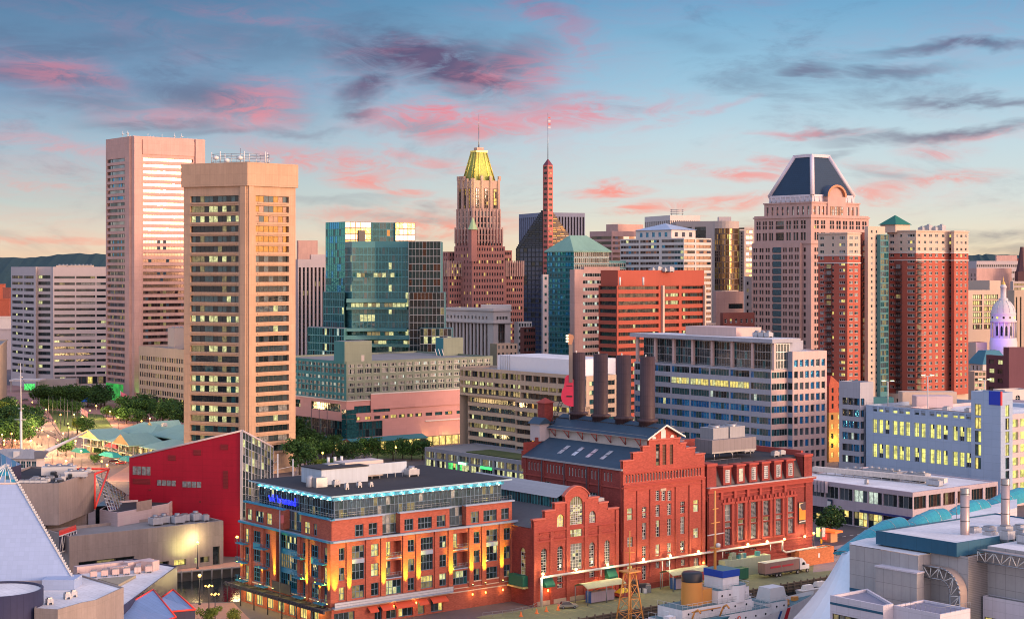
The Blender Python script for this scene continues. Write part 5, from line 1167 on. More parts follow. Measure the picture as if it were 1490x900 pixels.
def blue_office():
 Y=630;C=P(1122,Y);L=ext(C,V,923);Wl=dist(L,C);u2=dr(GA-4);z1=Z(493,Y);m=m_bg
 B=Bld('office_building','large blue grey office with bands of blue glass and a tall glazed top storey',C,m_bg,ymax=670)
 c1=ext(C,u2,1146);e0=add(c1,N_,2.5);e1=ext(e0,u2,1203);R1=ext(c1,u2,1203);Bk=(L[0]+R1[0]-C[0],L[1]+R1[1]-C[1]);d=(-V[0],-V[1])
 zt=Z(538,Y);fh=4.3;nfl=int(zt/fh);z0=zt-fh*nfl
 bays=[(Wl*(i/7.)+.35,Wl*((i+1)/7.)-.35) for i in range(7)];g_bl=glass('blue glass with painted sky',(.012,.13,.33),.15,ior=1.5);g_bl2=glass('light blue glass with painted sky',(.03,.22,.42),.15,ior=1.5);kb2=[(g_bl,10),(g_bl2,4),(g_teal,3),(l_y2,.2)];kd2=[(g_teal,5),(g_dark,5),(g_semi,1),(g_bl,2),(l_w,.4)]  # blue base colours stand in for sky reflected in the panes
 rw=[]
 for i in range(nfl):
  k=nfl-1-i
  if k==1:
   rw.append((z0+fh*i+1.0,z0+fh*i+3.5,bays[:2]+bays[6:],st(kd2,f_alu,1.45,1,.12)))
  else:rw.append((z0+fh*i+1.0,z0+fh*i+3.5,bays,st(kd2 if k<3 else kb2,f_alu,1.45,1,.08)))
 B.face(L,C,0,zt,rw,None,.25)
 # the fully lit storey
 i=nfl-2;nn=(-U[0],-U[1])
 for b in bays[2:6]:B.wins.append(((*add(add(L,d,b[0]),nn,.04),z0+fh*i+1.0),math.atan2(d[1],d[0]),b[1]-b[0],2.5,st([(l_y2,6),(l_y,3),(g_dark,.7)],f_alu,1.45,1,.12)))
 # right part
 w1=dist(C,c1);w2=dist(e0,e1);kr=[(g_bl,4),(g_dark,3),(g_teal,4),(l_y2,.5)]
 rb=[(z0+fh*i+1.0,z0+fh*i+3.5,[(.3,w1-.1)],st(kr,f_alu,1.45,1,.12)) for i in range(nfl)]
 B.face(C,c1,0,zt,rb,m_pk,.25);zb=Z(512,Y)
 B.face(c1,e0,0,zb,[(z0+fh*i+1.0,z0+fh*i+3.5,[(.1,2.4)],st(kr,None,0,1,0)) for i in range(nfl)],m_bg,.2)
 cw=cols(w2,6,w2/6*.66,.4)
 B.face(e0,e1,0,zb,[(z0+fh*i+.9,z0+fh*i+3.6,cw,st([(g_semi,5),(g_dark,3),(g_reflb,3),(l_y2,.4)],f_alu,1.5,1,.12)) for i in range(int(zb/fh))],m_pk,.5)
 B.face(e1,(e1[0]-15,e1[1]+40),0,zb);B.face(R1,Bk,0,zt);B.face(Bk,L,0,zt);B.roof([e0,e1,(e1[0]-15,e1[1]+40),(c1[0]-12,c1[1]+42)],zb,.5,.4,r_white,m_pk)
 B.rf.face([(*p,zt) for p in (L,C,c1,R1,Bk)],r_grey)
 # glazed top storey set back between columns
 gi=[add(add(L,U,3.5),d,2),add(add(C,U,1.2),V,1.2),add(c1,u2,1.0),add(R1,V,12),add(Bk,d,4)]
 kt=[(g_reflt2,3),(g_dark,6),(g_teal,4),(g_brown,1)]
 wg=dist(gi[0],gi[1]);wh=(z1-2.2-zt)/3
 for A0,B0,kx in ((gi[0],gi[1],kt),(gi[1],gi[2],[(glass('matt dark glass',(.02,.05,.07),rough=.25,ior=1.3),1)])):
  w=dist(A0,B0);B.face(A0,B0,zt,z1-1.5,[(zt+.3+wh*i,zt+.3+wh*(i+1)-.02,[(.01,w-.01)],st(kx,f_alu,1.4,1,.12)) for i in range(3)],m_bg,0)
 B.face(gi[2],gi[3],zt,z1-1.5);B.face(gi[4],gi[0],zt,z1-1.5)
 for k in range(8):
  q=add(add(L,d,Wl*k/7.*.995+.1),U,.7);mb=MB();mb.box((*q,zt),(d[0]*1.1,d[1]*1.1,0),(U[0]*1.1,U[1]*1.1,0),(0,0,z1-zt-1.2),m_pk);B.part(mb,'column')
 mb=MB();rf=[add(add(L,nn,1.2),V,1.5),add(add(C,d,1.2),nn,.6),ext(add(C,d,1.2),u2,1165),Bk];rf[3]=add(rf[2],V,Wl*.95)
 mb.prism(rf,z1-1.5,z1,m_bg,r_white,bottom=True);B.part(mb,'roof_slab')
 q=add(add(L,d,Wl*.50),U,13);mb=MB();mb.abox(q[0],q[1],z1,14,28,3.4,m_pk,GA);B.part(mb,'roof_plant_room')
 for k in range(3):q=add(add(L,d,Wl*(.78+.04*k)),U,10);unit(B.root,*q,z1,2.5,2.5,1.4)
 mb=MB();rail(mb,add(L,U,.3),add(C,U,.3),zt,1.1);B.part(mb,'terrace_railing')
 B.done()
 # alley building and red roofed hall to its right
 f=rect(1200,1206,1226,700,30);w=dist(f[1],f[2]);mo=wall('ochre alley wall',(.38,.20,.07),.12)
 B=Bld('brick_building','narrow ochre and red brick building with a red gabled roof beside the blue grey office',f[1],m_bricko)
 B.block(f,0,Z(600,700),{1:rows(1,Z(600,700),5,2,cols(w,2,1.3),st([(l_y,2),(g_dark,3)],None,0,1,0))},m=mo,par=0)
 B.block([add(p,U,.2) for p in f],Z(600,700)+.01,Z(562,700),{1:rows(Z(600,700)+1,Z(562,700),3,2,cols(w,2,1.1),st(K_dark,None,0,1,0))},par=0)
 mb=MB();mr=wall('red sheet roof',(.42,.05,.05),.1,.6);z0=Z(562,700);zt=Z(545,705);mb.face([(*f[1],z0),(*f[2],z0),(*lerp(f[1],f[2],.15),zt)],m_bricko)
 a=lerp(f[1],f[2],.15);b=add(a,V,26);mb.face([(*f[2],z0),(*add(f[2],V,26),z0),(*b,zt),(*a,zt)],mr);mb.face([(*add(f[1],V,26),z0),(*f[1],z0),(*a,zt),(*b,zt)],mr);B.part(mb,'gabled_roof')
 l=bpy.data.lights.new('alley_lamp','POINT');lo=bpy.data.objects.new('alley_lamp',l);COL.objects.link(lo);lo.parent=B.root;q=add(lerp(f[1],f[2],.3),N_,2.5);ww=WL[B.root.name];lo.location=(q[0]-ww[0],q[1]-ww[1],9);l.energy=2500;l.color=(1,.6,.12);l.shadow_soft_size=.4
 B.done()
blue_office()
m_gar=wall('pale blue panels',(.34,.44,.58),.05,.6,joint=(3.4,2.6),jd=.78,streak=.03);m_garl=wall('pale pink garage panels',(.60,.46,.46),.05,.6,joint=(3.4,2.6),jd=.84,streak=.03)
def garage():
 Y=560;C=P(1456,Y);u3=U;TL=ext(C,V,1413);z1=Z(571,Y)
 B=Bld('parking_garage','pale blue panelled parking garage with glowing yellow decks and a stair tower',C,m_gar,ymax=735)
 w=dist(TL,C);Rt=ext(C,U,1473.5);wr=dist(C,Rt);bk=(TL[0]+Rt[0]-C[0],TL[1]+Rt[1]-C[1]);fh=4.1
 sy=st([(l_garage,3),(l_y,3),(g_dark,2),(g_teal,2)],f_dark,1.1,1,.12)
 B.block([TL,C,Rt,bk],0,z1,{0:rows(z1-6-fh*5,z1-4,5,fh*.93,[(w*.13,w*.34)],sy),1:rows(z1-6-fh*7,z1-4,7,fh*.93,[(wr*.40,wr*.72)],sy)},rev=.3,par=.5)
 mb=MB();q=add(add(C,V,4.5),(-U[0],-U[1]),.25);mb.box((*q,z1-4.2),(-V[0]*4.5,-V[1]*4.5,0),(U[0]*.2,U[1]*.2,0),(0,0,4.6),plain('royal blue panel',(.01,.04,.42),.5))
 q=add(C,N_,.25);q=add(q,(-U[0],-U[1]),.25);mb.box((*q,z1-4.2),(U[0]*.9,U[1]*.9,0),(-N_[0]*.2,-N_[1]*.2,0),(0,0,4.6),plain('red panel edge',(.55,.02,.03),.5));B.part(mb,'corner_sign_panel')
 # long wall
 A0=ext(add(TL,U,1.0),V,1260);B0=add(TL,U,1.0);W=dist(A0,B0);zt=Z(598,Y+18);d=(-V[0],-V[1])
 gr=[]
 for a,n in ((.065,3),(.262,3),(.467,2),(.61,3),(.82,3)):
  for k in range(n):gr.append((W*(a+.060*k),W*(a+.060*k+.044)))
 sg=st(K_gar,f_alu,1.1,3,.10)
 B.face(A0,B0,0,zt,[(zt-18.5,zt-13.6,gr,sg),(zt-9.8,zt-4.9,gr,sg),(zt-2.1,zt-.5,gr,st([(l_garage,2),(g_blind,3),(g_mid,1)],None,0,1,0))],None,.6)
 e=[A0,B0,add(B0,U,48),add(A0,U,48)];B.face(e[1],e[2],0,zt);B.face(e[2],e[3],0,zt);B.face(e[3],e[0],0,zt);B.roof(e,zt,1.3,.4,r_tan,m_gar)
 # left stair block
 T=rect(1221,1251.5,1271,606);z2=Z(556,606);w1,w2=dist(T[0],T[1]),dist(T[1],T[2]);fs=4.0;kk=[(g_semi,3),(g_reflb,3),(g_dark,2),(l_w,.8)]
 B.block(T,0,z2,{0:rows(z2-6-fs*6,z2-5,6,2.5,cols(w1,3,2.6,1.4,.3),st(kk,f_dark,1.3,1,.12)),1:rows(z2-6-fs*6,z2-5,6,2.5,[(.3,2.4)],st(kk,f_dark,1.3,1,.12))},rev=.4,m=m_bg)
 # right wing open decks
 D0=add(Rt,V,3);D1=add(D0,U,60);zr=Z(602,Y+10);wd=dist(D0,D1)
 B.face(D0,D1,0,zr,rows(0,zr-1,7,2.7,[(1.5+7*i,7.5+7*i) for i in range(8)],st([(l_garage,1)],f_alu,0,1,.1)),m_garl,.8);B.roof([D0,D1,add(D1,V,40),add(D0,V,40)],zr,1,.3,r_white,m_garl)
 mb=MB()
 for k in range(22):q=add(add(D0,U,1.5+2.6*k),N_,-.5);mb.tube((*q,1),(*q,zr-.5),.07,f_alu,4)
 B.part(mb,'deck_cable')
 # rooftop: parking deck, stair heads
 mb=MB();q=add(add(A0,d,W*.30),U,20);mb.abox(q[0],q[1],zt-1,13,7,4.2,m_garl);B.part(mb,'stair_head')
 mb=MB();q=add(add(A0,d,W*.05),U,32);mb.abox(q[0],q[1],zt-1,20,7,4.5,m_cream);B.part(mb,'ramp_wall')
 for k in range(2):q=add(add(A0,d,W*(.62+.2*k)),U,9);unit(B.root,*q,zt-1.2,2.4,2,1.4)
 mb=MB();rail(mb,add(e[0],U,.3),add(e[1],U,.3),zt,.8,f_alu);B.part(mb,'parapet_railing')
 B.done()
 for px,YY,top,lb in ((1292,610,555,'tall twin headed lamp on the garage roof nearest the stair block'),(1350,600,547,'tall twin headed lamp in the middle of the garage roof'),(1433,600,553,'tall twin headed lamp beside the garage stair tower')):
  q=P(px,YY);root=empty('roof_lamp',(*q,zt-1.2),lb,'lamp','twin headed lamps on the garage roof');z=Z(top,YY);mb=MB();mb.tube((*q,zt-1.2),(*q,z),.16,f_white,6);mb.build('pole',root)
  for sx in (-1,1):
   mb=MB();mb.tube((q[0],q[1],z),(q[0]+sx*1.6,q[1],z+.3),.1,f_white,4);mb.box((q[0]+sx*1.6-.6,q[1]-.4,z+.2),(1.2,0,0),(0,.8,0),(0,0,.25),emit('pale lamp glow',(.9,1,.55),1.6));mb.build('lamp_head',root)
garage()
def mall():
 Y=508;C=P(1328,Y);L=ext(C,V,1140);Rr=ext(C,U,1452);Bk=(L[0]+Rr[0]-C[0],L[1]+Rr[1]-C[1]);z1=Z(716,Y);Wl,Wr=dist(L,C),dist(C,Rr)
 m=wall('mauve panels',(.42,.36,.40),.06,.7,joint=(2,2),jd=.85)
 B=Bld('shopping_mall','two storey shopping mall with a white flat roof and warm lit shop windows',C,m,ymax=800)
 kl=[(g_dark,5),(g_semi,4),(g_brown,2),(l_o,.4),(l_w,.7)];ks=[(l_shop,4),(l_y2,2),(g_dark,3),(l_dim,2)]
 bl=[(Wl*(i/9.)+.25,Wl*((i+1)/9.)-.15) for i in range(9)];br=[(Wr*(i/6.)+.6,Wr*((i+1)/6.)-.6) for i in range(6)]
 B.block([L,C,Rr,Bk],0,z1,{0:[(.2,4.6,bl,st(ks,f_dark,2,2,.15)),(7.6,z1-1.4,bl,st(kl,f_alu,2.0,1,.15))],1:[(.2,4.4,br,st(ks,f_brz,2.2,2,.15)),(7.6,z1-1.4,br,st([(g_brown,5),(g_dark,3),(l_o,1.5),(l_dim,2)],f_brz,1.6,1,.15))]},rev=.5,roofm=r_white,par=.35,th=.7)
 mb=MB();nn=(-U[0],-U[1]);q=add(add(C,V,20),nn,.6);mb.box((*q,4.8),(-V[0]*20,-V[1]*20,0),(U[0]*.55,U[1]*.55,0),(0,0,.6),plain('navy awning',(.02,.03,.15),.6));B.part(mb,'shop_awning')
 mb=MB();q=add(add(C,V,33),nn,.3);mb.box((*q,2.2),(-V[0]*1.8,-V[1]*1.8,0),(nn[0]*.3,nn[1]*.3,0),(0,0,5.2),m_navy);mb.box((*add(q,nn,.35),5.2),(-V[0]*1.4,-V[1]*1.4,0),(nn[0]*.1,nn[1]*.1,0),(0,0,1.6),f_white);B.part(mb,'upright_sign')
 # long raised roof curb with rusty marks, and rooftop plant
 mc=wall('stained white curb',(.58,.52,.46),.35,.8,streak=.3);mb=MB();c0=add(L,U,14);c1=add(add(c0,(-V[0],-V[1]),Wl*.90),U,8)
 dd=((c1[0]-c0[0])/dist(c0,c1),(c1[1]-c0[1])/dist(c0,c1));mb.box((*c0,z1+.5),(c1[0]-c0[0],c1[1]-c0[1],0),(-dd[1]*2.2,dd[0]*2.2,0),(0,0,1.5),mc)
 for k in range(14):q=lerp(c0,c1,(k+.5)/14);mb.box((*q,z1-.3),(.3,0,0),(0,.3,0),(0,0,.8),m_steel)
 B.part(mb,'roof_duct')
 for (t,b,w_,d_,h_) in ((.42,24,14,5,2.2),(.62,26,6,4,1.8),(.7,25,4,3,2.4),(.22,23,5,4,1.6),(.15,22,3,3,1.2),(.86,20,5,2,1.4)):
  q=add(add(L,(-V[0],-V[1]),Wl*t),U,b);unit(B.root,*q,z1-.35,w_,d_,h_,GA+90)
 q=add(add(L,(-V[0],-V[1]),Wl*.55),U,7);unit(B.root,*q,z1-.35,1,1,.9)
 mb=MB()
 for i in range(4):q=add(add(L,(-V[0],-V[1]),Wl*(.28+.028*i)),nn,1.4);mb.box((*q,z1-3.5),(.8,0,0),(0,.8,0),(0,0,3.6),m)
 B.part(mb,'entrance_fin')
 # kiosk with red signs at the street corner
 B.done()
 q=G(1206,787);root=empty('kiosk',(*q,0),'small orange brick kiosk with glowing red signs at the street corner','kiosk');mb=MB();mb.abox(*q,0,4,3,3,wall('kiosk tan',(.5,.3,.15),.1),GA+90);mb.build('body',root)
 mb=MB();mb.abox(q[0]+.5,q[1]-1,3.0,6,3.4,.5,emit('red orange sign',(1,.12,.02),1.3),GA+90);mb.build('sign_canopy',root);mb=MB();mb.abox(q[0]-1.6,q[1]-1.8,.8,.12,1.4,1.6,emit('red screen',(1,.05,.03),1.2),GA);mb.build('sign_panel',root)
mall()
# ================================================================ the brick power station
def face_free(B,A0,B0,z0,z1,ws,m=None,rev=.35):
 """wall with windows anywhere: ws = [(ua, ub, za, zb, style)]"""
 m=m or B.wm;L=dist(A0,B0);d=((B0[0]-A0[0])/L,(B0[1]-A0[1])/L);n=(d[1],-d[0]);ang=math.atan2(d[1],d[0])
 def pt(u,z,k=0):return (A0[0]+d[0]*u-n[0]*k,A0[1]+d[1]*u-n[1]*k,z)
 ws=[w for w in ws if w[0]>=0 and w[1]<=L+.01 and w[2]>=z0 and w[3]<=z1]
 zs=sorted({z0,z1}|{w[2] for w in ws}|{w[3] for w in ws})
 for a,b in zip(zs,zs[1:]):
  if b-a<1e-4:continue
  mid=(a+b)/2;iv=sorted((w[0],w[1]) for w in ws if w[2]<mid<w[3]);u=0
  for p,q in iv+[(L,L)]:
   if p>u+1e-3:B.mb.face([pt(u,a),pt(p,a),pt(p,b),pt(u,b)],m)
   u=max(u,q)
 for ua,ub,za,zb,s in ws:
  arch=len(s)>5 and s[5];r=(ub-ua)/2;zt=zb-r if arch else zb
  B.mb.face([pt(ua,za),pt(ub,za),pt(ub,za,rev),pt(ua,za,rev)],m);B.mb.face([pt(ua,za,rev),pt(ua,zt,rev),pt(ua,zt),pt(ua,za)],m);B.mb.face([pt(ub,za),pt(ub,zt),pt(ub,zt,rev),pt(ub,za,rev)],m)
  if arch:
   arc=[(ua+r-r*math.cos(math.pi*k/8),zt+r*math.sin(math.pi*k/8)) for k in range(9)]
   for (a0,b0),(a1,b1) in zip(arc,arc[1:]):
    B.mb.face([pt(a0,b0),pt(a1,b1),pt(a1,zb),pt(a0,zb)],m);B.mb.face([pt(a0,b0,rev),pt(a1,b1,rev),pt(a1,b1),pt(a0,b0)],m)
  else:B.mb.face([pt(ua,zb,rev),pt(ub,zb,rev),pt(ub,zb),pt(ua,zb)],m)
  B.wins.append((pt(ua,za,rev),ang,ub-ua,zb-za,s))
def aof(px):X0=(px-CX)/F;return (X0*O[1]-O[0])/(U[0]-X0*U[1])
def zf(px,py):return Z(py,O[1]+U[1]*aof(px))
def fwin(px0,px1,py0,py1,s,a0=0):
 """a window of the front given by pixel columns and rows, in metres from a0"""
 c=(px0+px1)/2;return (aof(px0)-a0,aof(px1)-a0,zf(c,py1),zf(c,py0),s)
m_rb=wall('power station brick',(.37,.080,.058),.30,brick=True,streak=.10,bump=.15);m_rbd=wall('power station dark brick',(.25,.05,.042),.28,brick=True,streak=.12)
m_trim=wall('red brick trim',(.36,.07,.055),.1);m_blueroof=wall('slate blue sheet roof',(.035,.07,.11),.3,.55,joint=(.9,60),jd=.75,streak=.1);m_greyroof=wall('pale grey sheet roof',(.30,.31,.33),.1,.55,joint=(1.2,60),jd=.8)
m_iron=wall('rusty dark iron',(.060,.036,.040),.35,.55,joint=(40,2.6),jd=.55,streak=.35)
K_pp=[(g_blind,1.5),(g_mid,4),(g_dark,3),(l_dim,1),(l_y2,.6)]
def lattice(px=.55):return None
def pwin(nz=6,pitch=.7,kit=None,arch=False):return (kit or K_pp,f_white,pitch,nz,.09,arch)
def pilasters(root,B0,items,name='pilaster',out=.35,m=None):
 for a,w,z0,z1 in items:mb=MB();o=fp(a-w/2,out);mb.box((*o,z0),(U[0]*w,U[1]*w,0),(-N_[0]*(out-.01),-N_[1]*(out-.01),0),(0,0,z1-z0),m or m_rb);mb.build(name,root)
def course(mb,a0,a1,z,h,out=.3,m=None):
 o=fp(a0,out);mb.box((*o,z),(U[0]*(a1-a0),U[1]*(a1-a0),0),(-N_[0]*(out-.005),-N_[1]*(out-.005),0),(0,0,h),m or m_trim)
def parapet(mb,a0,a1,z0,z1,m,th=.8):
 o=fp(a0,-.52);mb.box((*o,z0),(U[0]*(a1-a0),U[1]*(a1-a0),0),(-N_[0]*(th-.5),-N_[1]*(th-.5),0),(0,0,z1-z0),m)
def hall():
 B=Bld('brick_hall','low brick hall with stepped gable and arched windows left of the power station',fp(13.5,0),m_rb,ymax=895)
 st_=[0,aof(792.6),aof(807),aof(822),aof(856),aof(871),aof(884.5),27.1];zs=[20.4,22.2,23.8,25.4,24.2,22.7,21.0]
 aw=pwin(8,.75,None,True);zl=17.4
 low=[]
 for a,b,t,bo in ((787.5,796,797,833),(811,819.5,793.5,829.5),(857.5,865.5,788,823.5),(879.5,888,785,820)):
  low.append(fwin(a,b,t,bo,aw))
 low+=[fwin(830,847.5,790,828,pwin(8,.9,[(g_blind,5),(l_y2,1.5),(g_mid,1)])),fwin(830,847.5,769.5,781.5,pwin(2,.8,[(l_y2,3),(l_dim,2)])),fwin(811,819,836,855,pwin(5,.8)),fwin(857.5,865.5,829,842,pwin(4,.8)),fwin(880,887,838,844,pwin(2,.8,[(l_y2,1)]))]
 face_free(B,fp(0,0),fp(27.1,0),0,zl,low,None,.45)
 wn_=[None,None,fwin(810.5,821,747.5,766,pwin(4,.7,[(l_y,3),(l_dim,1)],True)),fwin(829,848.5,716.5,762.5,(K_lit+[(l_dim,3),(g_blind,3)],f_white,.75,9,.09,True)),fwin(857.5,867,742.5,760,pwin(4,.7,[(g_blind,3),(l_y2,1)],True)),None,None]
 for i in range(7):
  a0,a1=st_[i],st_[i+1];w=wn_[i];
  face_free(B,fp(a0,0),fp(a1,0),zl,zs[i],[(max(.15,w[0]-a0),min(w[1]-a0,a1-a0-.15),w[2],min(w[3],zs[i]-.3),w[4])] if w else [],None,.45)
 mb=MB()
 for i in range(7):parapet(mb,st_[i],st_[i+1],12,zs[i],m_rb,.9)
 # coping, following steps and curved top
 mc=wall('red coping',(.45,.13,.10),.1)
 for i in range(7):
  if i!=3:o=fp(st_[i]-.15,.2);mb.box((*o,zs[i]),(U[0]*(st_[i+1]-st_[i]+.3),U[1]*(st_[i+1]-st_[i]+.3),0),(-N_[0]*1.2,-N_[1]*1.2,0),(0,0,.35),mc)
 a0,a1=st_[3]-.3,st_[4]+.3;N=12;top=[(a0+(a1-a0)*k/N,zs[3]+2.3*math.sin(math.pi*k/N)**.8) for k in range(N+1)]
 for (p,zp),(q,zq) in zip(top,top[1:]):
  for bb in (.01,-.9):mb.face([(*fp(p,bb),zs[3]),(*fp(q,bb),zs[3]),(*fp(q,bb),zq),(*fp(p,bb),zp)],m_rb)
  mb.face([(*fp(p,.25),zp),(*fp(q,.25),zq),(*fp(q,-1.0),zq),(*fp(p,-1.0),zp)],mc);mb.face([(*fp(p,.25),zp-.3),(*fp(q,.25),zq-.3),(*fp(q,.25),zq),(*fp(p,.25),zp)],mc)
 B.part(mb,'stepped_gable');mb=MB()
 for z in (17.4,15.0):course(mb,0,27.1,z,.4)
 course(mb,0,27.1,4.6,.3,.2);course(mb,0,27.1,0,1.0,.25,m_tan);B.part(mb,'string_course')
 pilasters(B.root,B,[(a,1.0,0,z) for a,z in ((.5,20.2),(aof(802),17.3),(aof(825.5),23.6),(aof(852),23.6),(aof(872),17.3),(26.5,20.8))])
 for a0,a1 in ((aof(785),aof(800)),(aof(806),aof(822)),(aof(855),aof(869)),(aof(875),aof(891))):
  mb=MB();course(mb,a0,a1,16.9,.25,.2);course(mb,a0,a1,15.6,.25,.2);B.part(mb,'recessed_panel')
  # side wall, roof slopes and long monitor
 D=39.7;bk=fp(0,-D);ll=pwin(10,.9,[(g_dark,3),(l_dim,2),(l_y,.6)],True)
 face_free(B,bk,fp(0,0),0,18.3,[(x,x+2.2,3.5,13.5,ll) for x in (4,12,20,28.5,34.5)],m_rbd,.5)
 B.face(fp(27.1,0),fp(27.1,-D),0,19.5);mb=MB()
 for a,z0,b,z1 in ((0,18.5,8.6,22.6),(27.1,18.5,18.4,22.6)):
  q=[(*fp(a,-.9),z0),(*fp(b,-.9),z1),(*fp(b,-D),z1),(*fp(a,-D),z0)];mb.face(q if a>b else q[::-1],wall('grey felt roof',(.10,.105,.12),.2,.9))
 B.part(mb,'roof_slope');mb=MB()
 for a,s in ((8.6,-1),(18.4,1)):
  o=fp(a,-1.2);mb.face([(*fp(a,-1),22.4),(*fp(a,-D),22.4),(*fp(a,-D),25.1),(*fp(a,-1),25.1)],f_teal)
  for k in range(34):q=fp(a+s*.06,-1.4-(D-2)*k/34);mb.box((*q,22.6),(-V[0]*-.7,-V[1]*-.7,0),(U[0]*s*.02,U[1]*s*.02,0),(0,0,2.3),[g_teal,g_dark,g_mid,g_teal][k%4])
 B.part(mb,'clerestory');mb=MB()
 for a,b in ((8.0,13.5),(13.5,19.0)):
  z0,z1=(25.0,27.3) if a<10 else (27.3,25.0);mb.face([(*fp(a,-1),z0),(*fp(b,-1),z1),(*fp(b,-D-.4),z1),(*fp(a,-D-.4),z0)],m_greyroof)
 mb.face([(*fp(8.6,-D),22.4),(*fp(13.5,-D),27),(*fp(18.4,-D),22.4)],m_rb);mb.face([(*fp(8.6,-D+.5),22.4),(*fp(18.4,-D+.5),22.4),(*fp(13.5,-D+.5),27)],m_rb);B.part(mb,'monitor_roof')
 unit(B.root,*fp(22.5,-6),20.9,4,7,2.0,GA+90);unit(B.root,*fp(25.5,-4.5),19.4,1.6,3,1.2,GA+90)
 ag=plain('dark green awning',(.01,.13,.08),.7)
 for px0,px1,t,b,w in ((788,802,838,854,2.9),(879.5,893,823,841,3.0)):
  a=aof(px0);z0,z1=zf(px0+6,b)+.3,zf(px0+6,t)+.2;mb=MB();q=[fp(a,.04),fp(a+w,.04),fp(a+w,1.7),fp(a,1.7)]
  mb.face([(*q[3],z0+.5),(*q[2],z0+.5),(*q[1],z1),(*q[0],z1)],ag);mb.face([(*q[3],z0),(*q[2],z0),(*q[2],z0+.5),(*q[3],z0+.5)],ag);mb.face([(*q[0],z0),(*q[3],z0),(*q[3],z0+.5),(*q[0],z1)],ag);mb.face([(*q[2],z0),(*q[1],z0),(*q[1],z1),(*q[2],z0+.5)],ag);B.part(mb,'awning')
 mb=MB();q=fp(-1.6,-2);mb.box((*q,4.6),(V[0]*5.5,V[1]*5.5,0),(U[0]*1.5,U[1]*1.5,0),(0,0,2.5),ag);mb.box((*fp(-1.8,-1.8),4.1),(V[0]*6,V[1]*6,0),(U[0]*1.7,U[1]*1.7,0),(0,0,.4),plain('ochre edge',(.5,.4,.15),.6));B.part(mb,'side_balcony')
 B.done()
hall()
def power():
 a0,a1=28.6,57.0;D=39.5;B=Bld('power_station','tall red brick power station with stepped gable, blue sheet roof and long monitor',fp(42.8,0),m_rb,ymax=880)
 edges=[a0,aof(921),aof(935),aof(944),49.7+.0,aof(1009.6),a1];edges[4]=2*42.8-edges[3];edges[5]=2*42.8-edges[2];edges.insert(6,2*42.8-edges[1])
 zs=[32.4,34.2,35.6,37.0,35.6,34.2,32.4]
 zl=29.9;L=a1-a0;ws=[];w=pwin(5,.8);
 def W(px0,px1,t,b,s=w):ws.append(fwin(px0,px1,t,b,s,a0))
 kd=pwin(5,.8,[(g_dark,4),(g_blind,2)]);ky=pwin(3,.8,[(l_y2,3),(l_y,2)])
 W(912,920.5,739,756,ky);W(912,921,781,795,pwin(3,.8,[(g_blind,2),(l_dim,1)]));W(912,921,823,834,ky)
 W(934.5,940.5,737,753);W(934.5,940.5,760,784,kd);W(934.5,940.5,794,812);W(934.5,940.5,822,843,kd)
 for x0,x1 in ((954,959.8),(962.6,968.4),(971.2,977)):W(x0,x1,713,728,kd)
 for x0,dy in ((954,0),(971,-2.3)):W(x0,x0+6,734+dy,751+dy);W(x0,x0+6,756.5+dy,780.5+dy);W(x0,x0+6,791.5+dy,808.5+dy,pwin(5,.8,[(g_blind,2),(l_y2,2)]));
 W(954,960,817,826);W(969,976,815,824)
 W(990,996.5,729,746);W(990,996.5,751,776,pwin(5,.8,[(g_blind,5),(g_mid,1)]));W(990,996.5,786,803)
 W(1009,1016.5,727,744,ky);W(1009,1016.5,768,782,pwin(3,.8,[(g_blind,2),(l_y2,2)]));W(1009.5,1017,811,836,pwin(4,.8,[(g_blind,4)]));W(991,997,813,822)
 # arcaded frieze: small arched niches, some glazed
 n=26
 for k in range(n):
  x=.9+(L-1.8)*k/n;ws.append((x,x+.62,27.0,29.0,pwin(1,0,[(g_dark,1)] if 7<=k<=19 and k%2 else [(m_trim,1)],True)))
 face_free(B,fp(a0,0),fp(a1,0),0,zl,ws,None,.4)
 mb=MB();mlv=wall('rust louvre',(.20,.09,.06),.3,joint=(20,.5),jd=.6)
 strips=[(942.3,948),(953,959),(962.5,968.5),(973,978.5),(983.5,988.8)]
 for i in range(7):
  e0,e1=edges[i],edges[i+1];sw=[]
  if i==3:
   for j,(p,q) in enumerate(strips):sw.append((aof(p)-e0+.35,aof(q)-e0+.25,30.6,36.2-(.2*j),(([(g_dark,2),(g_blind,1),(l_dim,1)] if j in (0,1) else [(mlv,1)]),f_brz,0,6,.12)))
   sw=[x for x in sw if x[1]<e1-e0]
  face_free(B,fp(e0,0),fp(e1,0),zl,zs[i],sw,None,.35);parapet(mb,e0,e1,28,zs[i],m_rb,.9);o=fp(e0-.15,.22);mb.box((*o,zs[i]),(U[0]*(e1-e0+.3),U[1]*(e1-e0+.3),0),(-N_[0]*1.25,-N_[1]*1.25,0),(0,0,.3),wall('red coping',(.45,.13,.10),.1))
 B.part(mb,'stepped_gable');mb=MB()
 course(mb,a0,a1,25.9,.35,.35);course(mb,a0,a1,26.3,.25,.5);course(mb,a0,a1,29.3,.3,.25);course(mb,a0,a1,24.9,.2,.2)
 for z,x0,x1 in ((19.1,912,943),(8.2,930,1020),(19.6,985,1020)):course(mb,aof(x0),aof(x1),z,.2,.12)
 course(mb,a0,a1,0,1.4,.3,m_rbd);B.part(mb,'string_course')
 pilasters(B.root,B,[(a0+.6,1.1,0,25.8),(aof(927),.5,3,24.8),(aof(946),.5,3,24.8),(aof(983),.5,3,24.8),(aof(1003),.5,3,24.8),(a1-.6,1.1,0,25.8)])
 mb=MB();course(mb,aof(961),aof(969),24.0,.7,.12,m_tan);B.part(mb,'name_plaque')
 # left side wall
 sw=[]
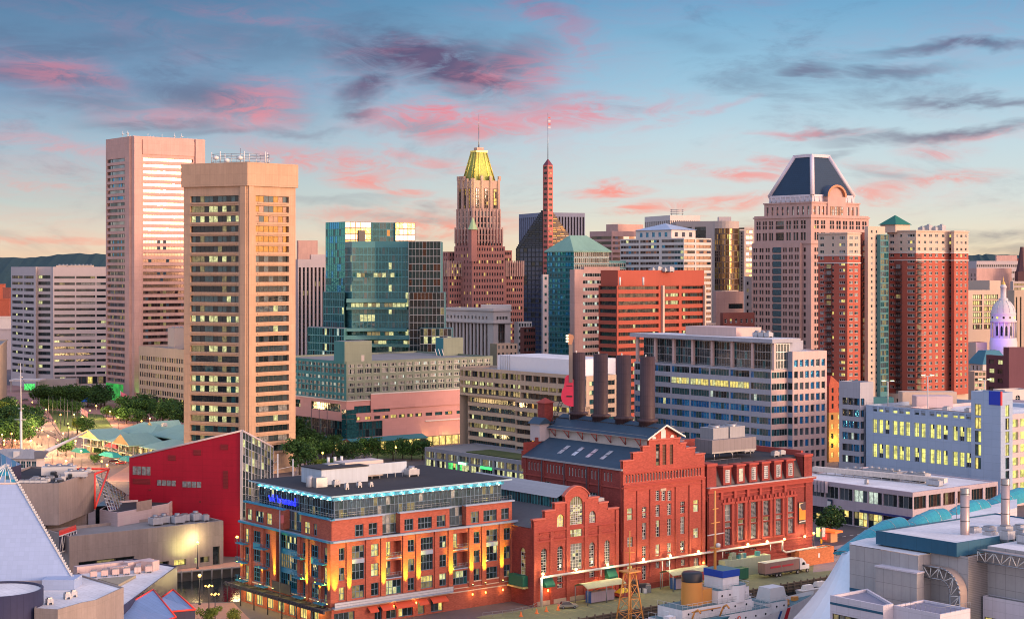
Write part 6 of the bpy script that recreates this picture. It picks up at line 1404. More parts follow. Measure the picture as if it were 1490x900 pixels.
 for x0,n in ((2.0,5),(9.6,6),(18.6,6),(27.4,3),(32.3,3)):
  for k in range(n):sw.append((x0+1.25*k,x0+1.25*k+.62,27.0,29.3,pwin(1,0,[(g_mid,2),(g_blind,2),(g_dark,1)],True)))
 for x0 in (8.5,26.8):sw.append((x0,x0+3.0,22.2,23.6 if x0>20 else 24.6,pwin(2,1,[(g_mid,1),(g_blind,1)])))
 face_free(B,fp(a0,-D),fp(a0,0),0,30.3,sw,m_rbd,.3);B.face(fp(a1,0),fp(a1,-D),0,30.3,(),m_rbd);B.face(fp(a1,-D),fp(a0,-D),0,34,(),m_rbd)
 mb=MB()
 for x in (1,8.6,17.6,26.4,31.2,38.6):q=fp(a0-.3,-D+x);mb.box((*q,10),(-V[0]*.5,-V[1]*.5,0),(U[0]*.29,U[1]*.29,0),(0,0,20),m_rbd)
 q=fp(a0-.45,-D);mb.box((*q,30.1),(-V[0]*D,-V[1]*D,0),(U[0]*.44,U[1]*.44,0),(0,0,.4),m_greyroof);mb.box((*fp(a0-.3,-D),25.6),(-V[0]*D,-V[1]*D,0),(U[0]*.29,U[1]*.29,0),(0,0,.3),m_trim);B.part(mb,'side_wall_trim')
 for x in (8.3,17.4,26.2,31.0):mb=MB();q=fp(a0-.5,-D+x);mb.tube((*q,12),(*q,30),.13,m_dkgl,5);B.part(mb,'downpipe')
 mb=MB();z_r=34.9
 mb.face([(*fp(a0-.2,-.9),30.5),(*fp(37.2,-.9),z_r),(*fp(37.2,-D),z_r),(*fp(a0-.2,-D),30.5)],m_blueroof);mb.face([(*fp(48.4,-.9),z_r),(*fp(a1,-.9),30.5),(*fp(a1,-D),30.5),(*fp(48.4,-D),z_r)],m_blueroof);B.part(mb,'roof_slope')
 for k in range(4):
  for j in range(2):
   mb=MB();t=.40+.22*j;a=a0+8.5*t;z=30.5+4.4*t;b=-D+11+5.6*k
   mb.face([(*fp(a-.9,b),z-.35),(*fp(a-.9,b+1.5),z-.35),(*fp(a+.75,b+1.5),z+.5),(*fp(a+.75,b),z+.5)][::-1],glass('skylight pane',(.50,.52,.56),.3,.2));B.part(mb,'skylight')
   # stepped parapet at the back corner
 mb=MB()
 for i,(x0,x1,zz) in enumerate(((0,2.2,31.8),(2.2,4.6,33.4),(4.6,7,35.0),(7,21,36.2))):q=fp(a0+x0,-D-.02);mb.box((*q,27),(U[0]*(x1-x0),U[1]*(x1-x0),0),(V[0]*.8,V[1]*.8,0),(0,0,zz-27),m_rbd)
 B.part(mb,'back_parapet')
 # monitor with eaves on brackets
 mb=MB();mcw=wall('cream boarded wall',(.45,.40,.36),.15)
 for a in (37.3,48.3):mb.face([(*fp(a,-.6),z_r-.6),(*fp(a,-D),z_r-.6),(*fp(a,-D),38.2),(*fp(a,-.6),38.2)],mcw)
 mb.face([(*fp(37.3,-D),z_r-1),(*fp(42.8,-D),41),(*fp(48.3,-D),z_r-1)],mcw);B.part(mb,'monitor_wall')
 face_free(B,fp(38.0,-.5),fp(47.6,-.5),36.6,38.2,[],None,.3)
 mb=MB();ze,zr=37.6,40.9
 for s in (-1,1):
  q=[(*fp(42.8+s*6.6,.9),ze),(*fp(42.8,.9),zr),(*fp(42.8,-D-.5),zr),(*fp(42.8+s*6.6,-D-.5),ze)];mb.face(q if s<0 else q[::-1],m_blueroof);mb.face([(p[0],p[1],p[2]-.28) for p in (q if s>0 else q[::-1])],mcw)
  a=Vector(q[0]);b=Vector(q[1]);mb.face([tuple(a),tuple(b),tuple(b-Vector((0,0,.45))),tuple(a-Vector((0,0,.45)))],f_white);mb.face([q[0],q[3],(q[3][0],q[3][1],q[3][2]-.3),(q[0][0],q[0][1],q[0][2]-.3)],m_steel)
 B.part(mb,'monitor_roof');mb=MB();g=[(*fp(38.0,-.49),38.2),(*fp(47.6,-.49),38.2),(*fp(42.8,-.49),40.6)];mb.face(g,m_rb)
 for a,w_,zt in ((39.6,1.3,38.0),(42.8,1.6,39.7),(45.9,1.3,38.0)):mb.face([(*fp(a-w_/2,-.42),36.9),(*fp(a+w_/2,-.42),36.9),(*fp(a+w_/2,-.42),zt-.5),(*fp(a+w_/4,-.42),zt),(*fp(a-w_/4,-.42),zt),(*fp(a-w_/2,-.42),zt-.5)],f_white)
 B.part(mb,'monitor_gable')
 for k in range(7):
  mb=MB();b=-3-5.6*k;mb.tube((*fp(37.2,b),35.4),(*fp(36.3,b-1.1),37.3),.14,m_trim,4);mb.tube((*fp(37.2,b),35.4),(*fp(36.3,b+1.1),37.3),.14,m_trim,4);mb.tube((*fp(36.2,b-1.5),37.3),(*fp(36.2,b+1.5),37.3),.1,m_trim,4);B.part(mb,'eaves_bracket')
 mb=MB()
 for k in range(60):mb.box((*fp(40.6,-.5-D*k/60),39.75),(.5,.2,0),(-.12,.2,0),(0,0,.35),m_dkgl)
 B.part(mb,'snow_guard')
 # small pavilion and stair at the back end
 mb=MB();q=fp(35.5,-D-1.5);mb.abox(q[0],q[1],34,3.4,4,4.6,m_lilac,GA);mb.frustum([add(add(q,U,sx*2.3),V,sy*2.5) for sx,sy in ((-1,-1),(1,-1),(1,1),(-1,1))],38.6,[add(add(q,U,sx*.1),V,sy*2.5) for sx,sy in ((-1,-1),(1,-1),(1,1),(-1,1))],40.2,m_blueroof)
 q=fp(38,-D-2.2);mb.abox(q[0],q[1],36,3,3,8,m_rbd,GA);mb.frustum([add(add(q,U,sx*1.9),V,sy*1.9) for sx,sy in ((-1,-1),(1,-1),(1,1),(-1,1))],44,[q]*4,45.4,m_trim,False);B.part(mb,'stair_turret')
 mb=MB()
 for s in (0,1.2):mb.tube((*fp(37+s,-D+1),38.5),(*fp(40.5+s,-D+1),44.5),.12,m_dkgl,4)
 for k in range(9):t=k/9;mb.tube((*fp(37+3.5*t,-D+1),38.5+6*t),(*fp(38.2+3.5*t,-D+1),38.5+6*t),.1,m_dkgl,4)
 B.part(mb,'iron_stair');B.done()
 for k,lb in enumerate(('dark iron chimney nearest the gable, rightmost of the four','dark iron chimney second from the gable end','dark iron chimney third from the gable end','dark iron chimney farthest from the gable, beside the red guitar')):
  s=6.3+9.1*k;q=fp(42.8,-s);root=empty('chimney',(*q,40),lb,'chimney','iron chimneys on the power station');zt=57.7
  mb=MB();r=1.92;mb.lathe((*q,0),[(r+.25,40.4),(r,41.2),(r,zt),(r-.25,zt),(r-.3,zt-2)],m_iron,24);mb.build('stack',root)
  mb=MB();mb.lathe((*q,0),[(r+.02,39.3),(r+.3,39.4),(r+.3,41.0),(r+.75,41.1),(r+.75,41.7),(r+.05,41.9)],m_iron,24);mb.build('collar',root)
  mb=MB();mb.face([(q[0]+1.8*math.cos(t),q[1]+1.8*math.sin(t),zt-1.2) for t in [2*math.pi*i/16 for i in range(16)]],m_dkgl);mb.build('flue',root)
  mb=MB();mb.tube((q[0]-.6,q[1]-1.4,zt),(q[0]-.6,q[1]-1.4,zt+.6),.18,f_white,5);mb.build('cap_light',root)
  # guitar
 Yg=452;root=empty('guitar_sculpture',(*P(828,Yg),Z(592,Yg)),'giant red electric guitar standing upright left of the chimneys','sculpture')
 mg=plain('glossy red guitar',(.85,.03,.09),.3);mp=plain('dark pickup',(.04,.01,.02),.4)
 out=[(829,545),(825,545.5),(822,549),(821.5,556),(820.5,562),(817.5,569),(816.2,577),(818,584),(822,588),(827,590),(833,591),(840,589),(843,583),(842,575),(839,567),(838.5,558),(841,551),(840,548),(836,552),(833,551)]
 ff=[(P(x,Yg)[0],Z(y,Yg)) for x,y in out];mb=MB();mb.face([(x,Yg-.5,z) for x,z in ff],mg);mb.face([(x,Yg+.5,z) for x,z in ff[::-1]],mg)
 for (x0,z0),(x1,z1) in zip(ff,ff[1:]+ff[:1]):mb.face([(x0,Yg-.5,z0),(x0,Yg+.5,z0),(x1,Yg+.5,z1),(x1,Yg-.5,z1)],mg)
 mb.build('guitar_body',root);mb=MB();x0=P(827.6,Yg)[0];mb.box((x0,Yg-.9,Z(556,Yg)),(1.0,0,0),(0,.5,0),(0,0,Z(500,Yg)-Z(556,Yg)),plain('guitar neck',(.22,.17,.14),.5));mb.build('neck',root)
 mb=MB();hd=[(826.5,501),(825.5,487),(828,485),(834,487),(835,490),(832,501)];hf=[(P(x,Yg)[0],Z(y,Yg)) for x,y in hd];mb.face([(x,Yg-1,z) for x,z in hf],plain('guitar headstock',(.45,.22,.12),.4));mb.face([(x,Yg-.6,z) for x,z in hf[::-1]],plain('guitar headstock',(.45,.22,.12),.4))
 for (xa,za),(xb,zb) in zip(hf,hf[1:]+hf[:1]):mb.face([(xa,Yg-1,za),(xa,Yg-.6,za),(xb,Yg-.6,zb),(xb,Yg-1,zb)],plain('guitar headstock',(.45,.22,.12),.4))
 mb.build('headstock',root)
 for y in (488,492,496):mb=MB();mb.lathe((P(825,Yg)[0],Yg-1,Z(y,Yg)),[(0,-.3),(.35,-.2),(.35,.2),(0,.3)],emit('lamp bulb',(1,.9,.6),1.5),8);mb.build('tuning_peg',root)
 for y0,y1 in ((560,561.2),(575,577)):mb=MB();mb.box((P(824,Yg)[0],Yg-.62,Z(y1,Yg)),(1.6,0,0),(0,.11,0),(0,0,Z(y0,Yg)-Z(y1,Yg)),mp);mb.build('pickup',root)
 mb=MB();mb.tube((P(829,Yg)[0],Yg,38),(P(829,Yg)[0],Yg,Z(589,Yg)),.2,m_steel,5);mb.tube((P(834,Yg)[0],Yg+.3,38),(P(834,Yg)[0],Yg+.3,Z(589,Yg)),.2,m_steel,5);mb.build('support',root)
power()
def classical():
 a0,a1=57.9,98.2;D=34;L=a1-a0;zc=23.0;zt=28.9
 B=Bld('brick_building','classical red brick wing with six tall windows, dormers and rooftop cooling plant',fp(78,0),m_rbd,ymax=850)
 fg_=plain('grey lattice frame',(.30,.30,.32),.5);kd=[(g_dark,3),(g_mid,3),(g_blind,.6)];lat=(kd,fg_,.6,12,.10);ws=[]
 tall=[(1054.5,1064,733.5,792.5),(1073.8,1083,731.5,785),(1092.5,1101.5,729.5,783),(1110.5,1119.5,727.5,779.5),(1128.5,1137.5,725,777.5),(1146.5,1155,722.5,775)]
 for i,(x0,x1,t,b) in enumerate(tall):
  a,e,za,zb,_=fwin(x0,x1,t,b,lat,a0);h=zb-za
  ws.append((a,e,za,za+h*.40,lat));ws.append((a,e,za+h*.44,za+h*.55,([(l_dim,1)] if i in (1,2,3) else [(g_blind,1)],f_white,0,1,.1)));ws.append((a,e,za+h*.59,zb,lat if i else ([(g_blind,1)],f_white,1.4,3,.1)))
 for x0,x1,t,b in ((1055,1064,795,807),(1075,1083,797,804),(1092,1100,794,801)):ws.append(fwin(x0,x1,t,b,(kd,f_white,.7,3,.1),a0))
 face_free(B,fp(a0,0),fp(a1,0),0,zc,ws,None,.5)
 B.face(fp(a0,0),fp(a0+3.4,0),zc,zt+.6);B.face(fp(a1-3.2,0),fp(a1,0),zc,zt+.4);B.face(fp(a1,0),fp(a1,-D),0,zt+.4);B.face(fp(a1,-D),fp(a0,-D),0,zt+.4);B.face(fp(a0,-D),fp(a0,0),20,zt+.6)
 mb=MB()
 for x0,x1 in ((a0,a0+3.4),(a1-3.2,a1)):parapet(mb,x0,x1,zc,zt+.4,m_rbd,3.2);q=fp(x0-.2,.25);mb.box((*q,zt+.1),(U[0]*(x1-x0+.4),U[1]*(x1-x0+.4),0),(-N_[0]*3.6,-N_[1]*3.6,0),(0,0,.7),m_trim)
 q=fp(a1-.9,-3.2);mb.box((*q,zt-2),(U[0]*.88,U[1]*.88,0),(V[0]*(D-4),V[1]*(D-4),0),(0,0,3.4),m_trim)
 for k,(x0,x1,h) in enumerate(((a1-8,a1,1.5),(a1-24,a1-8,3.0),(a1-30,a1-24,1.6))):q=fp(x0,-D+.8);mb.box((*q,zt-2),(U[0]*(x1-x0),U[1]*(x1-x0),0),(V[0]*.8,V[1]*.8,0),(0,0,h+2),m_rbd)
 B.part(mb,'parapet');mb=MB()
 course(mb,a0-.2,a1+.5,zc-.1,.5,1.1,m_trim);course(mb,a0-.2,a1+.5,zc+.41,.2,1.35,wall('weathered white coping',(.5,.42,.40),.2));course(mb,a0,a1,zc-1.0,.85,.5,m_trim);course(mb,a0,a1,21.0,.25,.25)
 for z in (6.3,5.3,4.3,3.3,2.3,1.3):course(mb,a0,a1,z,.55,.18,m_rbd)
 course(mb,a0,a1,7.2,.4,.45,m_trim);course(mb,a0,a1,0,1,.4,m_tan);B.part(mb,'cornice')
 pilasters(B.root,B,[(a0+1.7,2.8,7.6,21.9),(a1-1.6,2.8,7.6,21.9)],out=.4,m=m_rbd)
 for (x0,x1,t,b) in tall:
  mb=MB();a,e=aof(x0),aof(x1);za,zb=zf((x0+x1)/2,b),zf((x0+x1)/2,t)
  for s,w in ((a-.75,.6),(e+.15,.6)):course(mb,s,s+w,za,zb-za,.22,m_trim)
  course(mb,a-1.1,e+1.1,zb+.1,.55,.35,m_trim);course(mb,a-.5,a+.1,zb+.66,.8,.3,m_trim);course(mb,(a+e)/2-.4,(a+e)/2+.4,zb+.66,1.1,.5,m_trim);course(mb,e-.1,e+.5,zb+.66,.8,.3,m_trim);course(mb,a-.9,e+.9,za-.4,.35,.4,m_trim);B.part(mb,'window_surround')
  mb=MB();course(mb,(a+e)/2-3.1,(a+e)/2-2.3,20.2,1.8,.6,m_trim);B.part(mb,'bracket')
  # mansard with dormers
 mb=MB();dk=wall('mansard lead',(.10,.085,.085),.3);mb.face([(*fp(a0+3.4,-.8),zc+.6),(*fp(a1-3.2,-.8),zc+.6),(*fp(a1-3.2,-3.2),zt),(*fp(a0+3.4,-3.2),zt)],dk);B.part(mb,'mansard_slope')
 B.rf.face([(*fp(a0+.1,-2.9),zt-.02),(*fp(a1-.9,-2.9),zt-.02),(*fp(a1-.9,-D+.9),zt-.02),(*fp(a0+.1,-D+.9),zt-.02)],r_black)
 for i,px in enumerate((1059.5,1079,1097.5,1115.5,1133.5,1151)):
  a=aof(px);mb=MB();q=fp(a-1.5,-.3);mb.box((*q,zc+.7),(U[0]*3.0,U[1]*3.0,0),(-N_[0]*3.4,-N_[1]*3.4,0),(0,0,4.6),m_rbd);q=fp(a-1.8,0);mb.box((*q,zc+5.3),(U[0]*3.6,U[1]*3.6,0),(-N_[0]*3.9,-N_[1]*3.9,0),(0,0,.5),m_trim);dm=mb.build('dormer',B.root)
  me,_=win_mesh(1.5,3.3,([(g_blind,2)] if i<1 else ([(l_y2,1)] if i==1 else kd),f_white,.5,6,.12));o=bpy.data.objects.new('window',me);COL.objects.link(o);o.parent=dm;q=fp(a-.75,-.27);w=WL[B.root.name];o.location=(q[0]-w[0],q[1]-w[1],zc+1.3);o.rotation_euler=(0,0,R(GA))
  # roof plant
 q=fp(78,-13);mb=MB()
 for sx in (-7,0,7):
  for sy in (-2.5,2.5):p=add(add(q,U,sx),V,sy);mb.tube((*p,zt),(*p,zt+2),.2,m_steel,4)
 mb.abox(q[0],q[1],zt+1.8,17,6.5,.4,m_steel,GA);B.part(mb,'plant_frame');mlou=wall('louvred screen',(.23,.21,.22),.1,.6,joint=(1.4,5),jd=.6);mb=MB();mb.abox(q[0],q[1],zt+2.2,17,6.5,3.2,mlou,GA);B.part(mb,'louvred_screen')
 for sx in (-3.4,3.0):p=add(add(q,U,sx),V,1);mb=MB();mb.abox(p[0],p[1],zt+5.4,5.8,5,3.0,m_greyroof,GA);mb.lathe((p[0],p[1],zt+8.4),[(1.6,0),(1.6,.6),(1.4,.6)],m_steel,14);B.part(mb,'cooling_tower')
 for t,b,w_,d_,h in ((66,-24,8,4,2.6),(72,-27,5,3,3.2),(84,-25,6,4,2),(88,-20,5,3,2.6),(91,-18,4,3,2.2),(64,-10,3,3,1.5),(68,-18,4,3,2.2),(90,-6,2,1.4,1),(93,-6.5,2,1.4,1),(61,-14,2.5,2,2)):unit(B.root,*fp(t,b),zt,w_,d_,h)
 for t,b,h in ((63,-15,8),(66,-22,9),(70,-16,6),(81,-24,5)):
  mb=MB();q=fp(t,b);mb.tube((*q,zt),(*q,zt+h),.09,m_steel,4)
  for k in range(3):mb.tube((q[0]-1,q[1],zt+h-.4-1.1*k),(q[0]+1,q[1],zt+h-.4-1.1*k),.06,m_steel,4)
  B.part(mb,'antenna')
 mb=MB();rail(mb,fp(a0+3,-3.4),fp(a0+16,-3.4),zt,1.1);rail(mb,fp(a0+2,-30),fp(a1-6,-30),zt,1.1);B.part(mb,'roof_railing');B.done()
 # banner on the wall
 a,e=aof(1161),aof(1177);za,zb=zf(1169,761),zf(1169,729);w=e-a;q=fp(a,.35);root=empty('wall_banner',(*q,za),'orange banner with a dark shape at its top on the brick wing','banner')
 mb=MB();mb.box((*q,za),(U[0]*w,U[1]*w,0),(-N_[0]*.15,-N_[1]*.15,0),(0,0,zb-za),plain('banner frame',(.04,.03,.03),.6));mb.build('frame',root);h=zb-za
 q=fp(a,.36)
 def pl(pts,m,b,nm):mb=MB();mb.face([(*fp(a+w*x,b),za+h*y) for x,y in pts],m);mb.build(nm,root)
 pl([(.04,.19),(.96,.19),(.96,.96),(.04,.96)],plain('banner orange',(.85,.25,.02),.6),.36,'orange_field')
 pl([(.04,.74),(.16,.72),(.12,.90),(.5,.955),(.04,.94)],plain('banner pale',(.6,.62,.4),.6),.365,'pale_corner');pl([(.9,.77),(.98,.77),(.98,.98),(.93,.98)],plain('banner pale',(.6,.62,.4),.6),.365,'pale_corner')
 pl([(.28,.62),(.82,.62),(.9,.97),(.55,.97),(.12,.90),(.14,.76),(.20,.72)],plain('banner dark',(.055,.03,.045),.6),.37,'dark_shape');pl([(.04,.08),(.96,.12),(.96,.165),(.04,.12)],f_white,.37,'white_strip')
classical()
# --- things along the quay
def lampbulb(mb,p,r,m,n=8):mb.lathe(p,[(0,-r),(r*.7,-r*.7),(r,0),(r*.7,r*.7),(0,r)],m,n)
e_lamp=emit('sodium lamp',(1,.68,.16),7.0);e_warm=emit('warm globe',(1,.62,.14),2.6)
def quay():
 mp_=plain('painted pipe',(.55,.52,.50),.5);root=empty('overhead_pipe',(*fp(1.5,1.6),0),'long pale overhead pipe on posts running along the brick fronts','pipe')
 p0,p1=fp(1.2,1.6),fp(84.6,1.6);mb=MB();mb.tube((*p0,7),(*p1,7.3),.30,mp_,8);mb.build('pipe_run',root);mb=MB();mb.path([(*p0,0),(*p0,7)],.3,mp_,8);mb.build('post',root)
 mb=MB();mb.path([(*p1,7.3),(*fp(84.6,1.6),4.9),(*fp(86,1.6),4.2),(*fp(98,1.6),4.4)],.25,mp_,8);mb.build('down_pipe',root)
 for a in (20,40.5,43,62,80):mb=MB();q=fp(a,1.6);mb.tube((*q,0 if a in (40.5,43) else 5.2),(*q,6.8),.14,mp_,5);mb.tube((*q,6.9),(*fp(a,.05),6.9),.1,mp_,4);mb.build('bracket',root)
 for i,(px,lb) in enumerate(((782,'glaring lamp at the left end of the overhead pipe'),(830,'glaring lamp above the pipe beneath the great arched window'),(876,'glaring lamp on the pipe beside the right green awning'),(928,'glaring lamp on the pipe left of the junk heap'),(967,'glaring lamp on the pipe above the second canopy'),(1008,'glaring lamp on the pipe before the corner of the classical wing'),(1080,'glaring lamp on the pipe left of the green enclosure'),(1108,'glaring lamp on the pipe above the truck'),(1133,'dim lamp on the pipe bend'),(1166,'glaring lamp fixed to the brick wall under the orange banner'))):
  a=aof(px);z=7.9 if i<9 else zf(1166,779);b=1.6 if i<9 else.8;q=fp(a,b);root=empty('wall_lamp',(*q,z),lb,'lamp','glaring lamps along the brick fronts');mb=MB();mb.tube((*q,z-.7),(*q,z),.07,m_steel,5);mb.tube((*q,z),(*fp(a,b+.3),z+.1),.07,m_steel,4);mb.build('bracket',root)
  mb=MB();lampbulb(mb,(*fp(a,b+.45),z),.34,e_lamp);mb.build('bulb',root)
  l=bpy.data.lights.new('wall_lamp_light','POINT');lo=bpy.data.objects.new('wall_lamp_light',l);COL.objects.link(lo);lo.parent=root;w=WL[root.name];q2=fp(a,b+1.1);lo.location=(q2[0]-w[0],q2[1]-w[1],.1);l.energy=950 if i!=8 else 200;l.color=(1,.78,.36);l.shadow_soft_size=.35
 for i,(a,z,lb) in enumerate(((4,3.2,'small orange wall light near the first awning'),(aof(866)+.3,3.4,'small orange wall light left of the right awning'),(26,3.6,'small orange wall light in the corner by the tall station'),(aof(1021),4.2,'small orange wall light where the two tall fronts meet'))):
  q=fp(a,.35);root=empty('wall_light',(*q,z),lb,'lamp','small orange wall lights');mb=MB();mb.box((*q,z),(.4,0,0),(0,.3,0),(0,0,.5),emit('orange light',(1,.45,.08),6));mb.build('lamp_box',root)
  l=bpy.data.lights.new('orange_light','POINT');lo=bpy.data.objects.new('orange_light',l);COL.objects.link(lo);lo.parent=root;lo.location=(N_[0]*.7,N_[1]*.7,0);l.energy=150;l.color=(1,.45,.1);l.shadow_soft_size=.2
 mcan=wall('pale green canopy sheet',(.50,.52,.30),.08,.5,joint=(1.2,40),jd=.85)
 for (a,ln,b,lb,s) in ((10.5,12.5,5.0,'open shelter with a curved pale roof beside the parked car',0),(38.5,13.5,5.0,'open shelter with a curved pale roof before the tall station',1)):
  root=empty('shelter',(*fp(a,b),0),lb,'shelter','curved roof shelters on the quay');mb=MB();wd=5;N=8
  for k in range(N):
   t0,t1=k/N,(k+1)/N;h=lambda t:4.1+.9*math.sin(math.pi*t)
   q=[(*fp(a,b-wd/2+wd*t0),h(t0)),(*fp(a+ln,b-wd/2+wd*t0),h(t0)),(*fp(a+ln,b-wd/2+wd*t1),h(t1)),(*fp(a,b-wd/2+wd*t1),h(t1))];mb.face(q[::-1],mcan);mb.face([(p[0],p[1],p[2]-.12) for p in q],mcan)
  mb.build('curved_roof',root)
  for aa in (a+.3,a+ln/2,a+ln-.3):
   for bb in (b-wd/2+.2,b+wd/2-.2):mb=MB();mb.tube((*fp(aa,bb),0),(*fp(aa,bb),4.15),.12,m_steel,5);mb.build('post',root)
  mb=MB();q=fp(a+2.5,b+.9);mb.box((*q,.2),(U[0]*7.5,U[1]*7.5,0),(-N_[0]*1.8,-N_[1]*1.8,0),(0,0,2.5),wall('mauve container',(.36,.30,.33),.12,joint=(1.2,5),jd=.8));mb.build('storage_container',root)
  mb=MB();q=fp(a+2.4,b+.95);mb.box((*q,.1),(U[0]*.15,U[1]*.15,0),(-N_[0]*1.9,-N_[1]*1.9,0),(0,0,2.8),plain('blue frame',(.03,.10,.30),.5));mb.build('blue_frame',root)
  # junk heap
 root=empty('junk_heap',(*fp(33.5,2.6),0),'heap of bins, sacks and boxes against the wall between the two shelters','heap');r=random.Random(4)
 for k in range(10):
  mb=MB();q=fp(31+5.5*r.random(),1.2+2.6*r.random());mb.abox(q[0],q[1],0,.8+r.random(),.8+r.random(),.7+1.6*r.random(),r.choice([m_dkgl,m_steel,f_white,plain('dark green bin',(.02,.08,.06),.6),m_trim]),r.random()*90);mb.build('box',root)
 mb=MB();q=fp(30.6,2);mb.abox(q[0],q[1],0,1.8,1.4,3.2,m_dkgl,GA);mb.build('dark_cabinet',root)
 # yellow covered trailer
 root=empty('covered_skip',(*fp(25,3.6),0),'rusty skip under a bright yellow cover beside the first shelter','skip');mb=MB();q=fp(25.2,3.9);mb.abox(*q,.2,4.4,2.2,.9,m_trim,GA);mb.build('skip_body',root)
 mb=MB();c=[add(add(q,U,sx*2),V,sy*1) for sx,sy in ((-1,-1),(1,-1),(1,1),(-1,1))];c2=[lerp(p,q,.55) for p in c];mb.frustum(c,1.1,c2,2.0,plain('yellow cover',(.75,.55,.02),.5));mb.build('cover',root)
 for px,py,i in ((758,896,0),(781,892,1),(795,889,2),(812,887,3),(874,867,4)):
  q=G(px,py);root=empty('traffic_cone',(*q,0),['orange cone nearest the condo railing','second orange cone from the condo railing','third orange cone from the condo railing','orange cone just left of the parked car','small orange cone beside the covered skip'][i],'traffic cone','traffic cones on the quay')
  mb=MB();mb.lathe((*q,0),[(.5,0),(.5,.12),(.35,.12),(.1,1.15),(0,1.15)],plain('orange plastic',(.8,.16,.02),.5),10);mb.build('cone_body',root)
  # enclosure, container and annex by the truck
 root=empty('loading_enclosure',(*fp(64,4),0),'pale green walled loading enclosure with plants on top behind the truck','enclosure');mb=MB();q=fp(61.5,3.0);mgn=wall('pale green boards',(.36,.42,.30),.1,joint=(1.5,9),jd=.85)
 mb.box((*q,0),(U[0]*17,U[1]*17,0),(-N_[0]*2.4,-N_[1]*2.4,0),(0,0,4.6),mgn);mb.build('wall',root);r=random.Random(8)
 for k in range(8):mb=MB();q=fp(62+14*r.random(),2);mb.abox(q[0],q[1],4.6,1.2,1,.8+.9*r.random(),r.choice([m_steel,mgn,m_dkgl,f_teal]),GA);mb.build('rooftop_box',root)
 root=empty('green_container',(*fp(63,5),0),'dark green waste container left of the truck','container');mb=MB();q=fp(61.2,6.8);mb.box((*q,.2),(U[0]*5,U[1]*5,0),(-N_[0]*2.6,-N_[1]*2.6,0),(0,0,2.8),wall('dark green metal',(.02,.12,.07),.2,.5,joint=(1,4),jd=.7));mb.build('container_body',root)
 A_,E_=aof(1150),aof(1190);f=[fp(A_,3.2),fp(E_+3,3.2),fp(E_+3,0.2),fp(A_,.2)];B=Bld('brick_shed','small orange brick shed with a pale green flat roof right of the truck',f[0],wall('orange brick shed',(.50,.17,.07),.12,brick=True))
 B.block(f,0,4.3,{1:[(0.3,3.4,[(.8,1.8)],st([(g_dark,1)],f_dark,0,1,.1))]},par=.3,roofm=wall('pale green roof',(.3,.42,.36),.15));mb=MB();q=fp(A_+7.5,3.24);mb.box((*q,1.8),(U[0]*.7,U[1]*.7,0),(N_[0]*.05,N_[1]*.05,0),(0,0,1.2),f_white);B.part(mb,'notice');B.done()
 # railing fence at the condo side, quay edge piles
 root=empty('quay_railing',(*fp(-16,6),0),'low mesh railing curving along the foot of the condominium','railing');mb=MB();pts=[fp(-17.5,3.2),fp(-10,4.6),fp(-3,3.4),fp(0,1.5)]
 for a,b in zip(pts,pts[1:]):rail(mb,a,b,0,1.3,m_steel);rail(mb,a,b,0,.7,m_steel)
 mb.build('railing_mesh',root)
 for k in range(48):
  q=fp(-16+2.5*k,17.7);o=MB();o.tube((*q,-3.5),(*q,.55),.22,plain('timber pile',(.12,.09,.06),.9),6);ob=o.build('quay_pile',loc=(*q,-3.5));tag(ob,'round timber pile standing in the water along the quay edge','pile','timber piles along the power station quay')
 mb=MB();q=fp(-18,17.5)
 for z in (-1.6,-.7,-.15):mb.box((*q,z),(U[0]*121,U[1]*121,0),(N_[0]*.22,N_[1]*.22,0),(0,0,.3),plain('timber waler',(.16,.12,.08),.9))
 tag(mb.build('quay_timber_wall',loc=(*q,-2)),'horizontal timber fender beams along the power station quay','fender')
quay()
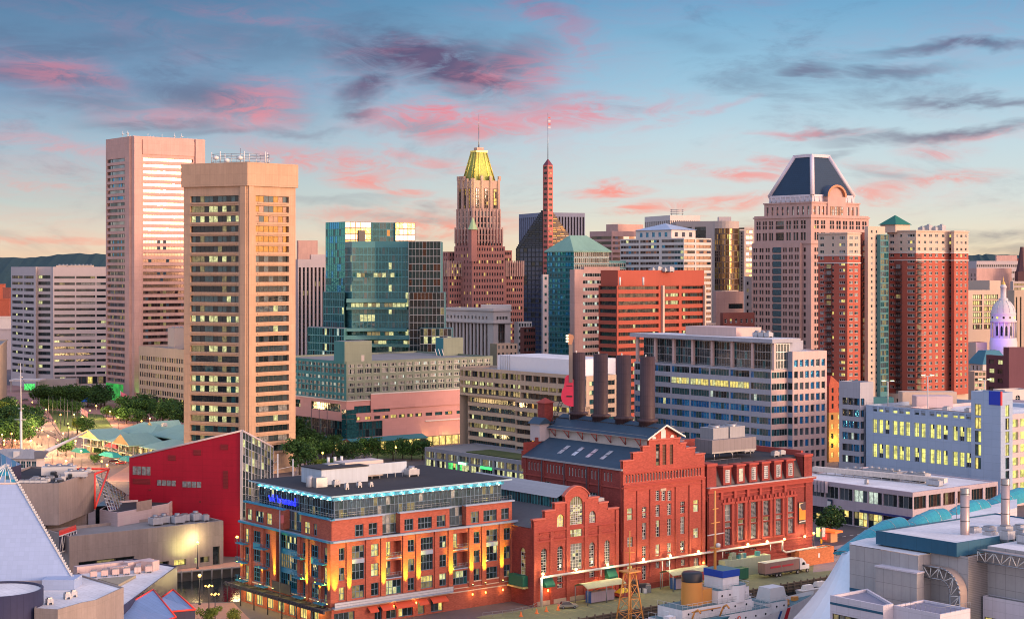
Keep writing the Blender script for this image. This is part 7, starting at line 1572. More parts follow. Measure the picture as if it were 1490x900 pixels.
def vehicle(name,lb,cat,px,py,ang,L,Wd,Hh,col,kind='suv',group=None):
 q=G(px,py);root=empty(name,(*q,0),lb,cat,group);u=dr(ang);v=dr(ang+90);mp=plain('paint %s'%(col,),col,.3,.3)
 def pt(x,y,z):return (q[0]+u[0]*x+v[0]*y,q[1]+u[1]*x+v[1]*y,z)
 prof=[(-L/2,.45),(-L/2,.95),(-L*.46,1.05),(-L*.40,Hh*.62),(L*.22,Hh*.60),(L*.44,.92),(L/2,.80),(L/2,.40)];h=Wd/2;mb=MB()
 for s in (-1,1):f=[pt(x,s*h,z) for x,z in prof];mb.face(f if s>0 else f[::-1],mp)
 for (x0,z0),(x1,z1) in zip(prof,prof[1:]+prof[:1]):mb.face([pt(x0,-h,z0),pt(x1,-h,z1),pt(x1,h,z1),pt(x0,h,z0)],mp)
 mb.build('body',root);mb=MB();c0=[(-L*.41,-h*.95),(L*.22,-h*.95),(L*.22,h*.95),(-L*.41,h*.95)];c1=[(-L*.33,-h*.78),(L*.06,-h*.78),(L*.06,h*.78),(-L*.33,h*.78)]
 z0,z1=Hh*.61,Hh*.97;P0=[pt(x,y,z0) for x,y in c0];P1=[pt(x,y,z1) for x,y in c1]
 for i in range(4):j=(i+1)%4;mb.face([P0[i],P0[j],P1[j],P1[i]],g_dark)
 mb.build('windows',root);mb=MB();mb.face(P1,mp);
 for i in range(4):mb.tube(P0[i],P1[i],.05,mp,4)
 mb.build('roof',root)
 for sx in (-L*.31,L*.31):
  for s in (-1,1):mb=MB();mb.tube(pt(sx,s*(h-.1),.34),pt(sx,s*(h+.04),.34),.34,plain('tyre',(.02,.02,.02),.8),12);w_=mb.build('wheel',root);mb=MB();mb.tube(pt(sx,s*(h+.04),.34),pt(sx,s*(h+.06),.34),.19,f_alu,8);mb.build('rim',w_)
 for s in (-.7,.7):mb=MB();mb.box(pt(L/2-.02,s*h-.15,.62),(u[0]*.05,u[1]*.05,0),(v[0]*.3,v[1]*.3,0),(0,0,.16),emit('headlamp',(1,.95,.8),1.5));mb.build('headlight',root);mb=MB();mb.box(pt(-L/2-.03,s*h-.12,.8),(u[0]*.05,u[1]*.05,0),(v[0]*.25,v[1]*.25,0),(0,0,.2),emit('tail lamp',(1,.03,.02),1.5));mb.build('tail_light',root)
 return root
vehicle('parked_car','silver grey sport utility car parked on the quay left of the first shelter','car',826.5,884,12,4.5,1.85,1.65,(.34,.33,.28))
vehicle('parked_car','dark red car parked in the street behind the red building','car',165.5,672.5,200,4.5,1.8,1.45,(.10,.01,.012),group='cars by the pavilion')
vehicle('parked_car','bright red car parked beside the dark one near the pavilion','car',175.5,675,200,4.3,1.8,1.4,(.75,.02,.02),group='cars by the pavilion')
def truck():
 q=fp(69.5,8.2);root=empty('truck',(*fp(77,8.2),0),'long articulated truck with a silver trailer and white cab on the quay','truck');
 def pt(x,y,z):return (*add(add(q,U,x),V,y),z)
 ms=wall('silver trailer with red reflection',(.30,.19,.165),.12,.35,joint=(.6,5),jd=.8,streak=.04);mw=plain('white cab paint',(.7,.7,.7),.3)  # silver sides browned: a reddish reflection is put into the colour
 mb=MB();mb.box(pt(0,-1.3,1.25),tuple(c*13 for c in (*U,0)),tuple(c*2.6 for c in (*V,0)),(0,0,2.75),ms);mb.build('trailer',root)
 mb=MB();mb.box(pt(-.05,-1.33,4.0),tuple(c*13.1 for c in (*U,0)),tuple(c*2.66 for c in (*V,0)),(0,0,.07),wall('white trailer roof',(.6,.62,.5),.1));mb.build('trailer_roof',root)
 mb=MB();mb.box(pt(2,-1.37,2.5),tuple(c*3.8 for c in (*U,0)),tuple(c*.06 for c in (*V,0)),(0,0,.5),plain('red stripe',(.5,.03,.05),.5));mb.box(pt(6.5,-1.37,2.5),tuple(c*4.2 for c in (*U,0)),tuple(c*.06 for c in (*V,0)),(0,0,.45),plain('red stripe',(.5,.03,.05),.5));mb.build('side_stripe',root)
 mb=MB();c0=[pt(13.4,-1.2,1),pt(15.4,-1.2,1),pt(15.4,1.2,1),pt(13.4,1.2,1)];mb.box(c0[0],tuple(c*2.3 for c in (*U,0)),tuple(c*2.4 for c in (*V,0)),(0,0,1.8),mw)
 mb.frustum([add(add(q,U,a),V,b) for a,b in ((13.4,-1.2),(15.7,-1.2),(15.7,1.2),(13.4,1.2))],2.8,[add(add(q,U,a),V,b) for a,b in ((13.4,-1.1),(14.4,-1.1),(14.4,1.1),(13.4,1.1))],3.9,mw)
 mb.box(pt(15.7,-1.05,.9),tuple(c*1.5 for c in (*U,0)),tuple(c*2.1 for c in (*V,0)),(0,0,1.15),mw);mb.build('cab',root)
 mb=MB();mb.face([pt(15.72,-1.02,2.15),pt(15.72,1.02,2.15),pt(15.3,.98,3.0),pt(15.3,-.98,3.0)],g_dark);mb.face([pt(14.2,-1.22,2.1),pt(15.4,-1.22,2.1),pt(15.1,-1.22,2.8),pt(14.3,-1.22,2.8)],g_dark);mb.build('cab_window',root)
 mb=MB();mb.box(pt(.2,-1.1,.85),tuple(c*15 for c in (*U,0)),tuple(c*2.2 for c in (*V,0)),(0,0,.35),m_dkgl);mb.build('chassis',root)
 for x in (4.4,5.7,12.4,16.2):
  for s in (-1.2,1.2):mb=MB();mb.tube(pt(x,s-.15,.5),pt(x,s+.15,.5),.5,plain('tyre',(.02,.02,.02),.8),14);w_=mb.build('wheel',root);mb=MB();mb.tube(pt(x,s-.17,.5),pt(x,s+.17,.5),.27,f_alu,10);mb.build('rim',w_)
 for s in (-.8,.8):mb=MB();mb.box(pt(17.18,s-.15,1.1),tuple(c*.06 for c in (*U,0)),tuple(c*.3 for c in (*V,0)),(0,0,.2),f_white);mb.build('headlight',root)
truck()
# ================================================================ condominium
m_cb=wall('orange condo brick',(.37,.10,.065),.26,brick=True,streak=.06);m_cblue=wall('bright blue panel',(.03,.26,.42),.06,.5,joint=(1.4,9),jd=.8);m_cled=wall('blue grey cornice',(.26,.33,.44),.08,.6)
def condo():
 C=P(482.5,375);L=ext(C,V,350.5);Rr=ext(C,U,751);Wl,Wr=dist(L,C),dist(C,Rr);d=(-V[0],-V[1]);nn=(-U[0],-U[1])
 B=Bld('condominium','orange brick waterfront condominium with balconies, yellow uplights and a lit glass penthouse',C,m_cb,ymax=905,xr=(340,760))
 def tl(px):X0=(px-CX)/F;return (X0*L[1]-L[0])/(d[0]-X0*d[1])
 def tr(px):X0=(px-CX)/F;return (X0*C[1]-C[0])/(U[0]-X0*U[1])
 fb=plain('blue window frame',(.04,.20,.30),.5);fb2=plain('slate window frame',(.10,.17,.24),.5)
 kw=[(g_dark,7),(g_mid,3),(l_dim,1.2),(l_y2,.35)];kt=[(g_dark,4),(g_teal,3),(g_mid,1),(l_dim,1),(l_y2,.2)];ky=[(l_y,3),(l_y2,1),(l_dim,1)]
 F4,F3,F2=(15.0,17.8),(10.5,13.4),(6.1,9.0);zc=19.2
 # left face -------------------------------------------------
 lw=[]
 for x0,x1 in ((356.5,363),(386,392.5),(440,446.5),(471,477.5)):
  for za,zb in (F4,F3,F2):lw.append((tl(x0),tl(x1),za-.6,zb,((ky if rnd.random()<.3 else kt),fb,.9,2,.12)))
 for x0,x1 in ((368.5,379),(452.5,464)):
  lw+=[(tl(x0),tl(x1),F4[0],F4[1],(kw,fb,1.0,2,.12)),(tl(x0),tl(x1),F3[0],F3[1],(kt,fb,1.0,2,.12)),(tl(x0),tl(x1),F2[0]-.3,F2[1],(kt,fb,1.0,3,.12))]
 r0,r1=tl(399.5),tl(432.5)
 zb0=5.0
 def seg(u0,u1,z0,z1,m=None,off=0,ws=None):
  A0,B0=add(add(L,d,u0),nn,off),add(add(L,d,u1),nn,off);face_free(B,A0,B0,z0,z1,[(a-u0,b-u0,c,e,s) for a,b,c,e,s in (ws if ws is not None else lw) if a>=u0 and b<=u1],m,.35)
 seg(0,r0,zb0,zc);seg(r1,Wl,zb0,zc)
 # glazed recess
 B.face(add(L,d,r0),add(add(L,d,r0),U,1.2),zb0,zc);B.face(add(add(L,d,r1),U,1.2),add(L,d,r1),zb0,zc)
 gw=[(r0+.5,r1-.2,a-.1,b+.3,(k,fb,1.0,2,.12)) for (a,b),k in ((F4,kw+ky),(F3,kt),(F2,kt))];seg(r0,r1,zb0,zc,m_cblue,-1.2,gw)
 # right face -------------------------------------------------
 rw=[];bal=[(560.5,584),(658,680.5)]
 for x0,x1,dbl in ((490.5,501.5,0),(512,530,1),(540,551,0),(593,603,0),(612,630,1),(639.5,649.5,0),(689,698,0),(707.5,724,1),(733,742.5,0)):
  for i,(za,zb) in enumerate((F4,F3,F2)):
   k=kw if rnd.random()<.93 else ky
   if dbl and i<2:rw.append((tr(x0),tr(x1),za-(0 if i==0 else.2),zb+(.1 if i==0 else.6),(k,fb2,1.0,2,.12)))
   else:rw.append((tr(x0),tr(x1),za,zb,(k,fb2,1.0,2,.12)))
 for x0,x1 in bal:rw.append((tr(x0),tr(x1),F2[0]-.3,F2[1]+.1,(kt,fb2,1.1,2,.12)))
 def segr(u0,u1,z0,z1,m=None,off=0,ws=None,rev=.35):
  A0,B0=add(add(C,U,u0),N_,off),add(add(C,U,u1),N_,off);face_free(B,A0,B0,z0,z1,[(a-u0,b-u0,c,e,s) for a,b,c,e,s in (ws if ws is not None else rw) if a>=u0 and b<=u1],m,rev)
 cur=0
 for x0,x1 in bal:
  u0,u1=tr(x0),tr(x1);segr(cur,u0,zb0,zc);segr(u0,u1,zb0,9.6);cur=u1
  for (za,zb) in (F3,F4):
   segr(u0,u1,zb+.15,zb+1.25 if za==F3[0] else zc);ba,bb=add(add(C,U,u0),V,2),add(add(C,U,u1),V,2);z0=za-.75;z1=zb+.15
   face_free(B,ba,bb,z0,z1,[(.5,(u1-u0)*.62,z0+.1,z1-.3,(ky if za==F4[0] else kw+ky,fb2,.9,2,.1))],m_cb,.1);B.face(add(C,U,u0),ba,z0,z1);B.face(bb,add(C,U,u1),z0,z1)
   B.mb.face([(*add(C,U,u0),z0),(*add(C,U,u1),z0),(*bb,z0),(*ba,z0)],m_side);B.mb.face([(*ba,z1),(*bb,z1),(*add(C,U,u1),z1),(*add(C,U,u0),z1)],m_cb)
   mb=MB();a,b=add(add(C,U,u0+.1),N_,.35),add(add(C,U,u1-.1),N_,.35);mb.box((*a,z0-.25),(b[0]-a[0],b[1]-a[1],0),(V[0]*.7,V[1]*.7,0),(0,0,.25),m_cled);rail(mb,a,b,z0,1.15,m_steel,10);rail(mb,a,b,z0,.6,m_steel,1);B.part(mb,'balcony')
  if True:segr(u0,u1,9.6,F3[0]-.75) if F3[0]-.75>9.6 else None
 segr(cur,Wr,zb0,zc)
 # blue spandrels of the double bays
 for x0,x1 in ((512,530),(612,630),(707.5,724)):mb=MB();q=add(add(C,U,tr(x0)),N_,.06);w=tr(x1)-tr(x0);mb.box((*q,13.95),(U[0]*w,U[1]*w,0),(V[0]*.05,V[1]*.05,0),(0,0,1.0),m_cled);B.part(mb,'spandrel_panel')
 for x0,x1 in ((368.5,379),(452.5,464)):mb=MB();q=add(add(L,d,tl(x0)),nn,.06);w=tl(x1)-tl(x0);mb.box((*q,13.45),(d[0]*w,d[1]*w,0),(U[0]*.05,U[1]*.05,0),(0,0,1.5),m_cblue);B.part(mb,'spandrel_panel')
 # pilasters between bays with uplights at their feet
 up=[]
 pil=MB()
 for px in (486,507,535,557,589,608,635,655,685,703.5,729,747):up.append((add(add(C,U,tr(px)),N_,.3),N_,5.6,2.2 if px<500 or px>740 else 1.3))
 for px in (353,365.5,383,401,436,448,467,480):up.append((add(add(L,d,tl(px)),nn,.3),nn,5.6,1.2))
 for q,n_,z,w in up:
  t=U if n_ is N_ else d;o=add(q,t,-w/2);pil=MB();pil.box((*o,zb0),(t[0]*w,t[1]*w,0),(-n_[0]*.29,-n_[1]*.29,0),(0,0,zc-zb0),m_cb);B.part(pil,'pilaster')
 lit_px={0,1,3,4,5,7,8,9,10,11}
 for i,(q,n_,z,w) in enumerate(up):
  if i<12 and i not in lit_px:continue
  if i>=12 and i not in (12,14,15,17,18,19):continue
  mb=MB();p=add(q,n_,.5);mb.box((p[0]-.2,p[1]-.2,z-.3),(.4,0,0),(0,.4,0),(0,0,.3),m_dkgl);lm=B.part(mb,'uplight')
  mb=MB();mb.face([(p[0]-.15,p[1]-.15,z+.01),(p[0]+.15,p[1]-.15,z+.01),(p[0]+.15,p[1]+.15,z+.01),(p[0]-.15,p[1]+.15,z+.01)],emit('yellow uplight',(1,.85,.2),12));mb.build('uplight_lens',lm)
  l=bpy.data.lights.new('uplight_beam','SPOT');lo=bpy.data.objects.new('uplight_beam',l);COL.objects.link(lo);lo.parent=B.root;ww=WL[B.root.name];p2=add(q,n_,1.0);lo.location=(p2[0]-ww[0],p2[1]-ww[1],z+.45);l.energy=45000;l.color=(1,.78,.04);l.spot_size=R(36);l.spot_blend=1;l.shadow_soft_size=.12
  lo.rotation_euler=(-Vector((-n_[0]*.09,-n_[1]*.09,1))).to_track_quat('Z','Y').to_euler()
  # small balconies of the left face
 for x0,x1 in ((349.8,362.5),(378.5,391.5),(433,446),(464,477.5)):
  for za,zb in (F4,F3,F2):
   mb=MB();a,b=add(add(L,d,max(.02,tl(x0))),nn,.31),add(add(L,d,tl(x1)),nn,.31);a2,b2=add(a,nn,1.3),add(b,nn,1.3);z=za-.7
   mb.prism([a2,b2,b,a],z-.2,z,m_cblue,bottom=True);rail(mb,a2,b2,z,1.1,fb,6);rail(mb,a,a2,z,1.1,fb,2);rail(mb,b2,b,z,1.1,fb,2);B.part(mb,'balcony')
   # cornice over the fourth floor
 mb=MB();e=[add(add(L,nn,.8),V,.2),add(add(C,nn,.8),N_,.8),add(add(Rr,N_,.8),U,.8),add(Rr,V,.1),add(C,V,.2),L]
 mb.face([(*p,zc+.35) for p in (add(L,nn,.8),add(add(C,nn,.8),N_,.8),add(add(Rr,N_,.8),U,.8),add(Rr,U,.01),C,L)],m_cled)
 for A0,dd,ln,n_ in ((L,d,Wl,nn),(C,U,Wr,N_)):o=add(add(A0,n_,.8),dd,-.8 if dd is U else 0);mb.box((*o,zc-.1),(dd[0]*(ln+.8),dd[1]*(ln+.8),0),(-n_[0]*.79,-n_[1]*.79,0),(0,0,.44),m_cblue if dd is d else m_cled)
 B.part(mb,'cornice');B.face(Rr,add(Rr,V,Wl),0,zc,(),m_cb);B.face(add(Rr,V,Wl),L,0,zc,(),m_cb);Bk=add(Rr,V,Wl);B.rf.face([(*L,zc+.01),(*C,zc+.01),(*Rr,zc+.01),(*Bk,zc+.01)],r_grey)
 # fifth floor blocks
 z5=24.1;kk=kw
 def blk(P0,dd,inn,u0,u1,dep,wins,zt=z5):
  n_=(dd[1],-dd[0]);q=[add(P0,dd,u0),add(P0,dd,u1)];q=[add(q[0],n_,-.15),add(q[1],n_,-.15)];bk=[add(q[1],n_,-dep),add(q[0],n_,-dep)]
  face_free(B,q[0],q[1],zc+.36,zt,wins,None,.35);B.face(q[1],bk[0],zc+.36,zt);B.face(bk[1],q[0],zc+.36,zt);B.rf.face([(*p,zt-.02) for p in q+bk],r_grey)
  mb=MB();mb.box((*add(add(q[0],n_,.5),dd,-.5),zt),(dd[0]*(u1-u0+1),dd[1]*(u1-u0+1),0),(-n_[0]*.9,-n_[1]*.9,0),(0,0,.35),m_cblue if dd is d else m_cled);a,b=add(q[0],n_,-.1),add(q[1],n_,-.1);rail(mb,a,b,zt+.3,1.1,m_steel,int((u1-u0)/1.2));rail(mb,a,b,zt+.3,.6,m_steel,1);B.part(mb,'terrace_railing')
 def w5(pxs,T,u0):return [(T(a)-u0,T(b)-u0,19.9,22.6,(ky if k else kk,fb2,.95,2,.12)) for a,b,k in pxs]
 blk(L,d,U,tl(357),tl(411),6,w5(((358.5,366.5,0),(370.5,382.5,0),(386.5,394.5,1)),tl,tl(357)))
 blk(L,d,U,tl(437.5),Wl,6,w5(((441.5,450,1),(455,467.5,0),(473,481,0)),tl,tl(437.5)))
 blk(C,U,V,0,tr(557),6,w5(((487.5,500.5,0),(508.5,529.5,0),(537,549.5,0)),tr,0))
 blk(C,U,V,tr(583),tr(654.5),6,w5(((589,602,0),(609,629,0),(636,649,0)),tr,tr(583)))
 blk(C,U,V,tr(679),tr(745.5),6,w5(((685.5,697.5,0),(704,723.5,0),(730,741,0)),tr,tr(679)))
 # glass penthouse
 ins=4.0;q=[add(add(L,d,tl(376)-0),U,ins),None,None,None];c=add(add(C,U,1.9),V,1.9);q1=c;q0=add(c,V,Wl-7.5);q2=add(c,U,Wr-5);q3=add(q0,U,Wr-5);zt=28.2;kp=[(g_dark,4),(g_semi,3),(g_teal,2),(l_dim,1),(l_y2,.3)];kpr=[(g_semi,3),(g_mid,3),(g_blind,2),(l_dim,2)]
 for A0,B0,k in ((q0,q1,kp),(q1,q2,kpr)):
  w=dist(A0,B0);B.face(A0,B0,zc+.3,zt,[(zc+.4,23.9,[(.05,w-.05)],(k,fb2,1.15,2,.1)),(24.1,zt-.1,[(.05,w-.05)],(k,fb2,1.15,2,.1))],m_cled,.02)
 B.face(q2,q3,zc,zt,(),m_cled);B.face(q3,q0,zc,zt,(),m_cled)
 mb=MB();o=inset([q0,q1,q2,q3],-1.9);mb.prism(inset([q0,q1,q2,q3],-.5),zt,zt+1.0,m_cblue,r_black,bottom=True)
 mb.prism(o,zt+1.01,zt+1.35,wall('pale blue fascia',(.30,.46,.55),.06,.5),r_black,bottom=True);B.part(mb,'roof_slab');zr=zt+1.36
 # row of small lit sconces under the eaves, each with its fin
 esc=emit('cool eave lamp',(.80,1,.88),9)
 for A0,B0,n_,cnt in ((q0,q1,nn,12),(q1,q2,N_,17)):
  for k in range(cnt):
   p=lerp(A0,B0,(k+.5)/cnt);p=add(p,n_,.9);mb=MB();mb.box((p[0]-.15,p[1]-.15,zt-.25),(.3,0,0),(0,.3,0),(0,0,.25),m_dkgl)
   dd=((B0[0]-A0[0])/dist(A0,B0),(B0[1]-A0[1])/dist(A0,B0));e=add(p,n_,1.1);mb.face([(*e,zr-.35),(*add(e,dd,1.5),zr-.2),(*add(add(e,dd,1.5),n_,.9),zr-.25)],f_white);sc=B.part(mb,'eave_lamp')
   mb=MB();mb.lathe((p[0],p[1],zt+.06),[(0,-.1),(.16,0),(0,.14)],esc,6);mb.build('bulb',sc)
   l=bpy.data.lights.new('eave_light','POINT');lo=bpy.data.objects.new('eave_light',l);COL.objects.link(lo);lo.parent=B.root;ww=WL[B.root.name];lo.location=(p[0]-ww[0],p[1]-ww[1],zt+.42);l.energy=75;l.color=(.75,1,.85) if k%2 else (1,.95,.7);l.shadow_soft_size=.12
   # blue neon script, too small to read
 mb=MB();en=emit('blue neon',(.02,.03,1.0),3.0);r=random.Random(2);w=dist(q0,q1);u0=(393-376)/(487-376.)
 dd=((q1[0]-q0[0])/w,(q1[1]-q0[1])/w);a0=None
 def sp(px):X0=(px-CX)/F;return (X0*q0[1]-q0[0])/(dd[0]-X0*dd[1])
 for x,pts in ((393,[(0,1),(.3,.1),(.45,0),(.5,.6)]),(397.5,[(0,.1),(.25,1.2),(.4,1.2),(.3,.1),(.6,.6),(.9,0)]),(405.5,[(0,1.25),(.15,0),(.5,.1),(.6,.7),(.2,.7)]),(409,[(0,0),(.05,.7),(.5,.75)]),(412.5,[(0,.4),(.25,.8),(.5,.4),(.25,0),(0,.4)]),(416,[(0,0),(0,.7),(.3,.8),(.35,0),(.4,.7),(.7,.8),(.75,0)]),(421,[(0,.4),(.25,.8),(.5,.4),(.25,0),(0,.4)]),(424.5,[(0,0),(0,.7),(.45,.8),(.5,0)]),(428.5,[(.5,.1),(.1,.1),(0,.6),(.5,.7),(.55,1.35),(.6,0)])):
  u=sp(x);zz=25.2
  for (a,b),(c_,e_) in zip(pts,pts[1:]):p=add(add(q0,dd,u+a*1.5),nn,.35);s=add(add(q0,dd,u+c_*1.5),nn,.35);mb.tube((*p,zz+b*1.35),(*s,zz+e_*1.35),.10,en,5)
 B.part(mb,'blue_script_sign')
 # roof plant
 def rp(s,t):return lerp(lerp(q1,q2,s),lerp(q0,q3,s),t)
 mlb=wall('pale blue metal',(.42,.50,.58),.08,.5,joint=(1.2,6),jd=.88);a=rp(.27,.60);mb=MB();mb.abox(a[0],a[1],zr,13,9,3.6,mlb,GA);mb.abox(a[0],a[1],zr+3.6,13.4,9.4,.25,r_black,GA);B.part(mb,'lift_house')
 a=rp(.47,.55);mb=MB();mb.abox(a[0],a[1],zr+1.0,20,.4,2.6,mlb,GA)
 for k in range(9):p=add(a,U,-9+2.25*k);mb.tube((*p,zr),(*p,zr+1.1),.1,f_white,4)
 B.part(mb,'screen_wall');a=rp(.44,.66);mb=MB();mb.abox(a[0],a[1],zr+.5,11,5,3.8,plain('cream plant box',(.52,.45,.42),.6),GA);mb.abox(a[0]-6,a[1]-4,zr+.5,4,3,3.5,m_steel,GA);B.part(mb,'plant_box')
 a=rp(.10,.42);mb=MB();mb.abox(a[0],a[1],zr,3,2.4,2.2,f_alu,GA);mb.lathe((a[0]-2.2,a[1],zr),[(.9,0),(.9,2),(.6,2.6),(0,2.6)],f_alu,12);B.part(mb,'fan_unit')
 for s,t,w_,d_,h in ((.17,.36,1.6,1.3,.9),(.70,.52,3.2,2.2,1.3),(.24,.22,1,1,.7),(.15,.18,.8,.8,.8),(.30,.20,.8,.8,.5),(.62,.80,2.5,2,1.5),(.33,.85,2,2,1.2)):unit(B.root,*rp(s,t),zr,w_,d_,h)
 for s in (.32,.36,.40):mb=MB();p=rp(s,.8);mb.tube((*p,zr+3),(*p,zr+5),.35,f_white,8);B.part(mb,'vent_pipe')
 # ground floor: brick base with shopfronts, balcony terrace and awnings
 sh=[(l_shop,2),(l_y,1),(g_dark,3),(g_mid,2),(l_dim,2)]
 sr=[(tr(a),tr(b),.3,3.3,(sh,fb2,1.3,1,.15)) for a,b in ((486,516),(545,556),(562,577),(580,601),(608,618),(627,645))]
 face_free(B,C,Rr,0,zb0,sr,m_cb,.5);sl=[(x,x+3.4,.3,3.6,([(l_shop,4),(l_y,2),(g_dark,1)],fb2,1.2,1,.15)) for x in (2,7,12,17,22,27,32)]
 face_free(B,L,C,0,zb0,sl,m_cb,.5)
 mb=MB();o=add(C,N_,1.3);wt_=tr(655);mb.box((*o,zb0-.5),(U[0]*wt_,U[1]*wt_,0),(-N_[0]*1.29,-N_[1]*1.29,0),(0,0,.35),m_cled);rail(mb,add(o,U,.1),add(o,U,wt_),zb0-.2,1.2,m_steel,40);rail(mb,add(o,U,.1),add(o,U,wt_),zb0-.2,.6,m_steel,1)
 mgz=wall('pale rail glass',(.45,.48,.52),.1,.3);mb.box((*add(o,N_,.03),zb0-.1),(U[0]*wt_,U[1]*wt_,0),(-N_[0]*.02,-N_[1]*.02,0),(0,0,1.0),mgz);B.part(mb,'terrace_balcony')
 mb=MB()
 for za,zb_,x0,x1 in ((4.0,4.25,486,751),(6.05,6.3,680,751),(4.9,5.1,660,751)):q_=add(add(C,U,tr(x0)),N_,.12);w_=tr(x1)-tr(x0);mb.box((*q_,za),(U[0]*w_,U[1]*w_,0),(-N_[0]*.115,-N_[1]*.115,0),(0,0,zb_-za),m_cream)
 for zz in (4.3,5.3):q_=add(L,nn,.12);mb.box((*q_,zz),(d[0]*Wl,d[1]*Wl,0),(U[0]*.115,U[1]*.115,0),(0,0,.25),m_cream)
 B.part(mb,'stone_band')
 for x0,x1 in ((534,547),(552,570),(573,602),(606,620),(625,648)):
  mb=MB();a,b=add(C,U,tr(x0)),add(C,U,tr(x1));a2,b2=add(a,N_,1.4),add(b,N_,1.4);mr=plain('orange red awning',(.62,.09,.04),.7);a,b=add(a,N_,.13),add(b,N_,.13)
  mb.face([(*a2,2.9),(*b2,2.9),(*b,3.8),(*a,3.8)],mr);mb.face([(*a2,2.6),(*b2,2.6),(*b2,2.9),(*a2,2.9)],mr);B.part(mb,'awning')
 for px in (570,603,685,704,729,747):
  q_=add(add(C,U,tr(px)),N_,.45);mb=MB();mb.box((*q_,3.0),(.3,0,0),(0,.3,0),(0,0,.4),emit('orange light',(1,.45,.08),6));B.part(mb,'wall_lamp');l=bpy.data.lights.new('porch_light','POINT');lo=bpy.data.objects.new('porch_light',l);COL.objects.link(lo);lo.parent=B.root;ww=WL[B.root.name];q2_=add(q_,N_,.5);lo.location=(q2_[0]-ww[0],q2_[1]-ww[1],3.2);l.energy=120;l.color=(1,.5,.12);l.shadow_soft_size=.2
  # black pergola round the left side
 mb=MB();p0=add(add(L,nn,.4),V,2);zz=4.0;wpl=Wl+4
 mb.box((*add(p0,nn,3.0),zz),(d[0]*wpl,d[1]*wpl,0),(U[0]*.4,U[1]*.4,0),(0,0,.8),m_dkgl);mb.box((*p0,zz),(d[0]*(wpl-4),d[1]*(wpl-4),0),(U[0]*.3,U[1]*.3,0),(0,0,.6),m_dkgl)
 for k in range(30):q_=add(p0,d,wpl*k/30);mb.box((*q_,zz+.3),(nn[0]*3.2,nn[1]*3.2,0),(d[0]*.25,d[1]*.25,0),(0,0,.3),m_dkgl)
 B.part(mb,'pergola')
 for k in range(7):mb=MB();q_=add(add(p0,nn,2.7),d,1+6.4*k);mb.tube((*q_,0),(*q_,zz),.16,m_dkgl,6);B.part(mb,'pergola_post')
 for k in range(7):
  l=bpy.data.lights.new('arcade_light','POINT');lo=bpy.data.objects.new('arcade_light',l);COL.objects.link(lo);lo.parent=B.root;ww=WL[B.root.name];q_=add(add(L,nn,1.5),d,3+5.6*k);lo.location=(q_[0]-ww[0],q_[1]-ww[1],3.3);l.energy=420;l.color=(1,.72,.18);l.shadow_soft_size=.9
 mb=MB();q_=add(add(L,d,r0-.5),nn,.4);mb.box((*q_,5.0),(d[0]*(r1-r0-2),d[1]*(r1-r0-2),0),(U[0]*.2,U[1]*.2,0),(0,0,2.3),m_dkgl);B.part(mb,'dark_sign_board')
 B.done('brick_wall')
 q_=add(add(L,d,tl(416)),nn,1.6);root=empty('flagpole',(*q_,5.2),'slim flagpole with a limp flag against the blue glazed bay of the condominium','flagpole');mb=MB();mb.tube((*q_,3.9),(*q_,24.4),.12,f_alu,6);mb.build('pole',root);mb=MB();mb.box((*q_,21.4),(.9,.2,0),(-.1,.3,0),(0,0,1.8),plain('flag faded red',(.5,.12,.12),.8));mb.build('flag',root)
condo()
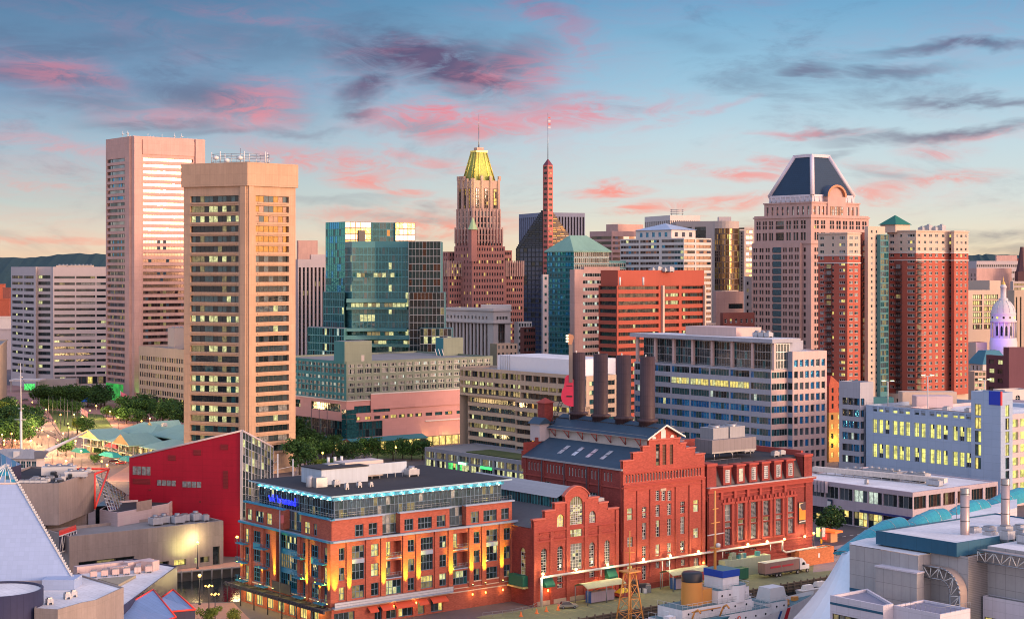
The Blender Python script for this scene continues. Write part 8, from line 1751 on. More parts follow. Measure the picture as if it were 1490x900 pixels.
# ================================================================ waterfront left
m_bc=wall('board marked concrete',(.30,.255,.235),.2,joint=(1.4,8),jd=.85,streak=.22);m_red=wall('crimson cladding',(.34,.005,.022),.16,.5,joint=(6,1.8),jd=.75,streak=.14)
m_pyr=wall('pale lilac panels',(.31,.40,.58),.05,.45,joint=(1.0,.8),jd=.86,streak=.02);m_ink=wall('ink blue cladding',(.035,.035,.075),.15,.45,joint=(1.1,30),jd=.6)
def aquarium():
# crimson building with glass end
 C=P(352,469);L=(P(188,478)[0],478);z1=35.2;zl=20.2
 B=Bld('red_building','crimson windowless building with a sloping roof and a tall glass end wall',C,m_red);W=dist(L,C);d=((C[0]-L[0])/W,(C[1]-L[1])/W);n_=(d[1],-d[0]);u2=dr(52);Rr=ext(C,u2,397);wr=dist(C,Rr);zr=Z(650,Rr[1])
 mb=MB();zL=Z(665,478);mb.face([(*L,0),(*C,0),(*C,z1),(*L,zL)],m_red);bl,bc,br=(L[0]-2,L[1]+30),(C[0]-2,C[1]+30),(Rr[0]-2,Rr[1]+12);hb_=5.6
 mb.face([(*bl,0),(*L,0),(*L,zL),(*bl,zL-hb_)],m_red);mb.face([(*Rr,0),(*br,0),(*br,zr-hb_*.5),(*Rr,zr)],m_red);B.part(mb,'wall')
 mb=MB();mb.face([(*L,zL),(*C,z1),(*bc,z1-hb_),(*bl,zL-hb_)],r_grey);mb.face([(*C,z1),(*Rr,zr),(*br,zr-hb_*.5),(*bc,z1-hb_)],r_grey)
 for a,za,b,zb in ((L,zL,C,z1),(C,z1,Rr,zr)):mb.tube((*a,za),(*b,zb),.35,m_lilac,4)
 B.part(mb,'roof');kg=[(g_semi,4),(g_mid,4),(l_dim,2),(g_blind,1),(l_y2,.5)];mb=MB();n=10;m=16
 for i in range(n):
  for j in range(m):
   t0,t1=i/n,(i+1)/n;h0,h1=z1+(zr-z1)*t0,z1+(zr-z1)*t1;a,b=add(C,u2,wr*t0),add(C,u2,wr*t1);mb.face([(*a,h0*j/m),(*b,h1*j/m),(*b,h1*(j+1)/m),(*a,h0*(j+1)/m)],pick(kg))
 B.part(mb,'glass_end_wall');mb=MB();nn=(u2[1],-u2[0])
 for i in range(n+1):t=i/n;a=add(add(C,u2,wr*t),nn,.15);mb.tube((*a,0),(*a,z1+(zr-z1)*t),.12 if i%3 else.22,f_alu,4)
 for j in range(m+1):a,b=add(C,nn,.15),add(Rr,nn,.15);mb.tube((*a,z1*j/m),(*b,zr*j/m),.10,f_alu,4)
 B.part(mb,'glazing_frame');mb=MB();o=add(C,nn,.1);mb.box((*add(o,d,-.5),0),(d[0]*.7,d[1]*.7,0),(n_[0]*.3,n_[1]*.3,0),(0,0,z1-.3),m_lilac);B.part(mb,'corner_post')
 for k,(x,h) in enumerate(((3,28),(9,26))):mb=MB();q=add(add(C,u2,wr+x-4),nn,3);mb.tube((*q,0),(*q,h),.22,f_white,6);mb.tube((*q,h-2),(*add(C,u2,wr),h-3),.1,f_white,4);mb.tube((*q,h-9),(*add(C,u2,wr),h-9.5),.1,f_white,4);B.part(mb,'mast')
 def pane(px0,px1,py0,py1,m,nx,nm='window'):
  u0=(px0-188)/(352-188.)*W;u1=(px1-188)/(352-188.)*W;Y=473;mb=MB();o=add(add(L,d,u0),n_,.12);w=u1-u0;za,zb=Z(py1,Y),Z(py0,Y)
  for k in range(nx):q=add(o,d,w*k/nx+.12);mb.box((*q,za+.1),(d[0]*(w/nx-.24),d[1]*(w/nx-.24),0),(-n_[0]*.1,-n_[1]*.1,0),(0,0,zb-za-.2),m)
  B.part(mb,nm)
 for a in ((193,220,680,693.5,4),(229,257,699,708,4),(266,294,699.5,709,4)):pane(*a[:4],g_blind,a[4])
 mlv=wall('crimson louvre',(.20,.02,.025),.1,joint=(9,.4),jd=.5)
 for a in ((193,220,698,707),(325,333,682,709),(282,294,653,662),(321,333,644,653),(245,257,662,671),(216.5,221,713,716),(216.5,221,727,730),(290,294,727,731)):pane(*a,mlv,1,'louvre')
 B.done()
 # concrete hall beside the water
 Rp=P(325,458);Lp=add(Rp,U,-44.2);n2=N_;W=44.2;zt=11.8;B=Bld('concrete_hall','long grey concrete hall washed by a yellow lamp beside the water inlet',Rp,m_bc)
 st_=(K_mix,f_dark,1.5,1,.12)
 face_free(B,Lp,Rp,0,zt,[(2.5,18,.2,5.0,([(l_y2,1.2),(l_dim,3),(g_dark,3)],f_dark,5,1,.3)),(22.5,24,1,2.6,st_),(25,28,1,2.6,st_),(29.5,33,1,2.6,st_),(35.5,36.6,1,2.6,([(l_y2,1)],None,0,1,0)),(37.2,40,1,2.6,st_),(41,43.2,0.01,5.0,([(g_mid,1)],f_dark,1,1,.1))],m_bc,.8)
 q=add(Rp,V,16);q2=add(Lp,V,16);B.face(Rp,q,0,zt);B.face(q,q2,0,zt);B.face(q2,Lp,0,zt);B.roof([Lp,Rp,q,q2],zt,.7,.5,r_grey,m_bc)
 for t,b,w_ in ((28,8,3),(31,9,2.5),(34,7,3),(37,8.5,2),(40,8,2.5),(42,6,1.5)):unit(B.root,*add(add(Lp,U,t),V,b),zt-.7,w_,w_,1.4+.3*(t%3))
 l=bpy.data.lights.new('wall_wash','SPOT');lo=bpy.data.objects.new('wall_wash',l);COL.objects.link(lo);lo.parent=B.root;w=WL[B.root.name];q=add(add(Lp,U,31.5),N_,3.5);lo.location=(q[0]-w[0],q[1]-w[1],5.0);l.energy=1500;l.color=(1,.98,.32);l.spot_size=R(150);l.spot_blend=1;l.shadow_soft_size=.3
 lo.rotation_euler=(-Vector((-N_[0],-N_[1],.5))).to_track_quat('Z','Y').to_euler();B.done()
 # pale plant house on it
 f=rect(145,171,247,462,24);f=[P(145,458),P(171,452),P(246,470),(P(246,470)[0],484),(P(145,458)[0],474)];B=Bld('plant_house','pale lilac windowless plant house with louvres standing on the concrete hall',f[1],wall('lilac boards',(.50,.42,.43),.05,joint=(30,.5),jd=.9))
 B.block(f,10,Z(743,455),{},par=.5,roofm=r_black);mb=MB();e=((f[2][0]-f[1][0]),(f[2][1]-f[1][1]));
 for a,b,z0,z1_,m in ((.36,.655,14.2,16.8,mlv_),(.12,.24,11.2,13.6,m_lilac),(.72,.79,11.2,14,m_lilac)):o=lerp(f[1],f[2],a);mb.box((o[0]+.02,o[1]-.12,z0),(e[0]*(b-a),e[1]*(b-a),0),(0,.1,0),(0,0,z1_-z0),m)
 B.part(mb,'louvre');B.done()
 # brutalist block
 C=P(85.6,442);dl=(-.999,-.05);dr2=(.11,.994);L=ext(C,dl,-20);Rr=ext(C,dr2,137.5);z1=24.0;f=[L,C,Rr,(L[0],L[1]+40)]
 B=Bld('concrete_building','raw board marked concrete block with a cluttered dark flat roof behind the pale pyramid',C,m_bc);B.block(f,13,z1,{},par=.5,roofm=r_black);B.mb.face([(*p,13) for p in f[::-1]],m_bc)
 g=inset([L,P(112,449),(Rr[0]-4,Rr[1]-3),f[3]],1);B.block([g[0],add(P(126,462),(0,0),0),(Rr[0]-1.5,Rr[1]-1),g[3]],0,13,{},par=0)
 r=random.Random(9)
 for k in range(24):
  t,s=.42+.55*r.random(),.1+.8*r.random();q=lerp(lerp(L,C,t),lerp(f[3],Rr,t),s);unit(B.root,*q,z1-.5,.8+1.6*r.random(),.8+1.2*r.random(),.4+.8*r.random(),r.choice([0,10,80]),mat=r.choice([f_white,m_unit,f_dark]))
 q=P(86,462);unit(B.root,*q,z1-.5,9,4,2.2,8,mat=f_white);unit(B.root,q[0]+6,q[1]-5,z1-.5,6,2.5,1.4,8,mat=f_white)
 for k in range(5):unit(B.root,*P(32+8*k,444),z1-.5,1.6,.8,.6,5,mat=f_white)
 B.done()
 # red girders and glazed vault behind it
 m_rs=plain('red girder',(.75,.05,.03),.4);kv=[(g_semi,4),(g_dark,2),(g_reflb,1.2),(g_blind,1)]
 root=empty('glass_vault',(*P(160,470),0),'steep glazed pyramid vault framed by red girders left of the crimson building','glass roof')
 mb=MB();A_,B_,C_,D_=(*P(139,478),Z(690,478)),(*P(189,500),Z(722,500)),(*P(189,470),Z(741,470)),(*P(158,455),Z(742,455));A_,B_,C_,D_=map(Vector,(A_,B_,C_,D_));n=9
 for i in range(n):
  for j in range(n):f=lambda s,t:tuple((A_.lerp(B_,s)).lerp(D_.lerp(C_,s),t));mb.face([f(i/n,(j+1)/n),f((i+1)/n,(j+1)/n),f((i+1)/n,j/n),f(i/n,j/n)],pick(kv))
 mb.build('glazing',root);mb=MB()
 for i in range(n+1):
  mb.tube(A_.lerp(B_,i/n),D_.lerp(C_,i/n),.14,f_alu,4);mb.tube(A_.lerp(D_,i/n),B_.lerp(C_,i/n),.14,f_alu,4)
 mb.build('glazing_bar',root);mb=MB();mb.box((*P(139,470),0),(11,5,0),(-1,20,0),(0,0,14),g_dark);mb.build('dark_base',root)
 pts=[(*P(108,475),Z(681.5,475)),(*P(158.5,475),Z(681.5,475)),(*P(138,452),Z(739,452)),(*P(138,452),Z(689,452))]
 for a,b in ((0,1),(1,2),(2,3),(3,1)):mb=MB();mb.tube(pts[a],pts[b],.28,m_rs,6);mb.build('red_girder',root)
 # pale pyramid
 C=Vector((*P(107,337),Z(842.6,337)));ap=Vector((*P(9,352),Z(674,352)));Lc=Vector((C.x-44,C.y-5,C.z));bk=Vector((C.x-18,C.y+36,C.z));bl=Vector((Lc.x-18,Lc.y+40,C.z))
 root=empty('pyramid_roof',(C.x-20,C.y+14,0),'big pale lilac pyramid roof with a glazed tip in the lower left corner','pyramid roof');t=(Z(702,350)-C.z)/(ap.z-C.z)
 mb=MB();lo=[C,bk,bl,Lc];hi=[p.lerp(ap,t) for p in lo]
 for i in range(4):mb.face([tuple(lo[i]),tuple(lo[i-3]),tuple(hi[i-3]),tuple(hi[i])],m_pyr)
 for i in range(4):mb.face([tuple(lo[i]),tuple(lo[i-3]),(lo[i-3].x,lo[i-3].y,0),(lo[i].x,lo[i].y,0)],m_lilac)
 mb.build('panelled_slope',root);mb=MB()
 for i in range(4):
  a,b=hi[i],hi[i-3]
  for j in range(5):
   for k in range(6):p=lambda s,h:tuple(a.lerp(b,s).lerp(ap,h));mb.face([p(k/6,j/5),p((k+1)/6,j/5),p((k+1)/6,(j+1)/5),p(k/6,(j+1)/5)],pick([(g_reflt,3),(g_teal,2),(g_refl,2)]))
 mb.build('glazed_tip',root);mb=MB()
 for i in range(4):
  a,b=hi[i],hi[i-3];mb.tube(a,b,.25,m_lilac,4)
  for k in range(6):mb.tube(a.lerp(b,k/6),ap,.10,f_white,4)
 for k in range(46):p=C.lerp(ap,k/46);mb.box((p.x-.1,p.y-.3,p.z),(.45,0,0),(0,.4,0),(0,0,.35),f_white)
 mb.tube(C,ap,.2,f_white,5);mb.build('ridge_trim',root)
 mb=MB();q=P(61,333);mb.box((*q,Z(864,333)),(P(108,333)[0]-q[0],0,0),(0,6,0),(0,0,Z(843,333)-Z(864,333)),m_pyr);mb.build('lower_box',root)
 # round drum
 c=P(-2,318);root=empty('round_drum',(*c,0),'ink blue round drum with a flat white roof in the lower left corner','drum');zt=Z(856,318);mb=MB();mb.lathe((*c,0),[(8.2,0),(8.2,zt),(7.8,zt),(7.8,zt-.4)],m_ink,40);mb.build('curved_wall',root);mb=MB();mb.face([(c[0]+7.8*math.cos(a),c[1]+7.8*math.sin(a),zt-.4) for a in [2*math.pi*k/40 for k in range(40)]],r_white);mb.build('roof',root)
 # concrete block with white roof, lower left
 z=17;pz=lambda x,y:G(x,y,z);f=[pz(50,884),pz(84,886),pz(119,876),pz(119,876.1),pz(140,872),pz(180,853.5),pz(107,832),pz(60,836)];f.pop(3)
 B=Bld('concrete_building','buff concrete block with a broad white roof in front of the pale pyramid',f[2],m_bc);B.block(f,0,z,{},par=.35,th=.3,roofm=r_white);
 for x,y in ((98,868),(107,865),(72,876)):unit(B.root,*G(x,y,z),z-.35,1.2,1,.7)
 mb=MB();q=G(129,877,z);mb.tube((q[0]-.3,q[1]-.5,11.5),(q[0]+.3,q[1]+.4,11.5),1.3,plain('brass porthole',(.4,.25,.08),.4),16);B.part(mb,'porthole');B.done()
 # long low roofs behind it with ducts, dark wall towards the inlet
 z=12;f=[pz2 for pz2 in (G(112,832,z),G(180,880,z),G(258,823,z),G(195,812,z),G(110,822,z))];B=Bld('low_building','low dark walled building with pale roofs and pink ducts beside the inlet',f[1],m_ink);B.block(f,0,z,{},par=.3,th=.3,roofm=r_white)
 md=wall('pinkish ducting',(.55,.42,.40),.2,.6,joint=(1.5,4),jd=.8)
 for x0,y0,x1,y1,h,w_ in ((112,833,182,825,1.6,2),(186,828,224,822,1.8,1.8),(160,834,186,831,1.6,1.6),(222,829,232,826,2.2,3),(205,832,206,824,1.4,1.2)):
  a,b=G(x0,y0,z),G(x1,y1,z);mb=MB();L_=dist(a,b);dd=((b[0]-a[0])/L_,(b[1]-a[1])/L_);mb.box((*a,z-.3),(b[0]-a[0],b[1]-a[1],0),(-dd[1]*w_,dd[0]*w_,0),(0,0,h),md);B.part(mb,'duct')
 for k in range(6):unit(B.root,*G(136+16*k,838-1.5*k,z),z-.3,1.5,1.2,1.1,20,mat=md)
 mb=MB();a=[G(142,843,z),G(172,852,z),G(198,838,z)];mb.prism(a,z-.25,z+.3,wall('ribbed tan roof',(.32,.29,.22),.1,joint=(.6,9),jd=.7));B.part(mb,'ribbed_roof_panel')
 mb=MB();a=Vector((*G(224,872,5),5));b=Vector((*G(234,860,5),5));mb.face([tuple(a+Vector((.2,-.6,0))),tuple(b+Vector((.2,-.6,0))),tuple(b+Vector((.2,-.6,5))),tuple(a+Vector((.2,-.6,4)))],g_dark)
 for k in range(4):mb.tube(a.lerp(b,k/3)+Vector((.2,-.7,0)),a.lerp(b,k/3)+Vector((.2,-.7,4+k/3)),.12,m_rs,4)
 for k in range(4):mb.tube(a+Vector((.2,-.7,1.4*k)),b+Vector((.2,-.7,1.5*k)),.12,m_rs,4)
 B.part(mb,'red_framed_window');B.done()
 mse=wall('blue standing seam roof',(.20,.30,.50),.08,.35,joint=(.8,40),jd=.6)
 for i,(T,lb) in enumerate(((((180,882,10.5),(223,857,12.5),(256,897,10),(255,905,3),(170,930,3),(178,925,9)),'larger blue standing seam roof edged in red at the lower left'),(((236,868,9.5),(252,857,11),(284,886,8),(284,905,2),(245,900,2),(240,890,8)),'smaller blue seamed roof edged in red over an ink blue wall'))):
  v=[Vector((*G(x,y,z),z)) for x,y,z in T];root=empty('entrance_roof',(v[2].x,v[2].y,0),lb,'roof canopy','red edged canopy roofs');mb=MB();mb.face([tuple(v[0]),tuple(v[5]),tuple(v[2]),tuple(v[1])],mse);mb.build('seamed_roof',root)
  mb=MB();mb.tube(v[0],v[1],.22,m_rs,5);mb.tube(v[1],v[2],.22,m_rs,5);mb.tube(v[2],v[5],.22,m_rs,5);mb.build('red_edge',root);mb=MB()
  for a,b in ((v[5],v[2]),(v[2],v[1])):mb.face([(a.x,a.y,0),(b.x,b.y,0),(b.x,b.y,b.z-.05),(a.x,a.y,a.z-.05)],m_ink)
  mb.build('dark_wall',root)
  # skybridge with white truss
 root=empty('skybridge',(*P(100,440),8),'short covered bridge with white trusses and a red roof edge by the pale pyramid','bridge');a,b=Vector((*P(87,430),0)),Vector((*P(112,440),0));mb=MB();mb.box((a.x,a.y,8),tuple(b-a),(-1,3,0),(0,0,4),m_ink);mb.build('bridge_box',root)
 mb=MB();mb.box((a.x-.1,a.y-.2,12),tuple(b-a),(-1,3.4,0),(0,0,.9),m_rs);mb.build('red_roof_edge',root);mb=MB()
 for k in range(6):p,q=a.lerp(b,k/6),a.lerp(b,(k+1)/6);mb.tube((p.x,p.y-.3,7.8),(q.x,q.y-.3,12),.12,f_white,4);mb.tube((q.x,q.y-.3,12),(q.x,q.y-.3,7.8),.12,f_white,4)
 mb.tube((a.x,a.y-.3,7.8),(b.x,b.y-.3,7.8),.18,f_white,4);mb.tube((a.x,a.y-.3,12),(b.x,b.y-.3,12),.18,f_white,4);mb.build('truss',root)
 # glazed roof and white boathouse further back
 root=empty('glass_roof',(*P(5,470),0),'sloping teal glass roof at the left edge behind the pale pyramid tip','glass roof');mb=MB();a,b,c=Vector((*P(-20,475),Z(648,475))),Vector((*P(31,452),Z(675,452))),Vector((*P(-20,440),Z(690,440)))
 for i in range(7):mb.face([tuple(c.lerp(b,i/7)),tuple(c.lerp(b,(i+1)/7)),tuple(a.lerp(b,(i+1)/7)),tuple(a.lerp(b,i/7))],pick([(g_reflt,3),(g_refl,1),(g_teal,1)]));mb.tube(c.lerp(b,i/7),a.lerp(b,i/7),.12,f_alu,4)
 mb.face([tuple(c),tuple(b),(b.x,b.y,12),(c.x,c.y,12)],m_ink);mb.build('glazing',root)
 f=rect(-10,53,65,560,60,84);zt=Z(667,560);B=Bld('boathouse','white clapboard boathouse with a grey hipped roof and balcony left of the long bowsprit',f[1],m_white);w=dist(f[0],f[1])
 B.block(f,0,zt,{0:[(zt-8.5,zt-6,cols(w,6,2.2),st(K_lit,f_white,1.1,2,.1)),(zt-3.2,zt-.8,cols(w,8,1.6),st([(g_teal,2),(g_dark,1)],f_white,.8,2,.1))]},par=0)
 e=inset(f,-.8);c0,c1=lerp(lerp(e[0],e[1],.15),lerp(e[3],e[2],.15),.5),lerp(lerp(e[0],e[1],.8),lerp(e[3],e[2],.8),.5);zr_=Z(649,570);mb=MB();mg=m_greyroof
 mb.face([(*e[0],zt),(*e[1],zt),(*c1,zr_),(*c0,zr_)],mg);mb.face([(*e[1],zt),(*e[2],zt),(*c1,zr_)],mg);mb.face([(*e[2],zt),(*e[3],zt),(*c0,zr_),(*c1,zr_)],mg);mb.face([(*e[3],zt),(*e[0],zt),(*c0,zr_)],mg);B.part(mb,'hipped_roof');mb=MB();q=lerp(e[0],e[1],.55);mb.abox(q[0],q[1]+1.5,zt+.4,2,2,2,f_white,14);B.part(mb,'dormer');mb=MB();a,b=add(f[0],(0,-1),2),add(f[1],(0,-1),2);mb.prism([a,b,f[1],f[0]],zt-4.4,zt-4.1,m_white,bottom=True);rail(mb,a,b,zt-4.1,1,f_white,30);B.part(mb,'balcony');B.done()
 # sailing ship mast and bowsprit
 q=G(31,705);Y=q[1];root=empty('ship_mast',(*q,0),'tall white sailing ship mast with yards and rigging above the boathouse','mast');mb=MB();mb.tube((*P(31,Y),0),(*P(30.5,Y),Z(598,Y)),.55,f_white,8,.45);mb.tube((*P(30.5,Y),Z(600,Y)),(*P(30,Y),Z(528,Y)),.3,f_white,6,.12);mb.build('mast_pole',root)
 for y,x0,x1 in ((610,21,38),(594,26,35),(548,27,33)):mb=MB();mb.tube((*P(x0,Y),Z(y,Y)),(*P(x1,Y),Z(y,Y)),.16,f_white,5);mb.build('yard',root)
 tip=(*P(126,560),Z(628,560));foot=(*P(66,505),Z(657,505));ro=plain('tarred rope',(.04,.035,.03),.9);mb=MB()
 for y in (548,594,610):mb.tube((*P(30.5,Y),Z(y,Y)),tip if y==594 else (*P(95,530),Z(644,530)),.07,ro,4)
 for x in (-10,4):mb.tube((*P(30.5,Y),Z(600,Y)),(*P(x,Y),6),.07,ro,4)
 mb.build('rigging',root);root=empty('bowsprit',foot,'long white bowsprit pointing right above the plaza from a moored sailing ship','bowsprit');mb=MB();mb.tube(foot,tip,.7,f_white,8,.2);mb.build('spar',root);mb=MB();hx,hy,hz=foot;mb.frustum([(hx-3,hy-1),(hx-.5,hy),(hx-3,hy+1)],hz-2,[(hx-3,hy-1.4),(hx+1,hy),(hx-3,hy+1.4)],hz+.3,plain('grey bow cover',(.16,.18,.22),.5));mb.build('bow',root)
mlv_=wall('tan louvre',(.34,.27,.24),.1,joint=(9,.3),jd=.6)
aquarium()
# ================================================================ pavilion with green roofs
def pavilion():
 m_gr=wall('patina green roof',(.25,.41,.34),.1,.55,joint=(.9,60),jd=.8);d=(-V[0],-V[1]);nn=(-U[0],-U[1]);L=G(127,657);C=ext(L,d,268);W=dist(L,C);D=46;zt=7.0
 root=empty('market_pavilion',(*lerp(L,C,.5),0),'two storey market pavilion with many patina green gabled roofs and coloured awnings','pavilion');g=lambda s,t:add(add(L,d,s),U,t)
 mb=MB();mb.prism([g(0,0),g(W,0),g(W,D),g(0,D)],0,zt,wall('pavilion beige',(.26,.20,.16),.15),r_grey);mb.build('body',root);kw_=[(l_shop,2.5),(l_y,1),(l_dim,3),(g_dark,3),(l_o,.5)]
 for k in range(20):
  for z0,h in ((.3,2.7),(3.7,2.6)):me,_=win_mesh(W/20*.8,h,(kw_,f_dark,1.2,1,.12));o=bpy.data.objects.new('window',me);COL.objects.link(o);o.parent=root;q=add(g(W*(k+.1)/20,0),nn,.1);w=WL[root.name];o.location=(q[0]-w[0],q[1]-w[1],z0);o.rotation_euler=(0,0,math.atan2(d[1],d[0]))
 for k in range(13):mb=MB();q=g(W*(k+.3)/13,-2.6);mb.tube((*q,0),(*q,zt),.3,m_beige,6);mb.build('post',root)
 mb=MB();mb.prism([g(0,-2.8),g(W,-2.8),g(W,-.1),g(0,-.1)],3.2,3.5,m_beige,bottom=True);rail(mb,g(0,-2.7),g(W,-2.7),3.5,1,f_teal,40);mb.build('terrace',root)
 def hip(s0,s1,t0,t1,z,h,ax,ends=(0,0)):
  mb=MB();c=[g(s0,t0),g(s1,t0),g(s1,t1),g(s0,t1)];ms,mt=(s0+s1)/2,(t0+t1)/2;i0=0 if ends[0] else.28;i1=0 if ends[1] else.28
  if ax:r0,r1=g(ms,t0+(t1-t0)*i0),g(ms,t1-(t1-t0)*i1);fs=[(c[3],c[0],r0,r1),(c[1],c[2],r1,r0),(c[0],c[1],r0),(c[2],c[3],r1)]
  else:r0,r1=g(s0+(s1-s0)*i0,mt),g(s1-(s1-s0)*i1,mt);fs=[(c[0],c[1],r1,r0),(c[2],c[3],r0,r1),(c[3],c[0],r0),(c[1],c[2],r1)]
  for k,f in enumerate(fs):
   n=len(f)-2 if len(f)==4 else 2;gab=len(f)==3 and ends[k-2];mb.face([(*f[0],z),(*f[1],z)]+[(*p,z+h) for p in f[2:]],wall('gable boards',(.45,.30,.14),.15) if gab else m_gr)
  mb.prism(c,z-.45,z-.01,m_gr,bottom=True);mb.build('green_roof',root)
 hip(-3,21,-4,14,zt+.1,3.6,1,(1,0));hip(22,40,-1.5,16,zt-.2,3.0,0);hip(36,52,-5,12,zt+.3,4.2,1,(1,0));hip(54,W+4,-1.5,18,zt,3.4,0)
 hip(2,34,13,30,zt+1.6,4.2,0);hip(33,62,14,32,zt+2.2,4.6,0);hip(60,W+6,18,36,zt+1.2,4.0,1);hip(8,26,29,48,zt+.6,3.6,1);hip(28,58,31,48,zt+.9,3.8,0);hip(16,24,20,34,zt+4,2.6,1,(1,1))
 for px,py,w,col in ((167,649,13,(.60,.06,.08)),(117,656,10,(.01,.25,.18)),(161,662,15,(.02,.30,.25)),(230,668,10,(.01,.08,.55)),(186,668,8,(.02,.28,.24))):
  c=G(px,py,4.5);mb=MB();f=[add(add(c,d,sx*w/2),nn,sy*2.2) for sx,sy in ((-1,-1),(1,-1),(1,1),(-1,1))];mb.frustum(f,4.2,[lerp(p,c,.5) for p in f],5.8,plain('awning %s'%(col,),col,.7));mb.build('awning',root)
 for k in range(5):l=bpy.data.lights.new('terrace_light','POINT');lo=bpy.data.objects.new('terrace_light',l);COL.objects.link(lo);lo.parent=root;w=WL[root.name];q=g(5+W*k/5,-5);lo.location=(q[0]-w[0],q[1]-w[1],3);l.energy=1500;l.color=(1,.65,.25);l.shadow_soft_size=1.5
 unit(root,*g(30,22),zt+5,2,2,1);unit(root,*g(48,24),zt+6,2,2,1)
pavilion()
# ================================================================ east pier building, lower right
def east_pier():
 m_g=wall('warm grey panels',(.38,.37,.37),.14,.6,joint=(2.2,3),jd=.6,streak=.12);m_w=wall('white lilac panels',(.58,.55,.60),.05,.6,joint=(3,2),jd=.8);m_bl=wall('deep teal panels',(.02,.10,.17),.06,.5,joint=(3.8,9),jd=.6);m_lv=wall('grey louvre panels',(.26,.25,.25),.05,.6,joint=(6,.35),jd=.6)
 C=P(1437,330);B=Bld('pier_building','grey panelled pier building with curved steel trusses, teal penthouse and white roof at lower right',C,m_g);zt=24.5;d=(-V[0],-V[1]);nn=(-U[0],-U[1])
 # penthouse
 p=rect(1274.5,1392,1412,326.7);zp=27;back=34;q=[p[0],p[1],p[2],add(p[2],U,back),add(p[0],U,back+6)];B.block(q,zt-.2,zp,{},m=m_bl,par=.25,th=.3,roofm=r_white)
 # body with stepped front
 a=ext(add(p[0],nn,2),V,1241);e=lambda pt,px:ext(pt,d,px)
 s0=add(a,nn,1.0);s1=e(s0,1336);w=dist(s0,s1);B.face(s0,s1,0,zt-.6);t0=add(s1,U,4);B.face(s1,t0,0,zt-.6);t1=e(t0,1409);B.face(t0,t1,0,zt);t2=ext(t1,U,1437);B.face(t1,t2,0,zt,(),m_lv);t3=e(t2,1520);B.face(t2,t3,0,zt+1.5);far=add(s0,U,60)
 B.rf.face([(*x,zt-.5) for x in (s0,s1,t0,t1,t2,add(t2,U,40),far)],r_white);B.face(far,s0,0,zt-.6)
 B.rf.face([(*x,zt+1.5) for x in (t2,t3,add(t3,U,60),add(t2,U,60))],r_white)
 mb=MB();o=add(s0,nn,.05)
 for zz in (14.6,):mb.box((*o,zz),(d[0]*w*.3,d[1]*w*.3,0),(-nn[0]*.04,-nn[1]*.04,0),(0,0,.6),m_bl)
 g0=e(add(s0,nn,2.2),1274);g1=e(g0,1334);mb.prism([g0,g1,add(g1,U,2.1),add(g0,U,2.1)],5,20.8,m_g,r_white);mb.prism(inset([g0,g1,add(g1,U,2.1),add(g0,U,2.1)],-.15),20.8,21.1,m_w);mb.box((*add(g0,nn,.06),12.2),(d[0]*dist(g0,g1),d[1]*dist(g0,g1),0),(-nn[0]*.05,-nn[1]*.05,0),(0,0,.55),m_bl);B.part(mb,'projecting_bay')
 mb=MB();q_=add(g0,d,dist(g0,g1)*.63);mb.box((*add(q_,nn,.08),8.6),(d[0]*1.4,d[1]*1.4,0),(-nn[0]*.07,-nn[1]*.07,0),(0,0,3.6),f_white);B.part(mb,'door')
 # lower terrace
 kk=[(g_teal,3),(g_dark,3),(l_dim,1),(l_y,.5)];zt1=17.0;c1=P(1285,316);tA=ext(c1,V,1208);mgv=wall('gravel roof lilac',(.22,.22,.28),.3);d1=ext(c1,U,1300);d2=ext(d1,d,1368);w=dist(tA,c1)
 wr_=[(zt1-6.6,zt1-3.4,[(.5,w-.5)],st(kk,f_dark,1.5,1,.15))];B.block([tA,c1,d1,add(tA,U,11)],0,zt1,{0:wr_},m=m_w,par=.5,th=.5,roofm=mgv);mb=MB();mb.box((*add(tA,nn,.05),zt1-1.7),(d[0]*w,d[1]*w,0),(-nn[0]*.04,-nn[1]*.04,0),(0,0,.45),m_bl);B.part(mb,'blue_stripe')
 w=dist(d1,d2);B.block([d1,d2,add(d2,U,9),add(d1,U,9)],0,zt1-.3,{0:[(zt1-6.6,zt1-3.4,[(.4,w-.4)],st([(l_y,1),(g_teal,2),(g_dark,2)],f_dark,1.5,1,.15))],1:[(zt1-6.6,zt1-3.4,[(.4,8.6)],st([(l_y,3),(g_dark,1)],f_dark,1.5,1,.15))]},m=m_w,par=.4,th=.4,roofm=mgv)
 mb=MB();rail(mb,d2,add(d2,V,9),zt1-.3,1.2,f_alu,8);rail(mb,d2,add(d2,U,9),zt1-.3,1.2,f_alu,6);B.part(mb,'terrace_railing')
 w0=add(add(t2,nn,2.2),d,.5);w1=add(w0,d,17);B.block([w0,w1,add(w1,U,2.1),add(w0,U,2.1)],0,16.6,{0:[(9.6,12.6,[(.3,16.6)],st([(l_y,5),(l_shop,3),(g_dark,.6)],f_dark,1.8,1,.15))]},m=m_w,par=.1,th=.2)
 # curved trusses
 for (P0,span,zt_,out,rr,lw) in ((add(t0,nn,2.5),dist(t0,t1)*.98,zt-2.6,1,4.6,'a'),(add(t2,nn,3.2),21,zt+1.0,1,5.2,'b')):
  mb=MB();sk=MB();gd=2.2;pts=[(0,zt_)];pts.append((span-rr,zt_));N=8
  for k in range(1,N+1):t=math.pi/2*k/N;pts.append((span-rr+rr*math.sin(t),zt_-rr+rr*math.cos(t)))
  pts.append((span,0));inn=[(0,zt_-gd),(span-rr,zt_-gd)]
  for k in range(1,N+1):t=math.pi/2*k/N;inn.append((span-rr+(rr-gd)*math.sin(t),zt_-rr+(rr-gd)*math.cos(t)))
  inn.append((span-gd,0));W3=lambda s,b=0:(*add(add(P0,d,s[0]),U,b),s[1])
